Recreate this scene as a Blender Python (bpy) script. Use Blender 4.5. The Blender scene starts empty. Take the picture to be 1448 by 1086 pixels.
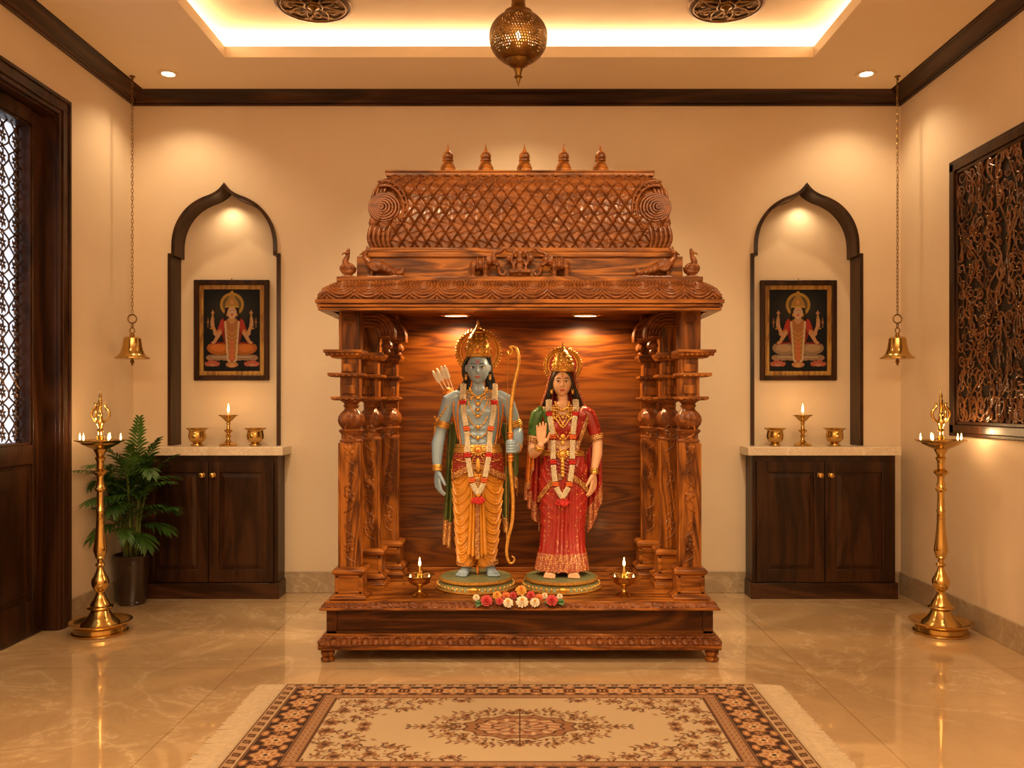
import bpy, bmesh, math, random
import numpy as np
from mathutils import Vector, Matrix
PI = math.pi
SC = bpy.context.scene
COL = SC.collection
RNG = random.Random(7)

# ------------------------------------------------------------------ camera, light, exposure
F, CX, CY, EYE = 1200.0, 735.0, 570.0, 1.125      # focal length and principal point in px (1448 x 1086), eye height in m
cam_data = bpy.data.cameras.new('camera')
cam_data.sensor_width = 36.0
cam_data.lens = 36.0 * F / 1448.0
cam_data.shift_x = (724.0 - CX) / 1448.0
cam_data.shift_y = (CY - 543.0) / 1448.0
cam_data.clip_start = 0.05
cam = bpy.data.objects.new('camera', cam_data)
cam.location = (0, 0, EYE)
cam.rotation_euler = (PI / 2, 0, 0)
COL.objects.link(cam)
SC.camera = cam
SC.view_settings.view_transform = 'Standard'
SC.view_settings.look = 'None'
SC.view_settings.gamma = 1.0
SC.view_settings.use_curve_mapping = False
SC.view_settings.exposure = 0.69
SC.cycles.use_denoising = True
SC.cycles.max_bounces = 7
SC.cycles.diffuse_bounces = 4
SC.cycles.glossy_bounces = 3
SC.cycles.sample_clamp_indirect = 4.0
world = bpy.data.worlds.new('world')
world.use_nodes = True
world.node_tree.nodes['Background'].inputs[0].default_value = (1.0, 0.75, 0.48, 1)
world.node_tree.nodes['Background'].inputs[1].default_value = 0.12
SC.world = world

WARM = (1.0, 0.75, 0.43)
WARMER = (1.0, 0.62, 0.28)
def area(name, loc, rot, sx, sy, power, col=WARM, spread=PI):
    l = bpy.data.lights.new(name, 'AREA'); l.shape = 'RECTANGLE'; l.size = sx; l.size_y = sy
    l.energy = power; l.color = col; l.spread = spread
    o = bpy.data.objects.new(name, l); o.location = loc; o.rotation_euler = rot; COL.objects.link(o); return o
def spot(name, loc, power, col=WARM, angle=110, blend=0.6, radius=0.03, rot=(0, 0, 0), parent=None):
    l = bpy.data.lights.new(name, 'SPOT'); l.energy = power; l.color = col; l.spot_size = math.radians(angle)
    l.spot_blend = blend; l.shadow_soft_size = radius
    o = bpy.data.objects.new(name, l); o.location = loc; o.rotation_euler = rot; COL.objects.link(o)
    if parent is not None: put_under(o, parent)
    return o
def point(name, loc, power, col=WARMER, radius=0.012, parent=None):
    l = bpy.data.lights.new(name, 'POINT'); l.energy = power; l.color = col; l.shadow_soft_size = radius
    o = bpy.data.objects.new(name, l); o.location = loc; COL.objects.link(o)
    if parent is not None: put_under(o, parent)
    return o
XL, XR, YB, YF, ZC, ZU = -2.295, 2.262, 5.04, -1.3, 2.955, 3.13   # room: side walls, back wall, front wall, ceiling, upper ceiling
TX0, TX1, TY0, TY1 = -1.56, 1.555, 1.0, 4.49                      # opening of the tray ceiling
CW = 0.22                                                         # how far the cove runs back above the lip
# cove lighting: strips on the outer side of the hollow above the lip, shining up
COVE = 4.2
COVE_COL = (1.0, 0.90, 0.72)
CQ, CZ = 0.165, 3.072
area('cove_light', (0, TY1 + CQ, CZ), (PI, 0, 0), TX1 - TX0 + .3, 0.03, COVE, COVE_COL)
area('cove_light', (0, TY0 - CQ, CZ), (PI, 0, 0), TX1 - TX0 + .3, 0.03, COVE, COVE_COL)
area('cove_light', (TX0 - CQ, (TY0 + TY1) / 2, CZ), (PI, 0, 0), 0.03, TY1 - TY0 + .3, COVE * 1.12, COVE_COL)
area('cove_light', (TX1 + CQ, (TY0 + TY1) / 2, CZ), (PI, 0, 0), 0.03, TY1 - TY0 + .3, COVE * 1.12, COVE_COL)
# unseen area light added above the camera as general fill for the room
area('room_fill', (0, 0.1, 2.90), (0, 0, 0), 3.2, 1.2, 92, WARM)
# two added spots without fixtures, out of frame, raking the shrine's relief
for x in (-.95, .95): spot('added_beam', (x, 2.45, 3.08), 80, WARM, 62, .6, .035, rot=(math.radians(47), 0, math.radians(18 if x > 0 else -18)))
# ceiling downlights: two seen at the back corners, one behind the pendant, the rest nearer than the frame shows
DOWN_SEEN = [(-1.951, 4.71), (1.923, 4.71), (0.0, 4.575)]
DOWN_REST = [(-1.95, 3.0), (1.92, 3.0), (-1.95, 1.3), (1.92, 1.3)]
for x, y in DOWN_SEEN: spot('downlight_beam', (x, y, 2.943), 13.5 if abs(x) > 1 else 15, WARM, 128, 0.7, 0.03)
for x, y in DOWN_REST: spot('downlight_beam', (x, y, 2.943), 15, WARM, 130, 0.8, 0.04)

# ------------------------------------------------------------------ helpers
ROOTLOC = {}
def root_loc(o):
    p = Vector((0, 0, 0))
    while o is not None:
        p += Vector(o.location); o = o.parent
    return p
def put_under(o, parent):
    o.location = Vector(o.location) - root_loc(parent); o.parent = parent
def W(px, py, Y):
    """a point at distance Y from the eye seen at photo pixel (px, py)"""
    return Vector(((px - CX) * Y / F, Y, EYE + (CY - py) * Y / F))
def tag(o, label=None, cat=None, group=None, kind=None):
    if label: o['label'] = label
    if cat: o['category'] = cat
    if group: o['group'] = group
    if kind: o['kind'] = kind
    return o
def thing(name, loc, label, cat, group=None):
    o = bpy.data.objects.new(name, None); o.location = loc; o.empty_display_size = 0.1
    COL.objects.link(o); return tag(o, label, cat, group)
def copy_tree(o, parent=None):
    c = o.copy(); COL.objects.link(c)
    if parent is not None: c.parent = parent
    for ch in list(o.children): copy_tree(ch, c)
    return c
def vperp(t):
    a = Vector((0, 0, 1)) if abs(t.z) < 0.9 else Vector((1, 0, 0))
    n = t.cross(a).normalized(); return n

class MB:
    """collects shapes and links them as one mesh object"""
    def __init__(s): s.v = []; s.f = []; s.m = []; s.mx = 1.0; s.cur = 0
    def add(s, vs, fs):
        o = len(s.v); s.v.extend([(float(a[0]) * s.mx, float(a[1]), float(a[2])) for a in vs])
        s.f.extend([tuple(i + o for i in f) for f in fs]); s.m.extend([s.cur] * len(fs)); return s
    def box(s, x0, x1, y0, y1, z0, z1):
        vs = [(x, y, z) for z in (z0, z1) for y in (y0, y1) for x in (x0, x1)]
        return s.add(vs, [(0, 2, 3, 1), (4, 5, 7, 6), (0, 1, 5, 4), (2, 6, 7, 3), (0, 4, 6, 2), (1, 3, 7, 5)])
    def frustum(s, a, b):
        """a, b = (x0,x1,y0,y1,z) lower and upper rectangles"""
        vs = []
        for (x0, x1, y0, y1, z) in (a, b): vs += [(x, y, z) for y in (y0, y1) for x in (x0, x1)]
        return s.add(vs, [(0, 2, 3, 1), (4, 5, 7, 6), (0, 1, 5, 4), (2, 6, 7, 3), (0, 4, 6, 2), (1, 3, 7, 5)])
    def steps(s, cx, cy, prof):
        """square lathe: prof = [(half, z)...] or [(hx, hy, z)...]"""
        vs = []; fs = []
        for p in prof:
            hx, hy, z = p if len(p) == 3 else (p[0], p[0], p[1])
            vs += [(cx - hx, cy - hy, z), (cx + hx, cy - hy, z), (cx + hx, cy + hy, z), (cx - hx, cy + hy, z)]
        for i in range(len(prof) - 1):
            for k in range(4): fs.append((i * 4 + k, i * 4 + (k + 1) % 4, i * 4 + 4 + (k + 1) % 4, i * 4 + 4 + k))
        fs.append((3, 2, 1, 0)); n = len(prof) * 4; fs.append((n - 4, n - 3, n - 2, n - 1))
        return s.add(vs, fs)
    def lathe(s, c, prof, n=32, mod=None, axis='z', sy=1.0):
        vs = []; fs = []
        for i, (r, z) in enumerate(prof):
            for k in range(n):
                t = 2 * PI * k / n
                rr = r * (mod(t, z) if mod else 1.0)
                p = (rr * math.cos(t), rr * math.sin(t) * sy, z)
                if axis == 'y': p = (p[0], z, p[1])
                if axis == 'x': p = (z, p[0], p[1])
                vs.append((c[0] + p[0], c[1] + p[1], c[2] + p[2]))
        for i in range(len(prof) - 1):
            for k in range(n): fs.append((i * n + k, i * n + (k + 1) % n, (i + 1) * n + (k + 1) % n, (i + 1) * n + k))
        fs.append(tuple(range(n - 1, -1, -1))); fs.append(tuple((len(prof) - 1) * n + k for k in range(n)))
        return s.add(vs, fs)
    def ball(s, c, r, nu=12, nv=8):
        rx, ry, rz = (r, r, r) if not hasattr(r, '__len__') else r
        vs = [(c[0], c[1], c[2] - rz)]; fs = []
        for j in range(1, nv):
            ph = -PI / 2 + PI * j / nv
            for i in range(nu):
                t = 2 * PI * i / nu
                vs.append((c[0] + rx * math.cos(ph) * math.cos(t), c[1] + ry * math.cos(ph) * math.sin(t), c[2] + rz * math.sin(ph)))
        vs.append((c[0], c[1], c[2] + rz)); top = len(vs) - 1
        for i in range(nu): fs.append((0, 1 + (i + 1) % nu, 1 + i))
        for j in range(nv - 2):
            for i in range(nu):
                a = 1 + j * nu + i; b = 1 + j * nu + (i + 1) % nu
                fs.append((a, b, b + nu, a + nu))
        for i in range(nu): fs.append((top, top - nu + i, top - nu + (i + 1) % nu))
        return s.add(vs, fs)
    def tube(s, pts, rad, n=8, flat=None, cap=True):
        """tube through pts; rad a number or list; flat=(w,h) elliptic section with h along 'flat axis' y"""
        P = [Vector(p) for p in pts]; m = len(P)
        R = rad if hasattr(rad, '__len__') else [rad] * m
        T = []
        for i in range(m):
            t = P[min(i + 1, m - 1)] - P[max(i - 1, 0)]
            T.append(t.normalized() if t.length > 1e-9 else Vector((0, 0, 1)))
        nrm = vperp(T[0]); rings = []
        seq = []
        if cap:
            for a in (0.35, 0.75): seq.append((P[0] - T[0] * R[0] * math.cos(a * PI / 2) * 1.0, R[0] * math.sin(a * PI / 2), T[0]))
        for i in range(m): seq.append((P[i], R[i], T[i]))
        if cap:
            for a in (0.75, 0.35): seq.append((P[-1] + T[-1] * R[-1] * math.cos(a * PI / 2), R[-1] * math.sin(a * PI / 2), T[-1]))
        vs = []; fs = []
        for (p, r, t) in seq:
            nrm = (nrm - t * nrm.dot(t)); nrm = nrm.normalized() if nrm.length > 1e-6 else vperp(t)
            b = t.cross(nrm)
            for k in range(n):
                a = 2 * PI * k / n
                vs.append(p + nrm * (r * math.cos(a)) + b * (r * math.sin(a)))
        q = len(seq)
        for i in range(q - 1):
            for k in range(n): fs.append((i * n + k, i * n + (k + 1) % n, (i + 1) * n + (k + 1) % n, (i + 1) * n + k))
        fs.append(tuple(range(n - 1, -1, -1))); fs.append(tuple((q - 1) * n + k for k in range(n)))
        return s.add(vs, fs)
    def torus(s, c, R, r, axis=(0, 0, 1), n=24, m=8, sx=1.0, sy=1.0):
        ax = Vector(axis).normalized(); u = vperp(ax); w = ax.cross(u)
        vs = []; fs = []
        for i in range(n):
            a = 2 * PI * i / n
            d = u * (math.cos(a) * sx) + w * (math.sin(a) * sy)
            dn = d.normalized()
            for k in range(m):
                b = 2 * PI * k / m
                vs.append(Vector(c) + d * R + dn * (r * math.cos(b)) + ax * (r * math.sin(b)))
        for i in range(n):
            for k in range(m): fs.append((i * m + k, ((i + 1) % n) * m + k, ((i + 1) % n) * m + (k + 1) % m, i * m + (k + 1) % m))
        return s.add(vs, fs)
    def grid(s, P, close_u=False):
        """P: array nv x nu x 3"""
        nv, nu = P.shape[:2]; fs = []
        for j in range(nv - 1):
            for i in range(nu if close_u else nu - 1):
                i2 = (i + 1) % nu
                fs.append((j * nu + i, j * nu + i2, (j + 1) * nu + i2, (j + 1) * nu + i))
        return s.add(P.reshape(-1, 3), fs)
    def prism(s, outline, y0, y1):
        """outline [(x,z)] extruded along y"""
        n = len(outline); vs = [(x, y0, z) for x, z in outline] + [(x, y1, z) for x, z in outline]
        fs = [tuple(range(n)), tuple(range(2 * n - 1, n - 1, -1))] + [(i, i + n, (i + 1) % n + n, (i + 1) % n) for i in range(n)]
        return s.add(vs, fs)
    def build(s, name, mat, parent=None, smooth=True, angle=38, bevel=0, seg=2, remesh=0, smooth_it=0, solid=0, norm=True, subsurf=0, label=None):
        me = bpy.data.meshes.new(name)
        o0 = root_loc(parent) if parent is not None else Vector((0, 0, 0))
        V = np.array(s.v, dtype=np.float64) - np.array(o0)
        me.from_pydata(V.tolist(), [], s.f)
        mats = mat if isinstance(mat, (list, tuple)) else [mat]
        for m_ in mats: me.materials.append(m_)
        if len(mats) > 1: me.polygons.foreach_set('material_index', s.m)
        if norm and len(s.f) < 60000:
            bm = bmesh.new(); bm.from_mesh(me); bmesh.ops.recalc_face_normals(bm, faces=bm.faces); bm.to_mesh(me); bm.free()
        if smooth:
            me.polygons.foreach_set('use_smooth', [True] * len(me.polygons))
            if not remesh and not subsurf: me.set_sharp_from_angle(angle=math.radians(angle))
        me.update()
        o = bpy.data.objects.new(name, me); COL.objects.link(o)
        if parent is not None: o.parent = parent
        if bevel:
            b = o.modifiers.new('bevel', 'BEVEL'); b.width = bevel; b.segments = seg; b.limit_method = 'ANGLE'; b.angle_limit = math.radians(40)
            b.harden_normals = False
        if solid:
            b = o.modifiers.new('thickness', 'SOLIDIFY'); b.thickness = solid; b.offset = 0
        if remesh:
            b = o.modifiers.new('remesh', 'REMESH'); b.mode = 'VOXEL'; b.voxel_size = remesh; b.use_smooth_shade = True
        if smooth_it:
            b = o.modifiers.new('smooth', 'SMOOTH'); b.factor = 0.5; b.iterations = smooth_it
        if subsurf:
            b = o.modifiers.new('subsurf', 'SUBSURF'); b.levels = subsurf; b.render_levels = subsurf
        if label: o['label'] = label
        return o

def catmull(pts, n=8, closed=False):
    P = [Vector(p) for p in pts]; out = []; m = len(P)
    if closed:
        rng_ = range(m); g = lambda i: P[i % m]
    else:
        rng_ = range(m - 1); g = lambda i: P[max(0, min(m - 1, i))]
    for i in rng_:
        a, b, c, d = g(i - 1), g(i), g(i + 1), g(i + 2)
        for k in range(n):
            t = k / n
            out.append(0.5 * ((2 * b) + (c - a) * t + (2 * a - 5 * b + 4 * c - d) * t * t + (3 * b - a - 3 * c + d) * t ** 3))
    if not closed: out.append(P[-1])
    return out

# ------------------------------------------------------------------ materials
def new_mat(name):
    m = bpy.data.materials.new(name); m.use_nodes = True
    nt = m.node_tree; return m, nt, nt.nodes['Principled BSDF']
def nd(nt, typ, **kw):
    n = nt.nodes.new(typ)
    for k, v in kw.items(): setattr(n, k, v)
    return n
def ramp(nt, src, stops):
    r = nt.nodes.new('ShaderNodeValToRGB'); nt.links.new(src, r.inputs[0])
    e = r.color_ramp.elements
    while len(e) < len(stops): e.new(0.5)
    for i, (p, c) in enumerate(stops): e[i].position = p; e[i].color = (*c, 1) if len(c) == 3 else c
    return r
def coords(nt, scale=(1, 1, 1), kind='Object', rot=(0, 0, 0)):
    t = nt.nodes.new('ShaderNodeTexCoord'); mp = nt.nodes.new('ShaderNodeMapping')
    nt.links.new(t.outputs[kind], mp.inputs[0]); mp.inputs['Scale'].default_value = scale; mp.inputs['Rotation'].default_value = rot
    return mp.outputs[0]
def noise(nt, vec, scale, detail=4, rough=0.55, dist=0.0):
    n = nt.nodes.new('ShaderNodeTexNoise'); nt.links.new(vec, n.inputs['Vector'])
    n.inputs['Scale'].default_value = scale; n.inputs['Detail'].default_value = detail
    n.inputs['Roughness'].default_value = rough; n.inputs['Distortion'].default_value = dist; return n.outputs[0]
def bump(nt, b, src, strength, dist=0.01):
    n = nt.nodes.new('ShaderNodeBump'); n.inputs['Strength'].default_value = strength; n.inputs['Distance'].default_value = dist
    nt.links.new(src, n.inputs['Height']); nt.links.new(n.outputs[0], b.inputs['Normal']); return n
def mixc(nt, fac, a, b, mode='MIX'):
    n = nt.nodes.new('ShaderNodeMix'); n.data_type = 'RGBA'; n.blend_type = mode
    if isinstance(fac, (int, float)): n.inputs[0].default_value = fac
    else: nt.links.new(fac, n.inputs[0])
    for i, c in ((6, a), (7, b)):
        if isinstance(c, tuple): n.inputs[i].default_value = (*c, 1)
        else: nt.links.new(c, n.inputs[i])
    return n.outputs[2]
def simple(name, col, rough=0.5, metal=0.0, var=0.12, vscale=30, bmp=0.0, bscale=80, coat=0.0, spec=0.5):
    m, nt, b = new_mat(name)
    vec = coords(nt)
    n = noise(nt, vec, vscale, 3)
    lo = tuple(c * (1 - var) for c in col); hi = tuple(min(1, c * (1 + var)) for c in col)
    r = ramp(nt, n, [(0.3, lo), (0.7, hi)])
    nt.links.new(r.outputs[0], b.inputs['Base Color'])
    b.inputs['Roughness'].default_value = rough; b.inputs['Metallic'].default_value = metal
    b.inputs['Coat Weight'].default_value = coat; b.inputs['Coat Roughness'].default_value = 0.12
    b.inputs['Specular IOR Level'].default_value = spec
    if bmp: bump(nt, b, noise(nt, vec, bscale, 3), bmp, 0.002)
    return m
def wood(name, dark, mid, light, axis='x', scale=1.0, rough=0.32, coat=0.25, contrast=1.0, bmp=0.08, rings=5.0, st_=0.16, dist=0.9):
    m, nt, b = new_mat(name)
    st = {'x': (st_, 1, 1), 'y': (1, st_, 1), 'z': (1, 1, st_)}[axis]
    vec = coords(nt, tuple(a * scale for a in st))
    n1 = noise(nt, vec, 3.2, 3, 0.5, dist)
    mul = nd(nt, 'ShaderNodeMath', operation='MULTIPLY'); nt.links.new(n1, mul.inputs[0]); mul.inputs[1].default_value = rings
    fr = nd(nt, 'ShaderNodeMath', operation='PINGPONG'); nt.links.new(mul.outputs[0], fr.inputs[0]); fr.inputs[1].default_value = 0.5
    st2 = {'x': (0.03, 1, 1), 'y': (1, 0.03, 1), 'z': (1, 1, 0.03)}[axis]
    vec2 = coords(nt, tuple(a * scale for a in st2))
    n2 = noise(nt, vec2, 130, 4, 0.6)
    n3 = noise(nt, vec, 1.6, 2, 0.5)
    add = nd(nt, 'ShaderNodeMath', operation='ADD'); nt.links.new(fr.outputs[0], add.inputs[0])
    m2 = nd(nt, 'ShaderNodeMath', operation='MULTIPLY'); nt.links.new(n2, m2.inputs[0]); m2.inputs[1].default_value = 0.55
    nt.links.new(m2.outputs[0], add.inputs[1])
    add2 = nd(nt, 'ShaderNodeMath', operation='ADD'); nt.links.new(add.outputs[0], add2.inputs[0])
    m3 = nd(nt, 'ShaderNodeMath', operation='MULTIPLY'); nt.links.new(n3, m3.inputs[0]); m3.inputs[1].default_value = 0.5
    nt.links.new(m3.outputs[0], add2.inputs[1])
    c = 0.22 / contrast
    r = ramp(nt, add2.outputs[0], [(0.78 - c * 1.5, dark), (0.78 - c * .3, mid), (0.78 + c * 1.3, light)])
    nt.links.new(r.outputs[0], b.inputs['Base Color'])
    b.inputs['Roughness'].default_value = rough
    b.inputs['Coat Weight'].default_value = coat * .7; b.inputs['Coat Roughness'].default_value = 0.18; b.inputs['Specular IOR Level'].default_value = 0.22
    bump(nt, b, add.outputs[0], bmp, 0.002)
    return m
def emit(name, col, strength):
    m = bpy.data.materials.new(name); m.use_nodes = True; nt = m.node_tree; nt.nodes.clear()
    e = nt.nodes.new('ShaderNodeEmission'); o = nt.nodes.new('ShaderNodeOutputMaterial')
    e.inputs[0].default_value = (*col, 1); e.inputs[1].default_value = strength
    nt.links.new(e.outputs[0], o.inputs[0]); return m
def painted(name, rough=0.6, coat=0.0, bmp=0.0, bscale=400):
    """colours held per vertex of the thing itself (a woven rug, a painting)"""
    m, nt, b = new_mat(name)
    a = nt.nodes.new('ShaderNodeVertexColor'); a.layer_name = 'paint'
    nt.links.new(a.outputs[0], b.inputs['Base Color']); b.inputs['Roughness'].default_value = rough
    b.inputs['Coat Weight'].default_value = coat; b.inputs['Coat Roughness'].default_value = 0.08
    if bmp: bump(nt, b, noise(nt, coords(nt), bscale, 2), bmp, 0.002)
    return m

M = {}
def plaster():
    m, nt, b = new_mat('cream_plaster')
    vec = coords(nt)
    n = noise(nt, vec, 1.4, 5, 0.6, 0.4); n2 = noise(nt, vec, 28, 4, 0.6)
    r = ramp(nt, n, [(0.3, (0.70, 0.55, 0.40)), (0.7, (0.76, 0.61, 0.45))])
    nt.links.new(r.outputs[0], b.inputs['Base Color']); b.inputs['Roughness'].default_value = 0.75
    b.inputs['Specular IOR Level'].default_value = 0.3
    bump(nt, b, n2, 0.12, 0.004); return m
M['wall'] = plaster()
M['ceiling'] = simple('ceiling_paint', (0.86, 0.71, 0.53), 0.85, var=0.03, vscale=1.5, bmp=0.05, bscale=30, spec=0.2)
def marble(name, base, vein, hi, rough, tiles=None, vs=1.0):
    m, nt, b = new_mat(name)
    vec = coords(nt, (1, 1, 1))
    n = noise(nt, vec, 1.1 * vs, 6, 0.62, 1.6)
    big = noise(nt, vec, 0.6 * vs, 3, 0.5, 0.3)
    r1 = ramp(nt, big, [(0.3, tuple(c * .86 for c in base)), (0.7, base)])
    # thin light veins where the noise crosses its middle value
    sub = nd(nt, 'ShaderNodeMath', operation='SUBTRACT'); nt.links.new(n, sub.inputs[0]); sub.inputs[1].default_value = 0.5
    ab = nd(nt, 'ShaderNodeMath', operation='ABSOLUTE'); nt.links.new(sub.outputs[0], ab.inputs[0])
    r2 = ramp(nt, ab.outputs[0], [(0.0, (.85, .85, .85)), (0.012, (0.25, 0.25, 0.25)), (0.05, (0, 0, 0))])
    c1 = mixc(nt, r2.outputs[0], r1.outputs[0], hi)
    n2 = noise(nt, vec, 2.3 * vs, 6, 0.65, 2.2)
    sub2 = nd(nt, 'ShaderNodeMath', operation='SUBTRACT'); nt.links.new(n2, sub2.inputs[0]); sub2.inputs[1].default_value = 0.5
    ab2 = nd(nt, 'ShaderNodeMath', operation='ABSOLUTE'); nt.links.new(sub2.outputs[0], ab2.inputs[0])
    r3 = ramp(nt, ab2.outputs[0], [(0.0, (.55, .55, .55)), (0.03, (0.15, 0.15, 0.15)), (0.09, (0, 0, 0))])
    c2 = mixc(nt, r3.outputs[0], c1, vein)
    if tiles:
        br = nt.nodes.new('ShaderNodeTexBrick'); br.offset = 0.0; br.squash = 1.0
        v2 = coords(nt, (1, 1, 1)); nt.links.new(v2, br.inputs['Vector'])
        br.inputs['Scale'].default_value = 1.0; br.inputs['Mortar Size'].default_value = 0.0022; br.inputs['Mortar Smooth'].default_value = 0.2
        br.inputs['Brick Width'].default_value = tiles; br.inputs['Row Height'].default_value = tiles
        br.inputs['Color1'].default_value = (1, 1, 1, 1); br.inputs['Color2'].default_value = (0.93, 0.93, 0.93, 1)
        br.inputs['Mortar'].default_value = (0.62, 0.55, 0.47, 1)
        c2 = mixc(nt, 1.0, c2, br.outputs[0], 'MULTIPLY')
    nt.links.new(c2, b.inputs['Base Color'])
    b.inputs['Roughness'].default_value = rough
    return m
M['floor'] = marble('polished_beige_marble', (0.66, 0.445, 0.245), (0.53, 0.345, 0.185), (0.82, 0.61, 0.38), 0.05, 1.2)
M['skirting'] = marble('skirting_marble', (0.42, 0.31, 0.20), (0.30, 0.21, 0.14), (0.56, 0.44, 0.31), 0.25, None, 2.0)
M['floor'].node_tree.nodes['Principled BSDF'].inputs['Coat Weight'].default_value = 0.8
M['floor'].node_tree.nodes['Principled BSDF'].inputs['Coat Roughness'].default_value = 0.03
M['slab'] = marble('counter_marble', (0.78, 0.64, 0.48), (0.55, 0.40, 0.27), (0.88, 0.78, 0.64), 0.25, None, 4.0)
M['dark_x'] = wood('walnut_across', (0.012, 0.004, 0.0014), (0.030, 0.010, 0.0032), (0.065, 0.023, 0.008), 'x', 1.2, 0.33, 0.18)
M['dark_y'] = wood('walnut_deep', (0.012, 0.004, 0.0014), (0.030, 0.010, 0.0032), (0.065, 0.023, 0.008), 'y', 1.2, 0.33, 0.18)
M['dark_z'] = wood('walnut_upright', (0.013, 0.0042, 0.0014), (0.028, 0.0092, 0.003), (0.050, 0.0175, 0.006), 'z', 1.6, 0.36, 0.12)
TK = ((0.044, 0.0095, 0.0012), (0.155, 0.044, 0.006), (0.32, 0.104, 0.015))
M['teak_x'] = wood('teak_across', *TK, 'x', 3.0, 0.34, 0.22, 1.0)
M['teak_z'] = wood('teak_upright', *TK, 'z', 3.0, 0.34, 0.22, 1.0)
M['teak_y'] = wood('teak_deep', *TK, 'y', 3.0, 0.34, 0.22, 1.0)
M['carved'] = wood('carved_teak', (0.058, 0.015, 0.003), (0.125, 0.034, 0.007), (0.21, 0.064, 0.014), 'x', 5.0, 0.34, 0.28, 0.6)
M['panel'] = wood('teak_back_panel', (0.030, 0.0056, 0.0005), (0.088, 0.021, 0.0013), (0.15, 0.042, 0.0025), 'x', 2.6, 0.42, 0.06, 0.9, rings=9, st_=0.09, dist=0.5)
M['dark_teak'] = wood('dark_teak', (0.028, 0.007, 0.001), (0.062, 0.017, 0.003), (0.12, 0.036, 0.006), 'x', 2.2, 0.36, 0.15)
M['brass'] = simple('polished_brass', (0.62, 0.40, 0.13), 0.20, 1.0, 0.10, 12, 0.03, 60)
M['brass_old'] = simple('aged_brass', (0.21, 0.115, 0.036), 0.32, 1.0, 0.35, 25, 0.15, 120)
M['bronze'] = simple('dark_bronze', (0.13, 0.065, 0.025), 0.40, 0.9, 0.4, 20, 0.15, 90)
M['flame'] = emit('flame_glow', (1.0, 0.50, 0.14), 22)
M['strip'] = emit('led_strip_glow', (1.0, 0.78, 0.50), 9)
M['bulb'] = emit('bulb_glow', (1.0, 0.70, 0.36), 60)
M['lamp_disc'] = emit('lamp_disc_glow', (1.0, 0.78, 0.50), 14)
M['white_trim'] = simple('lamp_ring_paint', (0.80, 0.66, 0.48), 0.4)
M['wick'] = simple('cotton_wick', (0.7, 0.5, 0.3), 0.8)
# ------------------------------------------------------------------ the room
def struct(mb, name, mat, parent=None, **kw):
    o = mb.build(name, mat, parent, **kw)
    if parent is None: tag(o, kind='structure')
    return o
m = MB(); m.box(XL - .3, XR + .2, YF - .2, YB + .35, -0.1, 0.0); struct(m, 'floor', M['floor'], smooth=False)

# niches cut in the back wall
NDEPTH = 0.135
NICHES = [(-1.752, 'left'), (1.701, 'right')]
ARCH = [(0.333, 0.873), (0.333, 2.012), (0.305, 2.012), (0.304, 2.10), (0.288, 2.175), (0.254, 2.246), (0.205, 2.302), (0.140, 2.345), (0.080, 2.367), (0.035, 2.395), (0.0, 2.432)]
def arch_outline(cx, inset=0.0):
    """closed outline (x, z) of the opening, counter-clockwise from bottom right"""
    right = [(0.333, 0.873), (0.333, 2.012), (0.312, 2.012)]
    cur = catmull([(0.312, 0, 2.012), (0.309, 0, 2.10), (0.290, 0, 2.178), (0.252, 0, 2.247), (0.200, 0, 2.302), (0.138, 0, 2.340), (0.078, 0, 2.364), (0.034, 0, 2.392), (0.0, 0, 2.432)], 4)
    pts = right + [(p.x, p.z) for p in cur[1:]]
    res = []
    for (x, z) in pts:
        res.append((max(0, x - inset), z if x > 0.001 else z - inset * 1.5))
    if inset:
        res = []
        n = len(pts)
        for i, (x, z) in enumerate(pts):
            a = Vector(pts[max(0, i - 1)]); b_ = Vector(pts[min(n - 1, i + 1)])
            t = (b_ - a).normalized() if (b_ - a).length > 0 else Vector((0, 1))
            nx, nz = -t.y, t.x
            if i == 0: nx, nz = -1, 0
            if i == 1: nx, nz = -1, -.6
            if i == 2: nx, nz = -1, -.6
            if i == n - 1: nx, nz = 0, -1.5
            res.append((max(0.0, x + nx * inset), z + nz * inset))
        res[-1] = (0.0, res[-1][1])
    left = [(-x, z) for (x, z) in reversed(res[:-1])]
    return [(cx + x, z) for x, z in res] + [(cx + x, z) for x, z in left]
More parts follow.
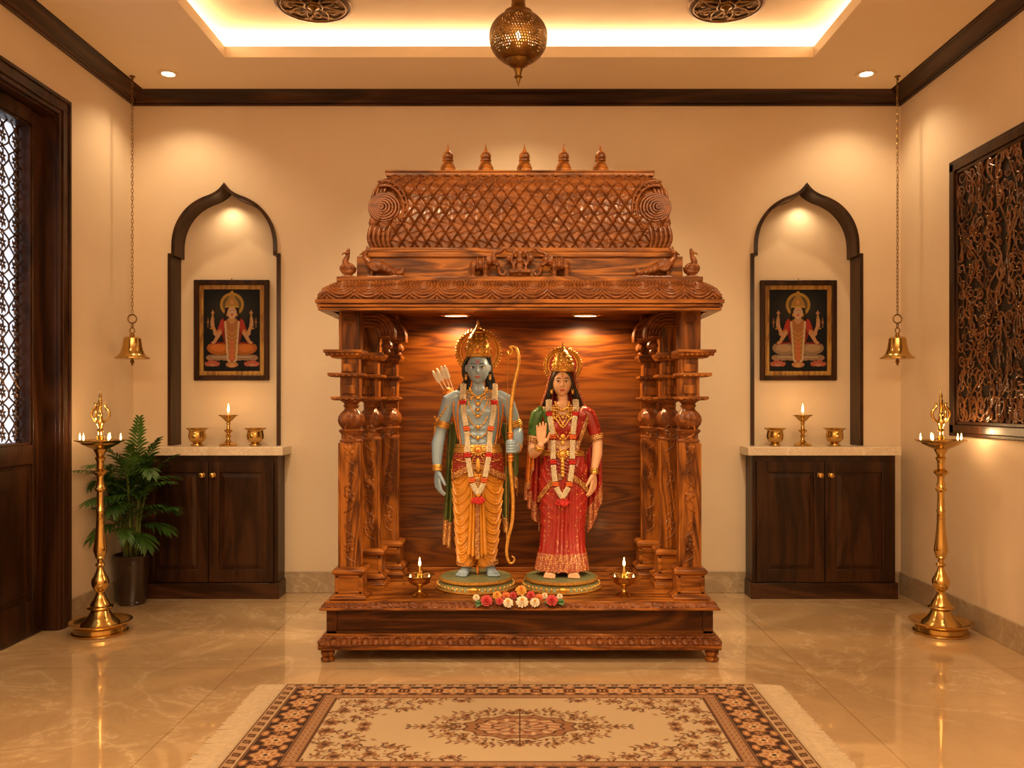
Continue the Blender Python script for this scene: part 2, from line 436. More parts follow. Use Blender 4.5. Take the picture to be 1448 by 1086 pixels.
# back wall with two holes, as a filled planar mesh with thickness
def wall_with_holes():
    bm = bmesh.new()
    def loop(pts):
        vs = [bm.verts.new((x, YB, z)) for x, z in pts]
        return [bm.edges.new((vs[i], vs[(i + 1) % len(vs)])) for i in range(len(vs))]
    ed = loop([(XL - .2, -0.05), (XR + .2, -0.05), (XR + .2, 3.2), (XL - .2, 3.2)])
    for cx, _ in NICHES: ed += loop(arch_outline(cx))
    bmesh.ops.triangle_fill(bm, use_beauty=True, edges=ed)
    me = bpy.data.meshes.new('wall_back'); bm.to_mesh(me); bm.free(); me.materials.append(M['wall'])
    o = bpy.data.objects.new('wall_back', me); COL.objects.link(o); tag(o, kind='structure')
    for cx, side in NICHES:
        a = MB(); a.box(cx - .42, cx + .42, YB + NDEPTH, YB + NDEPTH + .05, .75, 2.6)
        a.build('niche_back', M['wall'], o, smooth=False)
        # wooden lining of the niche: a band that follows the arch
        out = arch_outline(cx); inn = arch_outline(cx, 0.020)
        n = len(out); vs = []; fs = []
        for (x, z) in out: vs.append((x, YB - 0.016, z))
        for (x, z) in inn: vs.append((x, YB - 0.020, z))
        for (x, z) in inn: vs.append((x, YB + NDEPTH, z))
        for (x, z) in out: vs.append((x, YB + NDEPTH, z))
        for i in range(n - 1):
            for k in range(4):
                a0 = k * n + i; b0 = ((k + 1) % 4) * n + i
                fs.append((a0, a0 + 1, b0 + 1, b0))
        fs.append((0, n, 2 * n, 3 * n)); fs.append((n - 1, 2 * n - 1, 3 * n - 1, 4 * n - 1))
        a = MB(); a.add(vs, fs); lin = a.build('niche_lining', M['dark_z'], o, angle=30)
    return o
WB = wall_with_holes()
for cx, side in NICHES:
    spot('niche_beam', (cx, YB + 0.05, 2.36), 2.6, WARM, 130, 0.9, 0.015)
# the door hole is Y 3.05..4.20, z 0..2.555
m = MB(); m.box(XL - .22, XL, YF, 3.05, 0, 3.2); m.box(XL - .22, XL, 4.20, YB + .02, 0, 3.2); m.box(XL - .22, XL, 3.05, 4.20, 2.555, 3.2)
struct(m, 'wall_left', M['wall'], smooth=False)
m = MB(); m.box(XR, XR + .15, YF, YB + .02, 0, 3.2); struct(m, 'wall_right', M['wall'], smooth=False)
m = MB(); m.box(XL - .2, XR + .2, YF - .15, YF, 0, 3.2); struct(m, 'wall_front', M['wall'], smooth=False)
# ceiling with tray
m = MB()
m.box(XL - .05, TX0, YF, YB, ZC, 3.013); m.box(TX1, XR + .05, YF, YB, ZC, 3.013)
m.box(TX0, TX1, YF, TY0, ZC, 3.013); m.box(TX0, TX1, TY1, YB, ZC, 3.013)
ceil = struct(m, 'ceiling', M['ceiling'], smooth=False)
m = MB(); m.box(TX0 - CW, TX1 + CW, TY0 - CW, TY1 + CW, ZU, ZU + .05)
m.box(TX0 - CW - .05, TX0 - CW, TY0 - CW, TY1 + CW, 3.0, ZU + .05); m.box(TX1 + CW, TX1 + CW + .05, TY0 - CW, TY1 + CW, 3.0, ZU + .05)
m.box(TX0 - CW, TX1 + CW, TY0 - CW - .05, TY0 - CW, 3.0, ZU + .05); m.box(TX0 - CW, TX1 + CW, TY1 + CW, TY1 + CW + .05, 3.0, ZU + .05)
m.build('tray_ceiling', M['ceiling'], ceil, smooth=False)
m = MB()
for k in (-1, 1):
    yy = TY1 + CQ if k > 0 else TY0 - CQ; m.box(TX0 - CQ - .015, TX1 + CQ + .015, yy - .015, yy + .015, CZ - .012, CZ - .004)
    xx = TX1 + CQ if k > 0 else TX0 - CQ; m.box(xx - .015, xx + .015, TY0 - CQ + .016, TY1 + CQ - .016, CZ - .012, CZ - .004)
m.build('led_strip', M['strip'], ceil, smooth=False)
m = MB()
for k in (-1, 1):
    yy = TY1 + CQ if k > 0 else TY0 - CQ; m.box(TX0 - CQ - .02, TX1 + CQ + .02, yy - .02, yy + .02, 3.013, CZ - .0125)
    xx = TX1 + CQ if k > 0 else TX0 - CQ; m.box(xx - .02, xx + .02, TY0 - CQ + .021, TY1 + CQ - .021, 3.013, CZ - .0125)
m.build('strip_ledge', M['ceiling'], ceil, smooth=False)
# crown moulding: profile (out from wall, z) run along back, left and right walls
CR = [(0.0, 2.888), (0.014, 2.888), (0.018, 2.893), (0.016, 2.899), (0.024, 2.903), (0.030, 2.912), (0.044, 2.919), (0.058, 2.925), (0.072, 2.934), (0.080, 2.944), (0.088, 2.946), (0.092, 2.950), (0.098, 2.951), (0.100, 2.9548), (0.0, 2.9548)]
def crown(name, mat, path):
    vs = []; fs = []; n = len(CR)
    for (fx) in path:
        for (o_, z) in CR: vs.append(fx(o_, z))
    for i in range(n): fs.append((i, (i + 1) % n, n + (i + 1) % n, n + i))
    a = MB(); a.add(vs, fs); struct(a, name, mat, angle=28)
crown('trim_1', M['dark_x'], [lambda o, z: (XL + o, YB - o, z), lambda o, z: (XR - o, YB - o, z)])
crown('trim_2', M['dark_y'], [lambda o, z: (XL + o, YF, z), lambda o, z: (XL + o, YB - o, z)])
crown('trim_3', M['dark_y'], [lambda o, z: (XR - o, YF, z), lambda o, z: (XR - o, YB - o, z)])
# stone baseboards
m = MB(); m.box(XL + .014, XR - .014, YB - .014, YB, 0, .125); struct(m, 'baseboard_back', M['skirting'], bevel=.003)
m = MB(); m.box(XR - .014, XR, YF, YB, 0, .125); struct(m, 'baseboard_right', M['skirting'], bevel=.003)
m = MB(); m.box(XL, XL + .014, 4.29, YB, 0, .125); struct(m, 'baseboard_left', M['skirting'], bevel=.003)

# downlights
def downlight(x, y, label):
    t = thing('downlight', (x, y, ZC), label, 'ceiling light', None)
    a = MB(); a.lathe((x, y, ZC), [(0.034, 0.0), (0.036, -0.006), (0.050, -0.008), (0.056, -0.003), (0.056, 0.0)], 32); a.build('ring', M['white_trim'], t)
    a = MB(); a.lathe((x, y, ZC), [(0.033, -0.001), (0.033, -0.003)], 28); a.build('lens', M['lamp_disc'], t)
    return t
downlight(-1.951, 4.71, 'round recessed ceiling light glowing above the left alcove')
downlight(1.923, 4.71, 'round recessed ceiling light glowing above the right alcove')
downlight(0.0, 4.575, 'round recessed ceiling light mostly hidden behind the hanging lantern')

# ceiling medallions
def medallion(x, y, label, ry=0):
    t = thing('ceiling_medallion', (x, y, ZU), label, 'ceiling medallion', 'carved medallions on the tray ceiling')
    a = MB(); a.lathe((x, y, ZU), [(0.189, 0), (0.192, -0.010), (0.186, -0.020), (0.176, -0.022), (0.172, -0.014), (0.02, -0.012)], 56); a.build('disc', M['bronze'], t)
    a = MB(); rr = random.Random(3)
    a.torus((x, y, ZU - .019), 0.160, 0.004, n=56); a.torus((x, y, ZU - .019), 0.045, 0.005, n=32)
    for k in range(8):
        an = k * PI / 4
        for sgn in (1, -1):
            pts = []
            for i in range(22):
                u = i / 21; ang = an + sgn * (0.05 + 0.62 * math.sin(u * PI * .9) * (0.4 + 0.6 * u)); rad = 0.050 + 0.105 * math.sin(u * 2.3)
                pts.append((x + rad * math.cos(ang), y + rad * math.sin(ang), ZU - .019))
            a.tube(pts, [0.0045 * (1 - .5 * i / 21) for i in range(22)], 6)
        a.ball((x + .115 * math.cos(an), y + .115 * math.sin(an), ZU - .017), (.012, .012, .006), 10, 6)
        a.ball((x + .145 * math.cos(an + PI / 8), y + .145 * math.sin(an + PI / 8), ZU - .017), (.008, .008, .005), 8, 6)
    a.build('scroll_carving', M['brass_old'], t)
    a = MB(); a.lathe((x, y, ZU), [(0.034, -0.012), (0.030, -0.026), (0.014, -0.034), (0.008, -0.044)], 20)
    a.torus((x, y - .0, ZU - .054), 0.010, 0.003, (1, 0, 0), 16, 6); a.build('hook', M['brass_old'], t)
    return t
medallion(-1.034, 4.25, 'round dark carved medallion on the ceiling left of the lantern')
medallion(1.034, 4.25, 'round dark carved medallion on the ceiling right of the lantern')

# door on the left wall (hole Y 3.05..4.20)
DY1, DZ = 4.196, 2.555
door = thing('door_1', (XL, 3.6, 0), 'dark wooden door with a lattice window on the left wall', 'door'); tag(door, kind='structure')
a = MB()   # casing: stepped profile around the hole, front face at XL+.02
for (i0, i1, t_) in ((0.0, 0.022, 0.020), (0.022, 0.070, 0.028), (0.070, 0.086, 0.036)):
    a.box(XL, XL + t_, DY1 + i0, DY1 + i1, 0, DZ + i0); a.box(XL, XL + t_, 3.05 - i1, 3.05 - i0, 0, DZ + i0)
    a.box(XL, XL + t_, 3.05 - i1, DY1 + i1, DZ + i0, DZ + i1)
a.build('door_casing', M['dark_z'], door, bevel=.003)
a = MB(); a.box(XL - .10, XL + .002, DY1 - .004, DY1 + .004, 0, DZ); a.box(XL - .10, XL + .002, 3.05, DY1, DZ - .01, DZ + .002); a.box(XL - .10, XL + .002, 3.042, 3.05, 0, DZ)
a.build('door_jamb', M['dark_z'], door, bevel=.002)
LX = XL - .056; LT = .045
a = MB()
ZB0, ZB1, ZW0, ZW1 = .175, .83, .925, 2.47
SY = DY1 - .096
a.box(LX - LT, LX, SY, DY1 - .006, .006, DZ - .012)           # hinge stile
a.box(LX - LT, LX, 3.06, 3.155, .006, DZ - .012)
a.box(LX - LT, LX, 3.155, SY, .006, ZB0); a.box(LX - LT, LX, 3.155, SY, ZB1, ZW0); a.box(LX - LT, LX, 3.155, SY, ZW1, DZ - .012)
leaf = a.build('door_leaf', M['dark_z'], door, bevel=.004)
a = MB(); a.box(LX - .035, LX - .012, 3.155, SY, ZB0, ZB1)
a.frustum((LX - .013, LX - .0129, 3.20, SY - .045, 0), (LX - .013, LX - .0129, 3.20, SY - .045, 0)) if False else None
# raised field of the lower panel
a.add([(LX - .012, 3.175, ZB0 + .02), (LX - .012, SY - .02, ZB0 + .02), (LX - .012, SY - .02, ZB1 - .02), (LX - .012, 3.175, ZB1 - .02),
       (LX - .002, 3.215, ZB0 + .06), (LX - .002, SY - .06, ZB0 + .06), (LX - .002, SY - .06, ZB1 - .06), (LX - .002, 3.215, ZB1 - .06)],
      [(0, 1, 5, 4), (1, 2, 6, 5), (2, 3, 7, 6), (3, 0, 4, 7), (4, 5, 6, 7)])
a.build('door_panel', M['dark_z'], door, angle=20)
a = MB()   # deep inner frame around the window
a.box(LX - .086, LX - .008, SY - .012, SY, ZW0, ZW1); a.box(LX - .086, LX - .008, 3.155, SY, ZW0, ZW0 + .012); a.box(LX - .086, LX - .008, 3.155, SY, ZW1 - .012, ZW1)
a.box(LX - .075, LX - .066, SY - .022, SY, ZW0, ZW1)
a.build('window_frame', M['dark_z'], door, bevel=.002)
mp, nt, b = new_mat('frosted_daylight_pane')
b.inputs['Base Color'].default_value = (.6, .66, .75, 1); b.inputs['Roughness'].default_value = .3
b.inputs['Emission Color'].default_value = (.78, .85, .95, 1); b.inputs['Emission Strength'].default_value = 0.62
M['pane'] = mp
a = MB(); a.box(LX - .084, LX - .078, 3.155, SY, ZW0, ZW1); a.build('pane', M['pane'], door, smooth=False)
# iron lattice: ogee trellis with small leaves
M['iron'] = simple('brown_iron', (0.07, 0.035, 0.018), 0.4, 0.5)
a = MB(); gx = LX - .058
py, pz = 0.098, 0.20
ny = int((SY - 3.155) / py) + 2
for iy in range(-1, ny):
    for sgn in (1, -1):
        pts = []
        z = ZW0
        while z <= ZW1 + .001:
            ph = (z - ZW0) / pz * 2 * PI
            y = SY - .05 - iy * py + sgn * py * .5 * math.sin(ph) + sgn * .008 * math.sin(2 * ph)
            pts.append((gx, min(SY - .004, max(3.155, y)), z)); z += pz / 16
        a.tube(pts, .0042, 5, cap=False)
    nz = int((ZW1 - ZW0) / (pz / 2))
    for kz in range(nz):
        zc = ZW0 + kz * pz / 2 + pz * .25; yc = SY - .05 - iy * py
        if not (3.17 < yc < SY - .01): continue
        for q in range(6):   # rosette
            an = q * PI / 3 + .3
            a.tube([(gx, yc + .007 * math.cos(an), zc + .007 * math.sin(an)), (gx, yc + .016 * math.cos(an + .2), zc + .016 * math.sin(an + .2)), (gx, yc + .030 * math.cos(an), zc + .034 * math.sin(an))], [.003, .006, .0015], 5)
        a.torus((gx, yc, zc), .012, .003, (1, 0, 0), 12, 5)
        a.tube([(gx, yc, zc + .03), (gx, yc + .012, zc + .045), (gx, yc, zc + .062)], .003, 5); a.tube([(gx, yc, zc + .03), (gx, yc - .012, zc + .045), (gx, yc, zc + .062)], .003, 5)
a.build('window_lattice', M['iron'], door)

# carved screen on the right wall
scr = thing('carved_screen', (XR, 3.8, 1.65), 'large framed dark wood jali screen of carved scrolls on the right wall', 'wall panel')
PY0, PY1, PZ0, PZ1 = 2.95, 4.43, .955, 2.378
a = MB()
for (i0, i1, t_) in ((0, .018, .022), (.018, .060, .030), (.060, .078, .020)):
    a.box(XR - t_, XR, PY0 + i0, PY0 + i1, PZ0 + i0, PZ1 - i0); a.box(XR - t_, XR, PY1 - i1, PY1 - i0, PZ0 + i0, PZ1 - i0)
    a.box(XR - t_, XR, PY0 + i0, PY1 - i0, PZ0 + i0, PZ0 + i1); a.box(XR - t_, XR, PY0 + i0, PY1 - i0, PZ1 - i1, PZ1 - i0)
a.build('frame', M['dark_z'], scr, bevel=.003)
a = MB(); a.box(XR - .006, XR, PY0 + .07, PY1 - .07, PZ0 + .07, PZ1 - .07); a.build('backing', simple('backing_black', (.012, .006, .003), .6), scr, smooth=False)
a = MB(); GLINTS = []; rr = random.Random(11)
ay0, ay1, az0, az1 = PY0 + .08, PY1 - .08, PZ0 + .08, PZ1 - .08
def cl(y, z): return (XR - .014, min(ay1, max(ay0, y)), min(az1, max(az0, z)))
def spiral(y, z, r, turns, ph, sg, w):
    pts = []
    n = int(14 * turns) + 4
    for i in range(n):
        u = i / (n - 1); an = ph + sg * u * turns * 2 * PI; rad = r * (1 - .85 * u)
        pts.append(cl(y + rad * math.cos(an), z + rad * math.sin(an)))
    a.tube(pts, [w * (1.1 - .4 * i / n) for i in range(n)], 6)
ymid = (ay0 + ay1) / 2
ncell_y, ncell_z = 8, 19
for iz in range(ncell_z):
    for iy in range(ncell_y):
        cy = (iy + .5 + rr.uniform(-.18, .18)) / ncell_y * (ay1 - ay0) / 2; cz = az0 + (iz + .5 + rr.uniform(-.18, .18)) / ncell_z * (az1 - az0)
        r = rr.uniform(.024, .044); ph = rr.uniform(0, 6.28); sg = rr.choice((1, -1)); tu = rr.uniform(.9, 1.5); w = rr.uniform(.0038, .0056)
        lp = rr.uniform(.05, .085); tilt = rr.gauss(0, .9)
        dots = rr.random() < .32
        for mir in (1, -1):
            yy = ymid + mir * cy
            spiral(yy, cz, r, tu, ph if mir == 1 else PI - ph, sg * mir, w)
            # teardrop loop
            pts = []
            for i in range(17):
                u = i / 16 * 2 * PI; q = lp * .5 * (1 - math.cos(u)); p_ = .018 * math.sin(u) * (1 - math.cos(u)) * .8
                pts.append(cl(yy + mir * (p_ * math.cos(tilt) + q * math.sin(tilt)), cz + q * math.cos(tilt) - p_ * math.sin(tilt)))
            a.tube(pts, w * .75, 6)
            if dots:
                q_ = MB(); q_.ball((XR - .021, yy + mir * r * .3, cz + r * .5), .0038, 8, 6); GLINTS.append(q_)
for k in range(9):   # long stems
    y0 = (k + .5) / 9 * (ay1 - ay0) / 2; am = rr.uniform(.04, .085); fr = rr.uniform(2.2, 4.2); ph = rr.uniform(0, 6)
    for mir in (1, -1):
        pts = [cl(ymid + mir * (y0 + am * math.sin(ph + fr * 2 * PI * i / 60)), az0 + (az1 - az0) * i / 60) for i in range(61)]
        a.tube(pts, .0042, 6)
for e in range(22):   # loops that fringe the bottom edge
    y = ay0 + (e + .5) / 22 * (ay1 - ay0)
    pts = [cl(y + .030 * math.sin(u / 12 * 2 * PI), az0 + .06 - .06 * math.cos(u / 12 * 2 * PI)) for u in range(13)]
    a.tube(pts, .0045, 6)
M['jali'] = wood('jali_wood', (0.05, 0.018, 0.007), (0.11, 0.042, 0.015), (0.19, 0.075, 0.028), 'z', 3, .28, .5)
a.build('lattice', M['jali'], scr, norm=False)
for q_ in GLINTS[:98]: q_.build('glint_bead', M['brass'], scr)  # small brass beads added to imitate glints on the lattice
# ------------------------------------------------------------------ cabinets, slabs, shelf brass, pictures
def cabinet(cx, hw, label):
    yf, yb, zt = 4.885, YB - .0165, 0.822
    t = thing('cabinet', (cx, yf + .07, 0), label, 'cabinet')
    a = MB(); a.box(cx - hw, cx + hw, yf, yb, .09, zt)
    a.build('body', M['dark_z'], t, bevel=.003)
    a = MB(); a.box(cx - hw - .008, cx + hw + .008, yf - .012, yb, 0, .092); a.box(cx - hw - .010, cx - hw + .045, yf - .016, yf, 0, .092); a.box(cx + hw - .045, cx + hw + .010, yf - .016, yf, 0, .092)
    a.build('plinth', M['dark_x'], t, bevel=.003)
    for sg in (-1, 1):
        x0, x1 = (cx - hw + .022, cx - .0015) if sg < 0 else (cx + .0015, cx + hw - .022)
        z0, z1 = .098, .790; y0, y1 = yf - .018, yf; s = .062
        a = MB(); a.box(x0, x0 + s, y0, y1, z0, z1); a.box(x1 - s, x1, y0, y1, z0, z1); a.box(x0 + s, x1 - s, y0, y1, z0, z0 + s + .01); a.box(x0 + s, x1 - s, y0, y1, z1 - s, z1)
        d = a.build('door', M['dark_z'], t, bevel=.0025)
        a = MB(); X0, X1, Z0, Z1 = x0 + s, x1 - s, z0 + s + .01, z1 - s; yy = y0 + .012
        def rr_(i, y): return [(X0 + i, y, Z0 + i), (X1 - i, y, Z0 + i), (X1 - i, y, Z1 - i), (X0 + i, y, Z1 - i)]
        vs = rr_(0, yy) + rr_(.008, yy) + rr_(.030, y0 + .003) + rr_(.034, y0 + .003)
        fs = []
        for k in range(3):
            for q in range(4): fs.append((k * 4 + q, k * 4 + (q + 1) % 4, k * 4 + 4 + (q + 1) % 4, k * 4 + 4 + q))
        fs.append((12, 13, 14, 15)); a.add(vs, fs); a.build('door_field', M['dark_z'], d, angle=15)
        kx = cx + sg * .031; kz = .712
        a = MB(); a.lathe((kx, y0, kz), [(.0135, 0), (.0135, -.003), (.006, -.005), (.006, -.012), (.013, -.018), (.0165, -.024), (.014, -.031), (.004, -.034)], 20, axis='y')
        a.build('knob', M['brass'], d)
    return t
cabinet(-1.787, .395, 'dark wood two-door cabinet beneath the left arch, behind the palm')
cabinet(1.750, .412, 'dark wood two-door cabinet beneath the right arch')
def slab(x0, x1, nc, label):
    a = MB(); a.box(x0, x1, 4.858, YB, .824, .873)
    a.box(nc - .312, nc + .312, YB, YB + NDEPTH - .001, .8235, .873)
    tag(a.build('marble_countertop', M['slab'], bevel=.003), label, 'countertop')
slab(-2.245, -1.357, -1.752, 'beige marble slab on the left cabinet')
slab(1.306, 2.185, 1.701, 'beige marble slab on the right cabinet')

def flame(parent, x, y, z, h, r, power=0.0):
    a = MB(); a.lathe((x, y, z), [(r * .25, 0), (r * .8, h * .12), (r, h * .28), (r * .85, h * .5), (r * .45, h * .75), (r * .08, h)], 12)
    o = a.build('flame', M['flame'], parent)
    if power: point('flame_light', (x, y - .012, z + h * .7), power, parent=parent)
    return o
def bowl(x, y, z):
    t = thing('brass_bowl', (x, y, z), 'x', 'bowl', 'brass bowls on the marble slabs')
    a = MB(); P = [(.030, 0), (.034, .004), (.033, .010), (.022, .014), (.024, .018), (.038, .026), (.047, .040), (.050, .056), (.048, .072), (.045, .084), (.047, .090), (.056, .097), (.063, .101), (.064, .105),
                   (.058, .104), (.050, .098), (.042, .088), (.043, .070), (.044, .050), (.036, .032), (.015, .024)]
    a.lathe((x, y, z), P, 36); a.build('vessel', M['brass'], t); return t
b0 = bowl(W(279, 0, 5.0).x, 5.0, .8735)
b0['label'] = 'brass bowl left of the candle lamp in the left alcove'
for px, lb in ((361, 'brass bowl right of the candle lamp in the left alcove'), (1096, 'brass bowl left of the candle lamp in the right alcove'), (1180, 'brass bowl right of the candle lamp in the right alcove')):
    c = copy_tree(b0); c.location = (W(px, 0, 5.0).x, 5.0, .8735); c['label'] = lb
def shelf_lamp(x, y, z, label):
    t = thing('candle_lamp', (x, y, z), label, 'oil lamp', 'lit lamps in the alcoves')
    a = MB(); P = [(.052, 0), (.054, .005), (.046, .012), (.030, .016), (.020, .024), (.012, .036), (.010, .048), (.016, .054), (.017, .060), (.010, .066), (.012, .076), (.024, .086), (.025, .092), (.012, .100), (.010, .112), (.008, .124), (.013, .130), (.010, .138), (.020, .148), (.032, .160), (.040, .170), (.056, .178), (.058, .182), (.050, .182), (.030, .176), (.008, .174)]
    a.lathe((x, y, z), P, 32, mod=lambda t_, zz: 1 + (.03 * math.cos(12 * t_) if .006 < zz < .014 or .15 < zz < .175 else 0))
    a.build('stand', M['brass'], t)
    a = MB(); a.lathe((x, y, z), [(.006, .170), (.006, .196), (.002, .198)], 10); a.build('wick', M['wick'], t)
    flame(t, x, y, z + .196, .052, .0065, 0.55)
    return t
shelf_lamp(W(323, 0, 4.99).x, 4.99, .8735, 'brass lamp with one tall flame between two bowls in left alcove')
shelf_lamp(W(1135, 0, 4.99).x, 4.99, .8735, 'brass lamp with one tall flame between two bowls in right alcove')

# ---- painter on a small raster, used for the framed pictures and the rug
class Paint:
    def __init__(s, w, h, nx, ny, bg):
        s.X, s.Z = np.meshgrid(np.linspace(0, w, nx), np.linspace(0, h, ny)); s.C = np.zeros((ny, nx, 3)); s.C[:] = bg
    def put(s, mask, col, al=1.0):
        mk = np.clip(mask, 0, 1)[..., None] * al; s.C = s.C * (1 - mk) + np.array(col) * mk
    def soft(s, d, e): return 1 - np.clip(d / e + .5, 0, 1)
    def ell(s, cx, cz, rx, rz, col, rot=0, e=.06, al=1.0):
        c, n = math.cos(rot), math.sin(rot); dx, dz = s.X - cx, s.Z - cz
        u = (dx * c + dz * n) / rx; v = (-dx * n + dz * c) / rz
        s.put(s.soft(np.sqrt(u * u + v * v) - 1, e), col, al)
    def cap(s, x0, z0, x1, z1, r0, r1, col, e=.0015):
        dx, dz = x1 - x0, z1 - z0; L = dx * dx + dz * dz + 1e-9
        t = np.clip(((s.X - x0) * dx + (s.Z - z0) * dz) / L, 0, 1)
        d = np.hypot(s.X - x0 - t * dx, s.Z - z0 - t * dz) - (r0 + (r1 - r0) * t)
        s.put(s.soft(d, e), col)
    def poly(s, pts, col):
        ins = np.zeros(s.X.shape, bool); n = len(pts)
        for i in range(n):
            x0, z0 = pts[i]; x1, z1 = pts[(i + 1) % n]
            cnd = ((z0 > s.Z) != (z1 > s.Z)); xi = (x1 - x0) * (s.Z - z0) / (z1 - z0 + 1e-12) + x0
            ins ^= cnd & (s.X < xi)
        s.put(ins.astype(float), col)
def paint_mesh(name, P, C, mat, parent):
    """grid P (ny,nx,3) with per-vertex colours C"""
    ny, nx = P.shape[:2]; me = bpy.data.meshes.new(name)
    idx = np.arange(ny * nx).reshape(ny, nx)
    q = np.stack([idx[:-1, :-1], idx[:-1, 1:], idx[1:, 1:], idx[1:, :-1]], -1).reshape(-1, 4)
    o0 = np.array(root_loc(parent)) if parent is not None else np.zeros(3)
    me.vertices.add(ny * nx); me.vertices.foreach_set('co', (P.reshape(-1, 3) - o0).astype(np.float32).ravel())
    me.loops.add(q.size); me.loops.foreach_set('vertex_index', q.astype(np.int32).ravel())
    me.polygons.add(len(q)); me.polygons.foreach_set('loop_start', np.arange(0, q.size, 4, dtype=np.int32)); me.polygons.foreach_set('loop_total', np.full(len(q), 4, dtype=np.int32))
    me.update(calc_edges=True); me.validate()
    ca = me.color_attributes.new('paint', 'FLOAT_COLOR', 'POINT')
    rgba = np.ones((ny * nx, 4), dtype=np.float32); rgba[:, :3] = C.reshape(-1, 3); ca.data.foreach_set('color', rgba.ravel())
    me.materials.append(mat)
    o = bpy.data.objects.new(name, me); COL.objects.link(o)
    if parent is not None: o.parent = parent
    return o
def goddess(w, h, knees):
    """seated four-armed figure on a lotus, generic devotional print, w x h metres"""
    p = Paint(w, h, 150, 212, (.010, .012, .016)); k = w / .24
    def S(*a): return [v * w for v in a]
    cx = w / 2
    sk, gold, red, dred, cream = (.55, .30, .16), (.50, .26, .05), (.42, .045, .03), (.22, .02, .015), (.62, .48, .32)
    X = lambda u: u * w; Z = lambda v: v * h
    p.ell(cx, Z(.76), X(.32), Z(.16), (.06, .05, .045), e=1.2, al=.6)
    p.ell(X(.5), Z(.815), X(.21), X(.21), (.46, .27, .05)); p.ell(X(.5), Z(.815), X(.165), X(.165), (.13, .09, .05))
    for sx in (-1, 1):   # raised rear arms with lotus buds
        q = lambda u: .5 + sx * u
        p.cap(X(q(.18)), Z(.49), X(q(.30)), Z(.46), X(.035), X(.032), sk); p.cap(X(q(.28)), Z(.45), X(q(.345)), Z(.56), X(.032), X(.026), sk)
        p.cap(X(q(.345)), Z(.56), X(q(.35)), Z(.63), X(.035), X(.028), sk); p.cap(X(q(.345)), Z(.63), X(q(.34)), Z(.70), X(.03), X(.008), (.50, .28, .12))
        p.ell(X(q(.34)), Z(.715), X(.032), Z(.018), (.50, .20, .10)); p.cap(X(q(.34)), Z(.70), X(q(.34)), Z(.745), X(.012), X(.006), (.5, .3, .15))
        p.cap(X(q(.425)), Z(.54), X(q(.425)), Z(.65), X(.010), X(.008), (.25, .13, .05)); p.ell(X(q(.425)), Z(.60), X(.024), Z(.020), (.30, .12, .05))
        p.cap(X(q(.34)), Z(.525), X(q(.38)), Z(.525), X(.014), X(.014), gold)
    # lotus seat
    for i in range(-3, 4): p.ell(X(.5 + i * .125), Z(.165), X(.085), Z(.035), (.36, .20, .13))
    p.cap(X(.14), Z(.175), X(.86), Z(.175), X(.035), X(.035), (.30, .20, .14)); p.cap(X(.16), Z(.172), X(.84), Z(.172), X(.012), X(.012), (.50, .36, .22))
    for sx in (-1, 1):
        for i in range(5): p.ell(X(.5 + sx * (.35 + .045 * (i - 2))), Z(.085 + .012 * (2 - abs(i - 2))), X(.034), Z(.034), (.45, .12, .08), rot=-sx * (i - 2) * .5)
        p.ell(X(.5 + sx * .35), Z(.075), X(.06), Z(.018), (.50, .22, .13))
    # folded legs
    for sx in (-1, 1):
        p.ell(X(.5 + sx * .245), Z(.275), X(.20), Z(.078), knees, rot=sx * .10); p.ell(X(.5 + sx * .25), Z(.285), X(.13), Z(.048), tuple(min(1, c * 1.5) for c in knees), rot=sx * .1)
        for i in range(5): p.cap(X(.5 + sx * (.10 + .06 * i)), Z(.225), X(.5 + sx * (.14 + .07 * i)), Z(.325), X(.004), X(.003), gold)
        p.cap(X(.5 + sx * .10), Z(.35), X(.5 + sx * .36), Z(.34), X(.012), X(.02), dred)
    # body, sleeves, sari
    p.poly([(X(.34), Z(.62)), (X(.30), Z(.50)), (X(.36), Z(.36)), (X(.64), Z(.36)), (X(.70), Z(.50)), (X(.66), Z(.62))], dred)
    for sx in (-1, 1):
        q = lambda u: .5 + sx * u
        p.cap(X(q(.15)), Z(.60), X(q(.22)), Z(.48), X(.06), X(.05), red); p.cap(X(q(.22)), Z(.47), X(q(.30)), Z(.37), X(.040), X(.028), sk); p.ell(X(q(.33)), Z(.35), X(.035), Z(.018), sk)
        p.cap(X(q(.20)), Z(.505), X(q(.25)), Z(.49), X(.012), X(.012), gold)
    p.ell(X(.5), Z(.56), X(.12), Z(.10), (.42, .25, .09)); p.poly([(X(.40), Z(.62)), (X(.41), Z(.12)), (X(.59), Z(.12)), (X(.60), Z(.62))], (.42, .17, .06))
    for i in range(6): p.cap(X(.41), Z(.50 - .055 * i), X(.5), Z(.45 - .055 * i), X(.006), X(.006), (.58, .34, .08)); p.cap(X(.59), Z(.50 - .055 * i), X(.5), Z(.45 - .055 * i), X(.006), X(.006), (.58, .34, .08))
    for sx in (-1, 1): p.cap(X(.5 + sx * .12), Z(.60), X(.5 + sx * .075), Z(.14), X(.017), X(.014), cream); p.cap(X(.5 + sx * .075), Z(.14), X(.5), Z(.085), X(.014), X(.012), cream)
    p.ell(X(.5), Z(.08), X(.11), Z(.035), (.50, .22, .10)); p.ell(X(.5), Z(.07), X(.05), Z(.022), (.62, .34, .12))
    p.cap(X(.5), Z(.36), X(.5), Z(.15), X(.02), X(.03), (.60, .16, .08))
    # head
    for sx in (-1, 1): p.cap(X(.5 + sx * .09), Z(.76), X(.5 + sx * .13), Z(.63), X(.03), X(.02), (.02, .014, .012))
    p.cap(X(.5), Z(.66), X(.5), Z(.62), X(.045), X(.055), sk); p.ell(X(.5), Z(.715), X(.082), Z(.073), (.66, .40, .25))
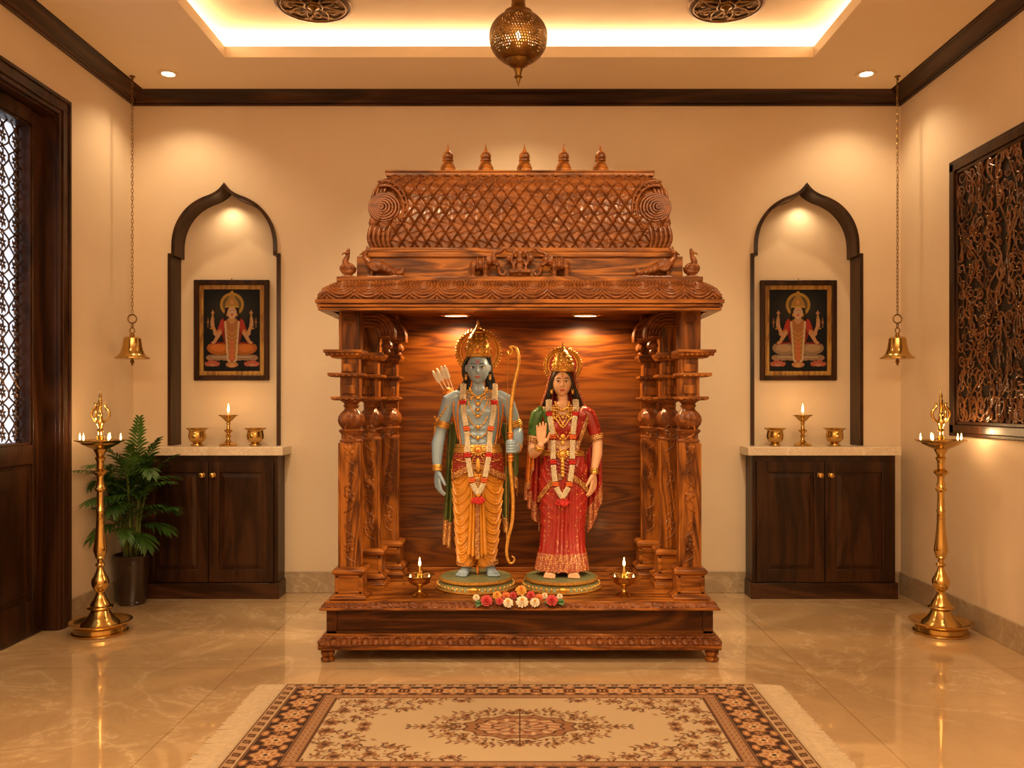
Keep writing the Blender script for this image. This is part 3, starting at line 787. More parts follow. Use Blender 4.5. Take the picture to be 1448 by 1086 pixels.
    p.poly([(X(.375), Z(.775)), (X(.5), Z(.80)), (X(.625), Z(.775)), (X(.61), Z(.84)), (X(.56), Z(.90)), (X(.5), Z(.965)), (X(.44), Z(.90)), (X(.39), Z(.84))], (.40, .22, .06))
    p.ell(X(.5), Z(.965), X(.028), Z(.020), gold); p.ell(X(.5), Z(.845), X(.03), Z(.03), (.60, .28, .10)); p.cap(X(.39), Z(.79), X(.61), Z(.79), X(.012), X(.012), (.55, .34, .08))
    for sx in (-1, 1):
        p.ell(X(.5 + sx * .035), Z(.727), X(.022), Z(.008), (.75, .68, .6)); p.ell(X(.5 + sx * .035), Z(.727), X(.009), Z(.007), (.01, .01, .01)); p.cap(X(.5 + sx * .015), Z(.744), X(.5 + sx * .058), Z(.744), X(.005), X(.003), (.02, .01, .01))
        p.ell(X(.5 + sx * .09), Z(.69), X(.014), Z(.02), gold)
    p.ell(X(.5), Z(.69), X(.026), Z(.009), (.50, .05, .04)); p.ell(X(.5), Z(.757), X(.008), Z(.008), (.6, .03, .02)); p.cap(X(.5), Z(.73), X(.5), Z(.708), X(.005), X(.009), (.52, .28, .17))
    return p.C * .72
M['print'] = painted('glazed_print', .55, 0)
M['print'].node_tree.nodes['Principled BSDF'].inputs['Specular IOR Level'].default_value = .12
M['gold_frame'] = wood('gilt_frame', (.16, .07, .018), (.30, .15, .035), (.42, .24, .06), 'z', 4, .4, .2)
def framed(px0, px1, py0, py1, knees, label):
    Yf = YB + NDEPTH - .025
    A = W(px0, py1, Yf); B_ = W(px1, py0, Yf); x0, x1, z0, z1 = A.x, B_.x, A.z, B_.z
    t = thing('framed_picture', ((x0 + x1) / 2, Yf + .024, z0), label, 'framed picture', None)
    def ring(i0, i1, y0, y1):
        a = MB(); a.box(x0 + i0, x0 + i1, y0, y1, z0 + i0, z1 - i0); a.box(x1 - i1, x1 - i0, y0, y1, z0 + i0, z1 - i0)
        a.box(x0 + i1, x1 - i1, y0, y1, z0 + i0, z0 + i1); a.box(x0 + i1, x1 - i1, y0, y1, z1 - i1, z1 - i0); return a
    ring(0, .030, Yf, Yf + .0245).build('frame', M['dark_z'], t, bevel=.004)
    ring(.030, .057, Yf + .010, Yf + .0245).build('gilt_mat', M['gold_frame'], t, bevel=.002)
    i = .057; nx, ny = 150, 212
    X, Z = np.meshgrid(np.linspace(x0 + i, x1 - i, nx), np.linspace(z0 + i, z1 - i, ny)); P = np.stack([X, np.full_like(X, Yf + .016), Z], -1)
    paint_mesh('print', P, goddess(x1 - x0 - 2 * i, z1 - z0 - 2 * i, knees), M['print'], t)
    a = MB(); a.tube([((x0 + x1) / 2, Yf + .012, z1 - .002), ((x0 + x1) / 2, Yf + .012, z1 + .008)], .003, 6); a.build('hanger', M['brass_old'], t)
framed(273.5, 380, 395.5, 538, (.42, .12, .025), 'framed seated goddess print with orange knees, in left alcove')
framed(1075.5, 1184, 396, 538, (.30, .20, .13), 'framed seated goddess print with greyish knees, in right alcove')
# ------------------------------------------------------------------ the carved teak shrine
shrine = thing('teak_shrine', (0, 4.0, 0), 'large carved teak shrine with pillars and a tall tiled roof against the back wall', 'shrine')
def ring_box(hx, y0, y1, z0, z1): a = MB(); a.box(-hx, hx, y0, y1, z0, z1); return a
BK = 4.46     # back of the shrine
def hmould(name, prof, hfun, mat, y_front, half, n_u=700, n_s=240, sides=True, parent=None):
    """moulding round the front and both sides with mitred corners. prof: [(out, z)] fine list; half, y_front: the
    rectangle at out = 0; hfun(s, v, kind) -> relief height along the normal"""
    a = MB(); prof = np.array(prof); d = np.gradient(prof, axis=0)
    nr = np.stack([d[:, 1], -d[:, 0]], 1); nr /= np.linalg.norm(nr, axis=1)[:, None] + 1e-9
    if nr[:, 0].sum() < 0: nr = -nr
    L = np.concatenate([[0], np.cumsum(np.hypot(*np.diff(prof, axis=0).T))])
    def side(n, half_len, place):
        u = np.linspace(-1, 1, n)[None, :]; o = prof[:, 0][:, None]
        s = u * (half_len + o)
        edge = np.clip((1 - np.abs(u)) * half_len / .02, 0, 1)
        h = hfun(s, (L / L[-1])[:, None] * np.ones_like(s), L[-1]) * edge
        oo = o + nr[:, 0][:, None] * h; zz = prof[:, 1][:, None] + nr[:, 1][:, None] * h
        a.grid(place(s, oo, zz))
    side(n_u, half, lambda s, o, z: np.stack([s, y_front - o, z * np.ones_like(s)], -1))
    if sides:
        hl = (BK - y_front) / 2; yc = (BK + y_front) / 2
        side(n_s, hl, lambda s, o, z: np.stack([-(half + o), yc - s, z * np.ones_like(s)], -1))
        side(n_s, hl, lambda s, o, z: np.stack([half + o, yc + s, z * np.ones_like(s)], -1))
    return a.build(name, mat, parent or shrine, norm=False, angle=60)
def fine(prof, n):
    P = [Vector((p[0], 0, p[1])) for p in prof]; L = [0]
    for i in range(1, len(P)): L.append(L[-1] + (P[i] - P[i - 1]).length)
    out = []
    for k in range(n):
        t = L[-1] * k / (n - 1); i = 0
        while i < len(L) - 2 and L[i + 1] < t: i += 1
        f = (t - L[i]) / max(1e-9, L[i + 1] - L[i]); p = P[i].lerp(P[i + 1], f); out.append((p.x, p.z))
    return out
# --- base
a = MB()
for (x, y) in ((-.838, 3.705), (.838, 3.705), (-.838, 4.40), (.838, 4.40)):
    q = MB(); q.lathe((x, y, 0), [(.022, 0), (.029, .004), (.031, .012), (.026, .018), (.020, .022), (.026, .026), (.030, .034), (.030, .044), (.022, .048), (.034, .052), (.034, .0575)], 24)
    q.build('foot', M['teak_z'], shrine)
def scrolls(period, depth, rows=1):
    def f(s, v, L):
        c = (np.floor(s / period) + .5) * period; dx = (s - c) / (period * .5); dz = (v - .5) * 2
        r = np.hypot(dx, dz * .95); an = np.arctan2(dz, dx)
        sp = .5 + .5 * np.cos(2 * PI * (r * 1.9) - an)
        ring = np.exp(-((r - .72) / .13) ** 2); mid = np.exp(-(r / .28) ** 2)
        leaf = np.exp(-((np.abs(dx) - 1) / .22) ** 2) * (.5 + .5 * np.cos(dz * 9))
        return depth * np.clip(ring + .9 * mid + .35 * sp * (r < .8) + .7 * leaf, 0, 1.2)
    return f
ring_box(.872, 3.66, BK + .03, .0575, .077).build('base_slab', M['teak_x'], shrine, bevel=.004)
hmould('base_carving', fine([(.006, .077), (.004, .088), (-.012, .100), (-.018, .112)], 26), scrolls(.046, .008), M['carved'], 3.667, .866, 800)
ring_box(.852, 3.695, BK, .070, .118).build('base_core', M['teak_x'], shrine, bevel=.003)
ring_box(.843, 3.72, BK - .01, .110, .232).build('plinth_panel', M['dark_teak'], shrine, bevel=.003)
a = MB(); a.box(-.846, -.80, 3.712, 3.74, .116, .232); a.box(.80, .846, 3.712, 3.74, .116, .232); a.box(-.846, .846, 3.712, 3.74, .116, .130); a.box(-.846, .846, 3.712, 3.74, .222, .232)
a.build('plinth_frame', M['dark_teak'], shrine, bevel=.003)
ring_box(.868, 3.668, BK + .02, .227, .2365).build('platform_edge', M['teak_x'], shrine, bevel=.003)
def frets(period, depth):
    def f(s, v, L):
        k = np.floor(s / period); t = s / period - k; kk = np.mod(k * 7, 5)
        wv = .5 + .5 * np.sin(2 * PI * (t * (1 + np.mod(kk, 2)) + v * 1.2 + kk * .3)); box = (t > .06) & (t < .94) & (v > .12) & (v < .9)
        return depth * box * (.35 + .65 * (wv > .45))
    return f
hmould('platform_carving', fine([(.020, .2365), (.010, .2445), (-.004, .2575)], 22), frets(.048, .0045), M['carved'], 3.694, .846, 900)
ring_box(.848, 3.692, BK, .2355, .262).build('platform', M['teak_x'], shrine, bevel=.002)
# --- back panel and inner ceiling
a = MB(); a.box(-.80, .80, 4.35, 4.375, .262, 1.562); a.build('back_panel', M['panel'], shrine, smooth=False)
a = MB(); a.box(-.80, .80, 4.335, 4.349, .262, .285); a.build('back_skirting', M['teak_x'], shrine, bevel=.003)
a = MB(); a.box(-.80, .80, 3.66, 4.40, 1.5625, 1.59); a.build('inner_ceiling', M['teak_x'], shrine, smooth=False)
for x in (-.315, .325):
    a = MB(); a.lathe((x, 4.19, 1.5625), [(.080, 0), (.082, -.004), (.078, -.009), (.066, -.010), (.064, -.004)], 40, sy=.55)
    sp_ = a.build('shrine_light', M['brass'], shrine)
    a = MB(); a.lathe((x, 4.19, 1.5625), [(.064, -.001), (.064, -.006)], 36, sy=.55); a.build('lens', M['lamp_disc'], sp_)
    spot('shrine_beam', (x, 4.19, 1.550), 21, WARMER, 160, .35, .02, parent=shrine)
# --- pillars: (x, y, outward reach of the slabs, plinth lift)
def pillar(sx, x, y, reach, inner, lift):
    p = MB(); p.mx = sx; h = .043; z0, z1 = .262 + lift, .950
    p.steps(x, y, [(h, z0 + .12), (h, z1)])
    # fluted corners and a face frame
    for dx in (-h, h): p.box(x + dx * 1.04 - .005, x + dx * 1.04 + .005, y - h - .004, y - h + .006, z0 + .13, z1)
    # neck blocks between slabs, top block
    p.steps(x, y, [(.042, 1.150), (.042, 1.252)]); p.steps(x, y, [(.038, 1.252), (.038, 1.345)]); p.steps(x, y, [(.046, 1.345), (.047, 1.562)])
    p.box(x - .030, x + .030, y - .049, y - .040, 1.165, 1.205); p.box(x - .028, x + .028, y - .047, y - .038, 1.262, 1.30)
    P = p.build('pillar', M['teak_z'], shrine, bevel=.003)
    # relief vine on the shaft front
    c = MB(); c.mx = sx
    rr = random.Random(int(y * 100)); yy = y - h - .0005
    for seg in (0, 1, 2):
        zc = z0 + .18 + seg * .2 + rr.uniform(0, .04)
        for q in range(3):
            zz = zc + q * .055; sg = 1 if (q + seg) % 2 else -1
            c.tube(catmull([(x - sg * .022, yy, zz - .02), (x + sg * .010, yy, zz), (x + sg * .020, yy, zz + .03), (x + sg * .004, yy, zz + .05), (x - sg * .008, yy, zz + .035)], 5), [.004] * 21, 6)
        c.ball((x, yy, zc + .05), (.013, .005, .018), 10, 6)
        for k in range(5):
            an = k * 2 * PI / 5 + .4; c.ball((x + .017 * math.cos(an), yy, zc + .05 + .023 * math.sin(an)), (.009, .004, .010), 8, 5)
    c.build('relief', M['teak_z'], P)
    # pedestal
    b = MB(); b.mx = sx
    if lift: b.steps(x, y, [(.078, .262), (.078, .262 + lift * .5), (.070, .262 + lift * .62), (.070, .262 + lift)])
    b.steps(x, y, [(.078, z0), (.080, z0 + .008), (.068, z0 + .018), (.060, z0 + .024), (.060, z0 + .104), (.066, z0 + .110), (.072, z0 + .114), (.072, z0 + .128), (.062, z0 + .136), (.046, z0 + .140)])
    for dx in (-1, 1): b.box(x + dx * .052 - .009, x + dx * .052 + .009, y - .064, y - .058, z0 + .026, z0 + .104)
    b.box(x - .06, x + .06, y - .064, y - .058, z0 + .026, z0 + .036); b.box(x - .06, x + .06, y - .064, y - .058, z0 + .094, z0 + .104)
    b.build('pedestal', M['teak_x'], P, bevel=.0025)
    # capital: band, spiral pot, petals, neck
    b = MB(); b.mx = sx
    b.lathe((x, y, 0), [(.046, .948), (.051, .952), (.051, .960), (.044, .965), (.044, .988), (.050, .994), (.054, 1.004), (.046, 1.010)], 32, mod=lambda t, z: 1 + (.05 * abs(math.cos(4 * t)) if z > .99 else 0))
    b.lathe((x, y, 0), [(.030, 1.006), (.040, 1.014), (.050, 1.030), (.054, 1.048), (.052, 1.066), (.044, 1.082), (.030, 1.094), (.026, 1.104)], 64, mod=lambda t, z: 1 + .075 * abs(math.cos(4.5 * t + 26 * (z - 1.05))) + .05 * math.cos(9 * t - 52 * (z - 1.05)))
    b.lathe((x, y, 0), [(.026, 1.100), (.032, 1.108), (.036, 1.114), (.030, 1.120), (.036, 1.128), (.050, 1.136), (.052, 1.142), (.03, 1.143)], 32)
    b.build('capital', M['carved'], P, angle=50)
    # spreading bracket slabs
    for i, (zc, ro, th) in enumerate(((1.143, reach * .72, .018), (1.246, reach * .84, .020), (1.334, reach, .022))):
        b = MB(); b.mx = sx; zc += (y - 3.79) * .001
        xo, xi = x - ro, x + inner * (.9 if i < 2 else 1.0); yo = .068 + i * .005
        if i == 2:
            b.frustum((xo + .035, xi - .015, y - yo + .02, y + yo - .02, zc - .010), (xo + .006, xi, y - yo, y + yo, zc + .012)); b.box(xo, xi, y - yo - .003, y + yo, zc + .012, zc + .026)
            k = int((xi - xo) / .022)
            for q in range(k): b.ball((xo + .016 + q * .022, y - yo + .008, zc + .006), (.010, .008, .009), 8, 6)
        else:
            b.frustum((xo + .012, xi - .01, y - yo + .01, y + yo - .01, zc - .006), (xo, xi, y - yo, y + yo, zc)); b.box(xo, xi, y - yo, y + yo, zc, zc + th * .6)
            k = int((xi - xo) / .026)
            for q in range(k): b.ball((xo + .016 + q * .026, y - yo + .004, zc - .001), (.009, .007, .005), 8, 5)
        b.build('bracket_slab', M['teak_x'], P, bevel=.002)
    return P
def rosette(sx, x, y, z, P):
    b = MB(); b.mx = sx
    b.torus((x, y, z), .026, .004, (0, 1, 0), 28, 6); b.torus((x, y, z), .018, .003, (0, 1, 0), 24, 6); b.ball((x, y, z), (.006, .005, .006), 10, 6)
    for k in range(9): an = k * 2 * PI / 9; b.ball((x + .0115 * math.cos(an), y, z + .0115 * math.sin(an)), (.0045, .003, .0045), 6, 4)
    b.lathe((x, y + .004, z), [(.028, 0), (.028, -.003)], 28, axis='y'); b.build('rosette', M['carved'], P)
def corbel(sx, cx_, y, zt, P):
    """ribbed curling bracket from the pillar's head inward, ending in a hanging knob"""
    b = MB(); b.mx = sx; zc = zt - .112
    def arc(r, yo, a1=8): return [(cx_ - .06, yo, zc + r)] + [(cx_ + r * math.cos(math.radians(90 - i * (90 + a1) / 15)), yo - .006 * math.sin(i / 15 * 2), zc + r * math.sin(math.radians(90 - i * (90 + a1) / 15))) for i in range(16)]
    for yo in (y - .026, y + .018):
        for k in range(5): b.tube(arc(.104 - k * .0155, yo), .0092, 8)
    o_ = [(p[0], p[2]) for p in arc(.106, 0)]; n_ = [(p[0], p[2]) for p in arc(.034, 0)]
    b.prism(o_ + n_[::-1], y - .024, y + .018)
    kx = (o_[-1][0] + n_[-1][0]) / 2; kz = o_[-1][1] + .008
    b.lathe((kx, y - .004, kz), [(.040, .008), (.044, 0), (.038, -.008), (.018, -.014), (.015, -.020), (.023, -.032), (.027, -.044), (.022, -.056), (.012, -.062), (.014, -.068), (.019, -.074), (.012, -.082), (.003, -.088)], 28, mod=lambda t, z: 1 + .05 * math.cos(8 * t) * (1 if -.058 < z - 0 < -.02 else 0))
    b.build('corbel', M['carved'], P, angle=50)
for sx in (-1, 1):
    s = -sx   # built for the left (negative x) side with positive sx meaning mirrored
    P1 = pillar(s, -.752, 3.79, .108, .062, 0); rosette(s, -.752, 3.741, 1.502, P1)
    P2 = pillar(s, -.705, 4.015, .090, .070, .045); corbel(s, -.692, 3.985, 1.556, P2)
    P3 = pillar(s, -.650, 4.245, .080, .066, .045); corbel(s, -.668, 4.20, 1.556, P3)
    a = MB(); a.mx = s; a.box(-.705, -.62, 4.30, 4.352, .262, 1.562); a.build('rear_post', M['teak_z'], shrine, bevel=.003)
# --- eave
a = MB()
for (hx, y0, z0, z1) in ((.862, 3.602, 1.520, 1.532), (.866, 3.598, 1.534, 1.546), (.870, 3.594, 1.548, 1.566)):
    a.box(-hx, hx, y0, BK + .02, z0 + .0, z1) if False else None
def frame_ring(a, hx, y0, y1, z0, z1, w):
    a.box(-hx, hx, y0, y0 + w, z0, z1); a.box(-hx, -hx + w, y0 + w, y1, z0, z1); a.box(hx - w, hx, y0 + w, y1, z0, z1); a.box(-hx + w, hx - w, y1 - w, y1, z0, z1)
a = MB()
for (hx, y0, z0, z1) in ((.858, 3.606, 1.5195, 1.531), (.851, 3.613, 1.531, 1.534), (.862, 3.602, 1.534, 1.546), (.853, 3.611, 1.546, 1.549), (.868, 3.596, 1.549, 1.566)):
    frame_ring(a, hx, y0, BK + .02, z0, z1, .05)
a.build('eave', M['teak_x'], shrine, bevel=.002)
a = MB(); a.box(-.83, .83, 3.64, BK, 1.566, 1.60); a.build('eave_deck', M['teak_x'], shrine, smooth=False)
def swags(period, depth):
    def f(s, v, L):
        c = (np.floor(s / period) + .5) * period; dx = (s - c); dz = (v - .62) * L
        r = np.hypot(dx, dz * 1.0) ; r = np.where(dz > 0, np.hypot(dx, dz * .55), r)
        rib = np.abs(np.sin(PI * r / .0125)) ** .8
        ctr = np.exp(-((dx / .014) ** 2 + ((dz - .010) / .022) ** 2)) * 1.4 * (.7 + .3 * np.cos(dz * 700))
        edge = np.clip(np.minimum(v, 1 - v) / .06, 0, 1)
        return depth * (rib * (1 - np.clip(ctr, 0, 1)) + ctr) * edge
    return f
hmould('eave_carving', fine([(.010, 1.566), (.022, 1.574), (.020, 1.590), (.006, 1.612), (-.022, 1.634), (-.052, 1.650), (-.062, 1.656)], 52), swags(.1175, .0095), M['carved'], 3.640, .840, 900, 300)
a = MB(); a.box(-.796, .796, 3.695, BK, 1.60, 1.656); a.build('eave_core', M['teak_x'], shrine, smooth=False)
a = MB(); a.box(-.797, .797, 3.690, BK, 1.655, 1.676); a.build('ledge_slab', M['teak_x'], shrine, bevel=.003)
a = MB(); a.box(-.730, .730, 3.80, BK - .03, 1.676, 1.782); a.build('drum', M['teak_x'], shrine, bevel=.003)
a = MB(); a.box(-.706, .706, 3.79, BK - .05, 1.776, 1.800); a.box(-.69, .69, 3.80, BK - .06, 1.800, 1.822); a.build('drum_moulding', M['teak_x'], shrine, bevel=.005)
# --- curved roof with lattice and tiles
def roof():
    a = MB()
    prof = [(0, 1.815), (.005, 1.87), (.005, 1.95), (0, 2.02), (-.010, 2.075), (-.030, 2.120), (-.062, 2.155), (-.100, 2.176)]
    P = np.array(fine(prof, 110)); d = np.gradient(P, axis=0); nr = np.stack([d[:, 1], -d[:, 0]], 1); nr /= np.linalg.norm(nr, axis=1)[:, None]
    L = np.concatenate([[0], np.cumsum(np.hypot(*np.diff(P, axis=0).T))])[:, None]
    def relief(s, v, end):
        # diamond lattice of raised ribs, wavy tiles between
        p = .056
        a1 = s / p + v * .675 / p; a2 = s / p - v * .675 / p
        d1 = np.abs(a1 - np.round(a1)) * p; d2 = np.abs(a2 - np.round(a2)) * p
        rib = np.maximum(np.exp(-(d2 / .0036) ** 2), .85 * np.exp(-(d1 / .0034) ** 2))
        row = v / .0415 + .12 * np.sin(s * 112); kr = np.floor(row); tile = (row - kr); ph = s / .028 + .37 * kr
        sc = .5 + .5 * np.sin(2 * PI * ph) * np.sin(s * 61 + kr * 2.3); tl = (1 - tile) ** 1.3 + .30 * sc
        return .0042 * tl + .0120 * rib
    hl, y0, y1 = .672, 3.845, 4.40
    n = 960; u = np.linspace(-1, 1, n)[None, :]; o = P[:, 0][:, None]; s = u * (hl + o * .75); e = np.clip((1 - np.abs(u)) * hl / .03, 0, 1)
    h = relief(s, L * np.ones_like(s), hl) * e
    a.grid(np.stack([s, y0 - (o + nr[:, 0][:, None] * h), P[:, 1][:, None] + nr[:, 1][:, None] * h], -1))
    a.grid(np.stack([s, y1 + (o + nr[:, 0][:, None] * h), P[:, 1][:, None] + nr[:, 1][:, None] * h], -1)[::2, ::3])
    n2 = 160; u = np.linspace(-1, 1, n2)[None, :]
    yc = (y0 + y1) / 2; hy = (y1 - y0) / 2; s2 = u * (hy + o); h2 = relief(s2, L * np.ones_like(s2), hy) * np.clip((1 - np.abs(u)) * hy / .03, 0, 1)
    for sg in (-1, 1):
        a.grid(np.stack([sg * (hl + o * .75 + nr[:, 0][:, None] * h2), yc + s2, (P[:, 1][:, None] + nr[:, 1][:, None] * h2) * np.ones_like(s2)], -1))
    a.add([(-.59, 3.95, 2.176), (.59, 3.95, 2.176), (.59, 4.30, 2.176), (-.59, 4.30, 2.176)], [(0, 1, 2, 3)])
    return a.build('tiled_roof', M['carved'], shrine, norm=False, angle=60)
roof()
# carved scroll ends at the roof's corners: nested arches with a fan of ribs below
for sg in (-1, 1):
    a = MB(); a.mx = sg
    cx_, cz_ = .612, 2.010; yy = 3.838
    a.lathe((cx_, yy + .020, cz_), [(.074, 0), (.074, -.010), (.02, -.011)], 40, axis='y')
    for k in range(6): a.torus((cx_ + .016 - k * .003, yy, cz_ + .004 - k * .0008), .010 + k * .0115, .0062 if k % 2 else .0075, (0, 1, 0), 40, 6, sy=.9)
    a.ball((cx_ + .016, yy, cz_ + .004), (.008, .008, .009), 12, 8)
    # big arc sweeping round the rosette on its inner side, with a beaded rim
    for r, w in ((.090, .008), (.108, .006)):
        pts = []
        for i in range(26):
            an = math.radians(75 + i * 8.2); pts.append((min(.674, cx_ + r * math.cos(an) * .95), yy + .004, cz_ + r * math.sin(an) * 1.12))
        a.tube(pts, w, 8)
    for k in range(12):
        an = math.radians(85 + k * 17); a.ball((cx_ + .099 * math.cos(an) * .95, yy, cz_ + .099 * math.sin(an) * 1.12), (.008, .008, .008), 8, 6)
    for k in range(5):
        x = .590 + k * .0215
        a.tube(catmull([(x - .004, yy + .006, 1.925), (x + .004, yy - .002, 1.895), (x + .006, yy - .003, 1.862), (x - .002 * k, yy + .002, 1.828)], 6), .0095, 8)
    for k in range(4):
        a.tube(catmull([(.672 - k * .018, yy + .012, 2.04 + k * .008), (.660 - k * .017, yy + .018, 2.085 + k * .006), (.625 - k * .010, yy + .046, 2.135 + k * .003)], 6), .0075, 8)
    a.build('scroll_end', M['carved'], shrine, angle=60)
    a = MB(); a.mx = sg; a.lathe((.668, 4.12, 1.99), [(.10, 0), (.10, .012), (.02, .014)], 36, axis='x')
    for k in range(4): a.torus((.682, 4.12, 1.99), .02 + k * .025, .007, (1, 0, 0), 28, 6)
    a.build('side_rosette', M['carved'], shrine, angle=60)
# --- top slab and finials
a = MB(); a.frustum((-.585, .585, 3.985, 4.285, 2.168), (-.612, .612, 3.958, 4.31, 2.182)); a.box(-.624, .624, 3.948, 4.32, 2.182, 2.200); a.box(-.628, .628, 3.944, 4.325, 2.200, 2.2085)
tops = a.build('ridge_slab', M['teak_x'], shrine, bevel=.003)
a = MB()
for i in range(86): x = -.585 + i * 1.17 / 85; a.box(x - .004, x + .004, 3.955, 3.985, 2.170, 2.179)
a.build('dentils', M['carved'], tops)
FP = [(.036, 0), (.038, .006), (.037, .014), (.034, .018), (.036, .022), (.033, .030), (.026, .044), (.022, .052), (.026, .055), (.026, .061), (.019, .064), (.024, .068), (.026, .078), (.022, .090), (.013, .098), (.008, .106), (.004, .118), (.001, .138)]
f0 = MB(); f0.lathe((-.338, 3.995, 2.2085), FP, 28); f0 = f0.build('finial', M['teak_z'], shrine)
for x in (-.160, .022, .207, .380):
    c = f0.copy(); COL.objects.link(c); c.location = Vector(f0.location) + Vector((x + .338, 0, 0))

# --- animals carved on the ledge (z 1.676, in front of the drum)
def figure(name, build, voxel=.0026, mat='carved', sg=1, label=None):
    a = MB(); a.mx = sg; build(a); return a.build(name, M[mat], shrine, remesh=voxel, smooth_it=2, label=label)
def elephant(a):
    x, y, z = -.172, 3.745, 1.676        # left elephant facing the centre
    a.ball((x, y, z + .060), (.046, .026, .030), 18, 12)
    for dx, dy in ((-.034, -.012), (-.026, .014), (.020, -.012), (.026, .014)): a.tube([(x + dx, y + dy, z + .050), (x + dx, y + dy, z + .004)], [.0125, .0095], 8)
    a.ball((x + .050, y, z + .078), (.023, .020, .025), 14, 10)
    a.ball((x + .036, y - .021, z + .076), (.015, .006, .021), 12, 8)
    a.tube(catmull([(x + .066, y, z + .072), (x + .078, y, z + .046), (x + .084, y, z + .020), (x + .100, y, z + .014), (x + .110, y, z + .028), (x + .100, y, z + .040)], 6), [.010 - .005 * i / 30 for i in range(31)], 8)
    a.tube(catmull([(x + .058, y - .012, z + .066), (x + .070, y - .016, z + .056), (x + .086, y - .016, z + .062)], 5), [.0045] * 10 + [.003], 6)
    a.tube(catmull([(x + .052, y, z + .098), (x + .066, y, z + .112), (x + .088, y, z + .118), (x + .104, y, z + .134), (x + .118, y, z + .120)], 5), [.009] * 15 + [.008, .007, .007, .006, .005, .005], 8)
    a.tube([(x - .044, y, z + .068), (x - .054, y, z + .046), (x - .050, y, z + .022)], .0035, 6)
    a.tube([(x - .012, y - .027, z + .088), (x - .012, y - .030, z + .040)], .004, 6); a.tube([(x + .012, y - .027, z + .088), (x + .012, y - .030, z + .040)], .004, 6)
    a.box(x - .055, x + .075, y - .022, y + .022, z - .002, z + .006)
for sg in (1, -1): figure('carved_elephant', elephant, sg=sg)
def seated(a):
    x, y, z = 0.0, 3.745, 1.676
    a.ball((x, y, z + .014), (.050, .020, .013), 14, 8)
    for s_ in (-1, 1):
        a.tube(catmull([(x, y, z + .034), (x + s_ * .030, y - .010, z + .032), (x + s_ * .042, y - .012, z + .026), (x + s_ * .010, y - .018, z + .026)], 5), .010, 8)
        a.tube(catmull([(x + s_ * .018, y, z + .078), (x + s_ * .034, y - .004, z + .064), (x + s_ * .036, y - .004, z + .088), (x + s_ * .030, y - .004, z + .104)], 5), .006, 8)
        a.tube(catmull([(x + s_ * .016, y, z + .074), (x + s_ * .028, y - .008, z + .054), (x + s_ * .024, y - .014, z + .042)], 5), .0055, 8)
        a.ball((x + s_ * .050, y, z + .090), (.012, .008, .016), 10, 6)
    a.tube([(x, y, z + .034), (x, y, z + .060), (x, y, z + .076)], [.018, .015, .019], 12)
    a.ball((x, y, z + .096), (.014, .014, .016), 12, 8); a.lathe((x, y, z + .104), [(.014, 0), (.012, .010), (.006, .020), (.001, .028)], 12)
    for k in range(7): an = k * PI / 6; a.ball((x + .030 * math.cos(an), y + .006, z + .100 + .028 * math.sin(an)), (.008, .005, .008), 8, 6)
figure('carved_seated_figure', seated, .0024)
def parrot_up(a):     # upright bird at the corner
    x, y, z = -.757, 3.735, 1.676
    a.ball((x, y, z + .040), (.023, .020, .030), 14, 10); a.ball((x + .004, y, z + .026), (.024, .020, .018), 14, 10)
    a.tube(catmull([(x - .004, y - .004, z + .050), (x - .010, y - .004, z + .072), (x - .002, y - .004, z + .090), (x + .002, y - .006, z + .104)], 6), [.017 - .0005 * i for i in range(19)], 10)
    a.ball((x, y - .006, z + .108), (.012, .011, .011), 12, 8)
    a.tube(catmull([(x - .008, y - .010, z + .108), (x - .018, y - .013, z + .106), (x - .022, y - .013, z + .098)], 5), [.006 - .0004 * i for i in range(11)], 7)
    for q in (-.006, 0, .006): a.tube([(x + q * .5 + .002, y - .004, z + .114), (x + q + .004, y - .002, z + .130 - abs(q))], [.004, .003], 6)
    for s_ in (-1, 1): a.tube(catmull([(x + s_ * .016, y - .010, z + .056), (x + s_ * .025, y - .008, z + .040), (x + s_ * .018, y - .006, z + .020)], 5), [.008, .009, .010, .011, .011, .011, .010, .009, .008, .007, .006], 8); a.tube([(x + s_ * .009, y - .006, z + .016), (x + s_ * .010, y - .010, z + .002)], .0055, 6)
    a.tube(catmull([(x + .010, y + .008, z + .030), (x + .026, y + .006, z + .030), (x + .034, y + .006, z + .046)], 5), [.010] * 6 + [.008, .007, .006, .005, .004], 8)
    a.box(x - .026, x + .030, y - .018, y + .016, z - .001, z + .008)
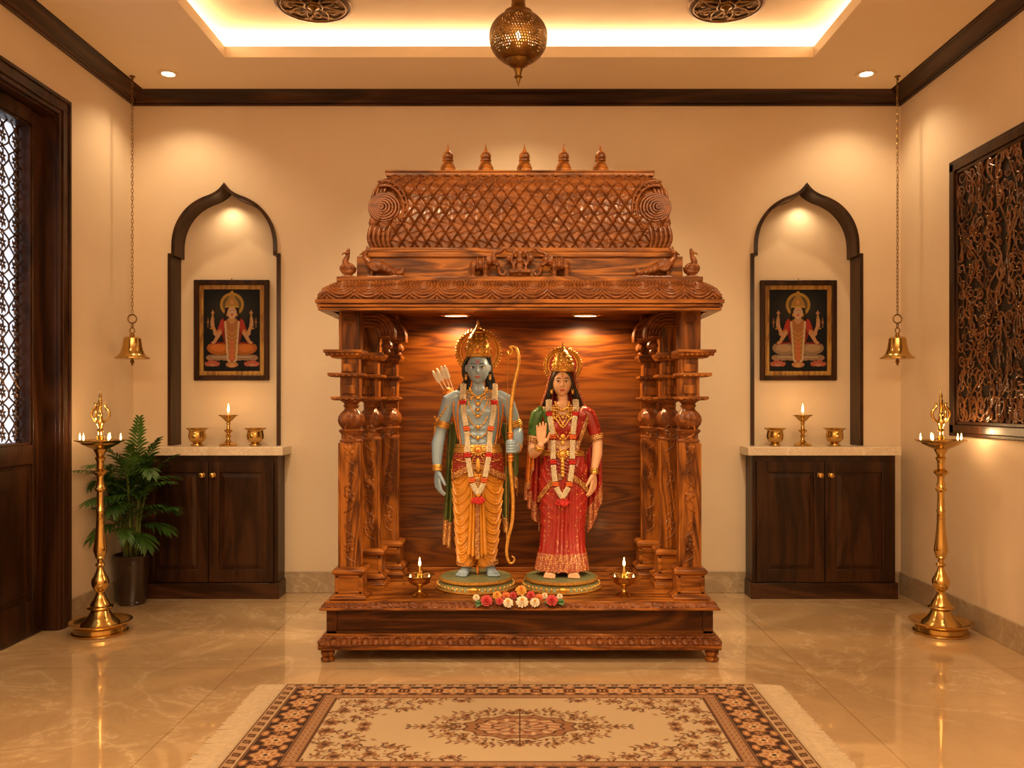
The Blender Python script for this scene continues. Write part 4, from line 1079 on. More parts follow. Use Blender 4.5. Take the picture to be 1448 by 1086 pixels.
def peacock(a):       # resting bird, long tail towards the centre
    x, y, z = -.665, 3.750, 1.676
    a.ball((x + .030, y, z + .050), (.034, .022, .028), 16, 10)
    a.tube(catmull([(x - .016, y - .002, z + .108), (x - .018, y - .002, z + .094), (x - .006, y - .002, z + .078), (x + .004, y, z + .066), (x + .020, y, z + .054)], 6), [.010] * 6 + [.0105, .011, .0115, .012, .013, .014, .015, .016, .017, .018, .020, .021, .022, .023, .023, .023, .023, .023, .023], 12)
    a.ball((x - .017, y - .002, z + .112), (.014, .012, .012), 12, 8); a.tube([(x - .026, y - .003, z + .112), (x - .042, y - .005, z + .102)], [.007, .003], 6)
    for q in (0, 1, 2): a.tube([(x - .014, y, z + .120), (x - .010 + q * .007, y, z + .140 - q * .004)], [.004, .004], 6)
    a.tube(catmull([(x + .040, y, z + .056), (x + .075, y - .006, z + .040), (x + .112, y - .006, z + .024), (x + .140, y - .006, z + .024), (x + .150, y - .006, z + .046)], 6), [.026 - .0006 * i for i in range(20)] + [.013, .011, .009, .008, .006], 12)
    for k in range(3): a.torus((x + .030, y - .022, z + .056), .007 + k * .009, .0036, (0, 1, 0), 24, 6)
    for k in range(4): a.tube([(x + .060 + k * .020, y - .026, z + .058 - k * .010), (x + .070 + k * .020, y - .026, z + .030 - k * .005)], .0035, 6)
    for s_ in (-1, 1): a.tube([(x + .014, y + s_ * .010, z + .034), (x + .010, y + s_ * .010, z + .002)], .0065, 6)
    a.box(x - .01, x + .155, y - .022, y + .018, z - .001, z + .009)
for sg in (1, -1):
    figure('carved_parrot', parrot_up, .0024, sg=sg); figure('carved_peacock', peacock, .0026, sg=sg)
# ------------------------------------------------------------------ standing brass lamps
def floor_lamp(x, y, label):
    t = thing('standing_oil_lamp', (x, y, 0), label, 'standing oil lamp', 'tall brass lamps beside the side walls')
    a = MB(); a.lathe((x, y, 0), [(.120, 0), (.127, .003), (.128, .010), (.120, .016), (.118, .034), (.125, .042), (.140, .052), (.146, .058), (.147, .061), (.138, .061), (.118, .050), (.095, .040), (.05, .038)], 56)
    a.build('base_tray', M['brass'], t)
    def z(c): return (970 - c) / 747.6
    def r(c): return c / 747.6
    a = MB(); P = [(.088, .040), (.090, .046), (.086, .054), (.072, .066), (.058, .082), (.048, .100), (.042, .112), (.054, .120), (.060, .126), (.058, .132), (.046, .138), (.042, .150), (.030, .168), (.022, .186), (.018, .200), (.020, .206), (.030, .216), (.038, .232), (.041, .250), (.038, .264), (.028, .282), (.018, .306), (.014, .322), (.020, .328), (.024, .334), (.020, .340), (.013, .346), (.014, .360), (.020, .364), (.024, .370), (.022, .376), (.026, .382), (.027, .390),
                   (.030, .396), (.032, .406), (.029, .430), (.025, .460), (.021, .500), (.019, .530), (.018, .556), (.020, .558), (.020, .562), (.018, .564), (.0175, .590), (.020, .594), (.020, .600), (.017, .604), (.016, .660), (.016, .690), (.020, .694), (.025, .700), (.025, .706), (.020, .712), (.019, .730), (.015, .748), (.017, .768), (.030, .780), (.036, .788), (.030, .796), (.017, .804), (.016, .830), (.019, .844), (.025, .856), (.018, .864), (.020, .876), (.026, .886), (.032, .900)]
    a.lathe((x, y, 0), P, 40); a.build('stem', M['brass'], t)
    a = MB(); a.lathe((x, y, 0), [(.020, .896), (.034, .900), (.060, .912), (.078, .922), (.086, .926), (.088, .930), (.112, .940), (.118, .943), (.118, .9455), (.108, .944), (.080, .934), (.030, .930)], 56)
    a.build('oil_dish', M['brass'], t)
    a = MB(); a.lathe((x, y, 0), [(.026, .930), (.024, .938), (.014, .946), (.017, .954), (.017, .962), (.011, .968), (.010, .984), (.016, .992), (.010, 1.000), (.012, 1.010), (.018, 1.022), (.019, 1.034), (.013, 1.050), (.010, 1.064), (.013, 1.070), (.009, 1.076), (.007, 1.110), (.010, 1.116), (.008, 1.128), (.011, 1.134), (.007, 1.142), (.006, 1.154), (.009, 1.160), (.004, 1.170), (.003, 1.186), (.001, 1.192)], 28)
    for k in range(3):   # lyre-like loops rising from the bulb
        an = (0, PI, -PI / 2)[k]; c_, s_ = math.cos(an), math.sin(an)
        pts = catmull([(x + q * c_, y + q * s_, zz) for q, zz in ((.012, 1.030), (.032, 1.044), (.043, 1.066), (.040, 1.088), (.026, 1.104), (.022, 1.116), (.028, 1.124))], 5)
        a.tube(pts, [.0045 + .003 * math.sin(PI * i / (len(pts) - 1)) for i in range(len(pts))], 8)
    a.build('finial', M['brass'], t)
    for i, (an, rr_) in enumerate(((180, .100), (215, .074), (325, .074), (0, .100), (90, .098))):
        fx, fy = x + rr_ * math.cos(math.radians(an)), y + rr_ * math.sin(math.radians(an))
        flame(t, fx, fy, .944, .034, .0040)
    point('flame_light', (x - .10, y - .02, .985), .9, parent=t); point('flame_light', (x + .10, y - .02, .985), .9, parent=t)
    return t
floor_lamp(-2.054, 4.155, 'tall brass standing lamp with small flames left, by the door and palm')
floor_lamp(2.062, 4.155, 'tall brass standing lamp with small flames right, below the carved screen')

# ------------------------------------------------------------------ hanging bells
def bell(x, y, ztop, label):
    t = thing('temple_bell', (x, y, 1.367), label, 'bell', 'brass bells hanging on chains')
    z = 1.372
    a = MB(); a.lathe((x, y, z), [(.088, .000), (.093, .002), (.092, .007), (.078, .016), (.066, .028), (.057, .048), (.051, .072), (.048, .096), (.046, .114), (.038, .122), (.018, .126), (.012, .130), (.014, .136), (.008, .142), (.004, .144), (.004, .120), (.034, .112), (.044, .09), (.052, .04), (.084, .004)], 48)
    a.build('bell_body', M['brass'], t)
    a = MB(); a.lathe((x, y, z), [(.003, .10), (.003, .0), (.008, -.006), (.012, -.016), (.008, -.024), (.004, -.028), (.006, -.032), (.001, -.038)], 16); a.build('clapper', M['brass_old'], t)
    a = MB()
    a.torus((x, y, z + .158), .013, .0036, (0, 1, 0), 24, 8, sx=1.0, sy=1.2) ; a.torus((x, y, z + .186), .010, .003, (1, 0, 0), 20, 8, sx=1.3, sy=.9)
    a.torus((x, y, z + .224), .024, .0042, (0, 1, 0), 32, 8)
    zz = z + .252; k = 0
    while zz < ztop - .016:
        ax = (.85, .5, 0) if k % 2 else (-.5, .85, 0)
        u = MB(); 
        pts = []
        axv = Vector(ax).normalized(); side = axv.cross(Vector((0, 0, 1)))
        for i in range(14):
            an = 2 * PI * i / 14; pts.append(Vector((x, y, zz + .011)) + side * (.0055 * math.cos(an)) + Vector((0, 0, .0135 * math.sin(an))))
        vs = []; fs = []; n = len(pts)
        for i in range(n):
            t_ = (pts[(i + 1) % n] - pts[i - 1]).normalized(); n1 = axv; b1 = t_.cross(n1)
            for q in range(5): an = 2 * PI * q / 5; vs.append(pts[i] + n1 * (.0017 * math.cos(an)) + b1 * (.0017 * math.sin(an)))
        for i in range(n):
            for q in range(5): fs.append((i * 5 + q, ((i + 1) % n) * 5 + q, ((i + 1) % n) * 5 + (q + 1) % 5, i * 5 + (q + 1) % 5))
        a.add(vs, fs); zz += .0212; k += 1
    a.build('chain', M['brass_old'], t)
    a = MB(); a.lathe((x, y, ztop), [(.016, 0), (.016, -.004), (.004, -.006), (.003, -.014)], 16); a.torus((x, y, ztop - .018), .006, .002, (0, 1, 0), 14, 6); a.build('ceiling_hook', M['brass_old'], t)
    return t
bell(-2.169, 4.75, ZC, 'brass bell on a long chain at left, above the palm')
bell(2.114, 4.75, ZC, 'brass bell on a chain at right, beside the carved screen')

# ------------------------------------------------------------------ pendant lantern
px, pyy, pz = -.006, 3.5, 2.636
lan = thing('hanging_lantern', (px, pyy, ZU), 'pierced round brass lantern hanging from the tray ceiling', 'pendant lamp')
S_ = 1 / 2865.0
def zc(c): return pz + (400 - c) * S_
# globe with pierced holes
n_u, n_v = 192, 76
vs = []; fs = []
prof = []
for j in range(n_v + 1):
    u = j / n_v; cy_ = 165 + (690 - 165) * u
    t_ = (cy_ - 405) / 285 if cy_ > 405 else (cy_ - 405) / 260
    rr_ = 345 * math.sqrt(max(0, 1 - (t_ * .87) ** 2))
    prof.append((rr_ * S_, zc(cy_)))
a = MB(); P = np.zeros((n_v + 1, n_u, 3))
for j, (r_, z_) in enumerate(prof):
    for i in range(n_u):
        an = 2 * PI * (i + .5) / n_u; P[j, i] = (px + r_ * math.sin(an), pyy - r_ * math.cos(an), z_)
keep = []
for j in range(n_v):
    for i in range(n_u):
        lat = abs(j - n_v / 2) / (n_v / 2)
        hole = (j % 4 in (1, 2)) and ((i + (j // 4) * 2) % 3 == 0) and lat < .80
        # sixteen-pointed border of the pierced zone
        if lat > .50 and (abs(((i / n_u * 12) % 1) - .5) * 2) < (lat - .50) / .30: hole = False
        if not hole: keep.append((j * n_u + i, j * n_u + (i + 1) % n_u, (j + 1) * n_u + (i + 1) % n_u, (j + 1) * n_u + i))
ctr = [c for c in keep]
a.add(P.reshape(-1, 3), keep); globe = a.build('pierced_globe', M['brass_old'], lan, norm=False, solid=.0012)
a = MB()
a.lathe((px, pyy, 0), [(165 * S_, zc(172)), (174 * S_, zc(160)), (172 * S_, zc(128)), (165 * S_, zc(112)), (120 * S_, zc(100)), (108 * S_, zc(88)), (90 * S_, zc(60)), (80 * S_, zc(0)), (84 * S_, zc(-60)), (60 * S_, zc(-90)), (70 * S_, zc(-110)), (40 * S_, zc(-150)), (14 * S_, zc(-180)), (12 * S_, zc(-200))], 40)
a.build('neck', M['brass_old'], lan)
a = MB()
a.lathe((px, pyy, 0), [(160 * S_, zc(632)), (170 * S_, zc(645)), (168 * S_, zc(665)), (150 * S_, zc(700)), (110 * S_, zc(740)), (66 * S_, zc(768)), (50 * S_, zc(776)), (54 * S_, zc(788)), (40 * S_, zc(820)), (34 * S_, zc(862)), (46 * S_, zc(868)), (50 * S_, zc(876)), (44 * S_, zc(884)), (28 * S_, zc(892)), (18 * S_, zc(940)), (3 * S_, zc(992))], 36, mod=lambda t, z: 1 + (.03 * math.cos(14 * t) if zc(740) < z < zc(660) else 0))
a.build('bottom_finial', M['brass_old'], lan)
a = MB(); a.tube([(px, pyy, zc(-195)), (px, pyy, ZU - .02)], .005, 8); a.lathe((px, pyy, ZU), [(.05, 0), (.05, -.008), (.02, -.022), (.008, -.03)], 28); a.build('hanging_rod', M['brass_old'], lan)
a = MB(); a.ball((px, pyy, pz + .005), (.011, .011, .016), 14, 10); a.build('bulb', M['bulb'], lan)
point('lantern_light', (px, pyy, pz - .035), 1.0, WARM, .02, parent=lan)

# ------------------------------------------------------------------ diyas on the shrine platform
def diya(x, y, label):
    t = thing('footed_oil_lamp', (x, y, .262), label, 'oil lamp', 'footed brass lamps on the shrine platform'); z = .2625
    a = MB(); a.lathe((x, y, z), [(.036, 0), (.038, .004), (.030, .009), (.016, .014), (.010, .022), (.009, .030), (.013, .034), (.010, .038), (.014, .044), (.034, .052), (.048, .062), (.055, .074), (.058, .084), (.066, .090), (.068, .092), (.066, .094), (.056, .090), (.050, .080), (.03, .070), (.008, .068)], 40)
    a.build('bowl', M['brass'], t)
    a = MB(); a.lathe((x, y, z), [(.014, .068), (.012, .076), (.009, .090), (.011, .098), (.010, .112), (.006, .122), (.003, .134), (.001, .138)], 20); a.build('wick_holder', M['brass'], t)
    flame(t, x, y, z + .132, .040, .0052, 1.0)
    sg = -1 if x < 0 else 1
    a = MB(); a.torus((x + sg * .066, y, z + .084), .006, .0015, (0, 1, 0), 14, 6); a.tube([(x + sg * .068, y, z + .078), (x + sg * .069, y, z + .050)], [.0015, .003], 6); a.build('ring_pull', M['brass'], t)
    for s_ in (-1, 1):
        a = MB(); a.lathe((x + s_ * .042, y, z + .076), [(.003, 0), (.0035, .006), (.002, .014), (.0005, .019)], 8); a.build('flame', M['flame'], t)
    return t
diya(-.448, 3.80, 'footed brass lamp with a flame left of the statues on the shrine')
diya(.467, 3.80, 'footed brass lamp with a flame right of the statues on the shrine')

# ------------------------------------------------------------------ potted palm
def palm():
    x, y = -2.178, 4.765
    t = thing('potted_palm', (x, y, 0), 'leafy green parlour palm in a dark brown pot between lamp and left cabinet', 'potted plant')
    M['pot'] = simple('brown_glazed_pot', (.030, .014, .008), .30, .0, .2, 8, .05, 40, coat=.3)
    M['soil'] = simple('potting_soil', (.02, .012, .007), .9, bmp=.5, bscale=150)
    m_, nt, b = new_mat('palm_leaf'); v = coords(nt)
    r = ramp(nt, noise(nt, v, 9, 3), [(.3, (.018, .060, .008)), (.7, (.060, .150, .018))]); nt.links.new(r.outputs[0], b.inputs['Base Color']); b.inputs['Roughness'].default_value = .38
    M['leaf'] = m_; M['cane'] = simple('palm_cane', (.12, .16, .03), .45, var=.3)
    a = MB(); a.lathe((x, y, 0), [(.066, 0), (.072, .003), (.074, .016), (.071, .020), (.080, .08), (.088, .15), (.093, .22), (.095, .262), (.099, .268), (.099, .276), (.094, .279), (.088, .272), (.086, .25)], 40); a.build('pot', M['pot'], t)
    a = MB(); a.lathe((x, y, 0), [(.0865, .24), (.087, .252), (.04, .258)], 24); a.build('soil', M['soil'], t)
    rr = random.Random(21); st = MB()
    ends = []
    for k in range(8):
        an = k * .785 + .3; r0 = .020 + .022 * rr.random(); lean = .03 + .05 * rr.random()
        bx, by = x + r0 * math.cos(an), y + r0 * math.sin(an); hz = .50 + .26 * rr.random()
        tx, ty = bx + lean * math.cos(an), by + lean * math.sin(an) - .02
        pts = catmull([(bx, by, .25), (bx + .3 * (tx - bx), by + .3 * (ty - by), .25 + (hz - .25) * .5), (tx, ty, hz)], 6)
        st.tube(pts, [.0085 - .003 * i / 12 for i in range(13)], 7); ends.append((tx, ty, hz, an))
        for q in range(1, 4): st.torus(pts[q * 3], .0088 - .0005 * q, .0016, (0, 0, 1), 10, 5)
    st.build('cane', M['cane'], t)
    def frond(p0, dirx, diry, rise, length, droop, nl, lw=.0074, ll=.125):
        a = MB(); pts = []; n = 16
        d = Vector((dirx, diry, 0)); d = d.normalized() if d.length > 1e-6 else Vector((0, 0, 0))
        p = Vector(p0); el = rise
        for i in range(n):
            pts.append(p.copy()); v = d * math.cos(el) + Vector((0, 0, 1)) * math.sin(el); p = p + v * (length / n); el -= droop / n
        a.tube(pts, [.0032 - .0022 * i / n for i in range(n)], 5)
        side0 = d.cross(Vector((0, 0, 1))) if d.length > 0 else Vector((1, 0, 0))
        if side0.length < 1e-6: side0 = Vector((1, 0, 0))
        side0.normalize()
        for k in range(nl):
            u = .18 + .82 * k / (nl - 1); fi = u * (n - 1); i = min(n - 2, int(fi)); q = pts[i].lerp(pts[i + 1], fi - i); tg = (pts[i + 1] - pts[i]).normalized()
            L = ll * (1.0 - .55 * abs(u - .45) / .55) * rr.uniform(.85, 1.1); ww = lw * rr.uniform(.85, 1.15)
            up = side0.cross(tg).normalized()
            for sg in (-1, 1):
                dv = (side0 * sg * (.95 - .35 * u) + tg * (.75 + .6 * u) + up * rr.uniform(.05, .35)).normalized()
                vs = []; m_n = 6
                wd = dv.cross(up).normalized()
                for j in range(m_n + 1):
                    s = j / m_n; c = q + dv * (L * s) - Vector((0, 0, 1)) * (L * .42 * s * s) ; hw = ww * math.sin(PI * min(1, s * .92 + .08)) ** .8 * (1 if s < .98 else .1)
                    vs += [c - wd * hw, c + up * (-.0020 if 0 < j < m_n else 0), c + wd * hw]
                fs = []
                for j in range(m_n): fs += [(j * 3, j * 3 + 1, j * 3 + 4, j * 3 + 3), (j * 3 + 1, j * 3 + 2, j * 3 + 5, j * 3 + 4)]
                a.add(vs, fs)
        V = [list(v_) for v_ in a.v]
        for v_ in V:       # leaves bend away from wall and cabinet
            if v_[0] < XL + .012: v_[0] = XL + .012 + (XL + .012 - v_[0]) * .1
            if v_[1] > 4.85: v_[1] = 4.85 - (v_[1] - 4.85) * .15
            if v_[1] > YB - .02: v_[1] = YB - .02
        a.v = V
        return a
    specs = []
    for (tx, ty, hz, an) in ends:
        for j in range(4):
            a2 = an + rr.uniform(-.9, .9) + j * 1.5; specs.append(((tx, ty, hz - rr.uniform(0, .16)), math.cos(a2), math.sin(a2) * .8 - .25, rr.uniform(.75, 1.30), rr.uniform(.22, .33), rr.uniform(.8, 1.5), 11))
    # chosen fronds: tall one, right reaching one, low left one
    specs += [((x + .03, y - .02, .70), .10, -.1, 1.52, .36, .25, 15), ((x + .05, y - .02, .66), .5, -.25, 1.30, .32, .55, 13), ((x, y - .02, .68), -.25, -.45, 1.25, .30, .8, 13),
              ((x - .02, y - .06, .62), -.26, -1.0, .80, .44, .9, 13), ((x + .02, y - .05, .66), .35, -.8, 1.2, .34, .8, 13), ((x - .0, y - .08, .56), -.18, -1.0, .60, .34, 1.0, 12), ((x + .05, y - .04, .58), .9, -.3, .95, .28, 1.1, 12), ((x + .06, y - .03, .50), 1.0, -.2, .65, .24, 1.1, 11), ((x + .07, y - .03, .44), 1.0, -.35, .4, .20, 1.1, 10),
              ((x + .02, y - .08, .52), .1, -1, .8, .26, 1.5, 12), ((x - .01, y - .08, .44), -.3, -1, .5, .26, 1.4, 12), ((x + .05, y - .06, .40), .7, -.8, .3, .2, 1.2, 10)]
    for s in specs: frond(*s).build('frond', M['leaf'], t, norm=False, angle=180)
palm()
# ------------------------------------------------------------------ painted statues
M['blue_skin'] = simple('blue_grey_skin_paint', (.24, .34, .45), .32, var=.05, coat=.35)
M['fair_skin'] = simple('fair_skin_paint', (.68, .38, .22), .35, var=.04, coat=.3)
M['palm_skin'] = simple('pink_paint', (.62, .28, .24), .4)
M['yellow_silk'] = simple('saffron_paint', (.56, .22, .016), .36, var=.12, vscale=12, coat=.3)
M['gold'] = simple('gold_leaf', (.66, .36, .08), .36, .75, .22, 70, .35, 240)
M['gold_orange'] = simple('orange_gold_paint', (.60, .20, .03), .35, .45, .2, 40)
M['hair'] = simple('black_hair_paint', (.012, .009, .008), .4, var=.3, coat=.2)
M['white_p'] = simple('white_paint', (.70, .62, .52), .4); M['black_p'] = simple('black_paint', (.008, .007, .006), .35)
M['lip'] = simple('lip_paint', (.45, .05, .04), .4); M['red_mark'] = simple('red_mark_paint', (.55, .03, .02), .4)
M['green_silk'] = simple('olive_green_paint', (.075, .095, .022), .42, var=.3, vscale=20, coat=.2)
M['leafgreen'] = simple('green_shoulder_paint', (.045, .13, .02), .4, var=.3, vscale=30)
M['sage'] = simple('sage_disc_paint', (.17, .18, .085), .45, var=.1, coat=.2)
def brocade(name, base, gold, scale=42, thr=.16, rough=.38, stripe=0.0):
    m, nt, b = new_mat(name); v = coords(nt)
    vo = nt.nodes.new('ShaderNodeTexVoronoi'); nt.links.new(v, vo.inputs['Vector']); vo.inputs['Scale'].default_value = scale; vo.inputs['Randomness'].default_value = .55
    r = ramp(nt, vo.outputs['Distance'], [(thr * .8, gold), (thr, base)])
    n = ramp(nt, noise(nt, v, 14, 3), [(.3, tuple(c * .8 for c in base)), (.7, base)])
    mk = ramp(nt, vo.outputs['Distance'], [(thr * .85, (1, 1, 1)), (thr, (0, 0, 0))])
    nt.links.new(mixc(nt, mk.outputs[0], n.outputs[0], gold), b.inputs['Base Color']); b.inputs['Roughness'].default_value = rough; b.inputs['Coat Weight'].default_value = .25
    bump(nt, b, mk.outputs[0], .3, .002); return m
M['red_silk'] = brocade('red_brocade', (.34, .016, .012), (.60, .26, .07), 46, .19)
M['red_sash'] = brocade('maroon_brocade', (.30, .025, .012), (.58, .25, .05), 60, .25)
M['gold_border'] = brocade('gold_border', (.30, .10, .030), (.72, .42, .12), 130, .42)
M['pink_gold'] = brocade('rose_gold_border', (.34, .07, .035), (.68, .38, .13), 120, .40)

class Loft:
    """stack of ovals; rows = (py, centre px, half width, half depth, dy) read at distance Y0"""
    def __init__(s, rows, Y0, e=2.0):
        z = [W(0, r[0], Y0).z for r in rows]; s.Y0 = Y0; s.e = e; o = np.argsort(z); s.z = np.array(z)[o]
        s.cx = np.array([W(r[1], 0, Y0).x for r in rows])[o]; s.hx = np.array([r[2] for r in rows])[o]; s.hy = np.array([r[3] for r in rows])[o]; s.dy = np.array([r[4] if len(r) > 4 else 0 for r in rows])[o]
    def at(s, z):
        # smooth interpolation
        return [np.interp(z, s.z, q) for q in (s.cx, s.hx, s.hy, s.dy)]
    def P(s, th, z, off=0.0):
        cx, hx, hy, dy = s.at(z); c, n = np.cos(th), np.sin(th); e = 2 / s.e
        return np.stack([cx + (hx + off) * np.sign(c) * np.abs(c) ** e, s.Y0 + dy - (hy + off) * np.sign(n) * np.abs(n) ** e, z + 0 * th], -1)
    def front(s, x, z, off=0.0):
        cx, hx, hy, dy = s.at(z); u = min(.98, abs(x - cx) / (hx + off)); return s.Y0 + dy - (hy + off) * (1 - u ** s.e) ** (1 / s.e)
    def mesh(s, a, n=64, rows=60, z0=None, z1=None, f=None, th0=0, th1=2 * PI, closed=True, off=0.0):
        z0 = s.z[0] if z0 is None else z0; z1 = s.z[-1] if z1 is None else z1
        th = np.linspace(th0, th1, n, endpoint=not closed)[None, :] * np.ones((rows, 1)); z = np.linspace(z0, z1, rows)[:, None] * np.ones((1, n))
        t = (z - z0) / (z1 - z0); h = f(th, z, t) if f is not None else 0.0
        a.grid(s.P(th, z, off + h), closed)
        if closed:
            a.f.append(tuple(range(len(a.v) - n, len(a.v)))); a.m.append(a.cur); k = len(a.v) - n * rows; a.f.append(tuple(range(k + n - 1, k - 1, -1))); a.m.append(a.cur)
        return a
def zpx(py, Y): return EYE + (CY - py) * Y / F
def on(loft, pts, off):
    """photo points laid on the front of a form"""
    out = []
    for p in pts:
        q = W(p[0], p[1], loft.Y0 - .05); out.append(Vector((q.x, loft.front(q.x, q.z, off if len(p) < 3 else p[2]), q.z)))
    return out

class Head:
    def __init__(s, C, A, B_, C_): s.C = Vector(C); s.A, s.B, s.Cc = A, B_, C_
    def ax(s, zn): return s.A * (1 - .26 * np.clip(-zn, 0, 1) ** 1.3 - .04 * np.clip(zn, 0, 1))
    def bumps(s, x, zn):
        k = s.A / .054; X = x / k
        nose = .0165 * np.exp(-(X / .0070) ** 2) * np.clip(1 - ((zn + .16) / .16) ** 2, 0, 1) ** 1.0 * (.45 + .55 * np.clip((.05 - zn) / .3, 0, 1)) + .008 * np.exp(-(X / .006) ** 2 - ((zn - .08) / .16) ** 2)
        nost = .004 * np.exp(-((np.abs(X) - .0085) / .004) ** 2 - ((zn + .27) / .05) ** 2)
        eye = -.0050 * np.exp(-((np.abs(X) - .021) / .011) ** 2 - ((zn - .06) / .12) ** 2)
        cheek = .0030 * np.exp(-((np.abs(X) - .027) / .014) ** 2 - ((zn + .28) / .2) ** 2)
        lips = .0045 * np.exp(-(X / .013) ** 2 - ((zn + .50) / .08) ** 2)
        chin = .0060 * np.exp(-(X / .015) ** 2 - ((zn + .84) / .12) ** 2)
        return k * (nose + nost + eye + cheek + lips + chin)
    def add(s, a):
        nu, nv = 72, 56; vs = []; 
        ph = np.linspace(-PI / 2, PI / 2, nv)[:, None]; th = np.linspace(0, 2 * PI, nu, endpoint=False)[None, :]
        nx, ny, nz = np.cos(ph) * np.cos(th), -np.cos(ph) * np.sin(th), np.sin(ph) * np.ones_like(th)
        x = s.ax(nz) * nx; z = s.Cc * nz; y = s.B * ny - s.bumps(x, nz) * (ny < 0)
        P = np.stack([x + s.C.x, y + s.C.y, z + s.C.z], -1); a.grid(P, True)
        n = nu * nv; k = len(a.v) - n; a.f += [tuple(range(k + nu - 1, k - 1, -1)), tuple(range(len(a.v) - nu, len(a.v)))]; a.m += [0, 0]
    def at(s, x, zn, off=0.0):
        x = float(x) * s.A / .054
        r = max(0.0, 1 - zn * zn - (x / s.ax(zn)) ** 2); y = -s.B * math.sqrt(r) - float(s.bumps(x, zn)) - off
        return s.C + Vector((x, y, s.Cc * zn))
    def face(s, root, skin_mark=True, brow='black_p'):
        k = s.A / .054
        for sg in (-1, 1):
            c = s.at(sg * .0215, .07, -.0022)
            a = MB(); a.ball(c, (.0125 * k, .0045 * k, .0062 * k), 16, 10); e = a.build('eye', M['white_p'], root)
            a = MB(); a.ball(c + Vector((0, -.0030 * k, .0002)), (.0050 * k, .0024 * k, .0052 * k), 12, 8)
            a.tube([s.at(sg * q, w, .0008) for q, w in ((.0095, .055), (.015, .125), (.022, .150), (.029, .125), (.0355, .085))], [.0008, .0016, .0018, .0016, .0008], 6); a.build('pupil', M['black_p'], e)
            a = MB(); a.tube([s.at(sg * q, w, .0004) for q, w in ((.008, .255), (.016, .310), (.026, .320), (.036, .260), (.041, .200))], [.0013, .0022, .0020, .0014, .0006], 6); a.build('eyebrow', M[brow], root)
        a = MB()
        a.tube([s.at(q, w, .0006) for q, w in ((-.0125, -.485), (-.006, -.462), (0, -.474), (.006, -.462), (.0125, -.485))], [.0008, .0021, .0019, .0021, .0008], 6)
        a.tube([s.at(q, w, .0006) for q, w in ((-.011, -.50), (-.005, -.530), (.005, -.530), (.011, -.50))], [.0008, .0026, .0026, .0008], 6); a.build('lips', M['lip'], root)
def hand(a, O, u, n, w, size, curl, spread=.10, thumb=(.8, .55, .2), curls=None):
    """O wrist, u along the palm, n the way fingers curl, w towards the thumb"""
    O = Vector(O); u = Vector(u).normalized(); n = Vector(n).normalized(); w = Vector(w).normalized(); S = size
    for k in (-1.5, -.5, .5, 1.5): a.tube([O - u * .05 * S, O + u * .22 * S + w * (k * .075 * S), O + u * .50 * S + w * (k * .112 * S)], [.085 * S, .085 * S, .072 * S], 8)
    F_ = [(1.5, .46, 1.0), (.5, .52, 1.02), (-.5, .48, 1.0), (-1.5, .38, .96)]
    for i, (k, L, pb) in enumerate(F_):
        c = (curls[i] if curls else curl); p = O + u * (.50 * S * pb) + w * (k * .115 * S); pts = [p.copy()]; ang = c * .35
        dirw = w * (k * spread)
        for seg, fr in enumerate((.44, .31, .25)):
            d = (u * math.cos(ang) + n * math.sin(ang) + dirw).normalized(); p = p + d * (L * fr * S); pts.append(p.copy()); ang += c * .95
        a.tube(pts, [.066 * S, .060 * S, .053 * S, .044 * S], 8)
    p = O + u * .10 * S + w * .14 * S; tv = (w * thumb[0] + u * thumb[1] + n * thumb[2]).normalized(); tv2 = (w * thumb[0] * .35 + u * (thumb[1] + .3) + n * (thumb[2] + .25)).normalized()
    a.tube([p, p + tv * .22 * S, p + tv * .22 * S + tv2 * .17 * S, p + tv * .22 * S + tv2 * .32 * S], [.095 * S, .075 * S, .062 * S, .05 * S], 8)
def foot(a, ankle, toe, width, zf):
    ankle, toe = Vector(ankle), Vector(toe); d = toe - ankle; d.z = 0; L = d.length; d.normalize(); s_ = Vector((-d.y, d.x, 0))
    a.tube([ankle + Vector((0, 0, .03)), ankle, Vector((ankle.x, ankle.y, zf + .022)) + d * .004], [.024, .023, .024], 12)
    a.tube([Vector((ankle.x, ankle.y, zf + .017)) - d * .014, Vector((ankle.x, ankle.y, zf + .018)) + d * L * .3], .018, 10)
    for k in (-1, 0, 1): a.tube([Vector((ankle.x, ankle.y, zf + .024)), ankle * 0 + Vector((ankle.x, ankle.y, zf + .014)) + d * L * .62 + s_ * (k * width * .30)], [.020, .0125], 10)
    for k in range(5):
        q = (k - 2) / 2; sgn = 1
        b_ = Vector((ankle.x, ankle.y, zf + .011)) + d * L * (.62) + s_ * (q * width * .42)
        e_ = Vector((ankle.x, ankle.y, zf + .0075)) + d * L * (1.0 - .10 * abs(q - .4)) + s_ * (q * width * .50)
        a.tube([b_, e_], [.010, .0068], 8)
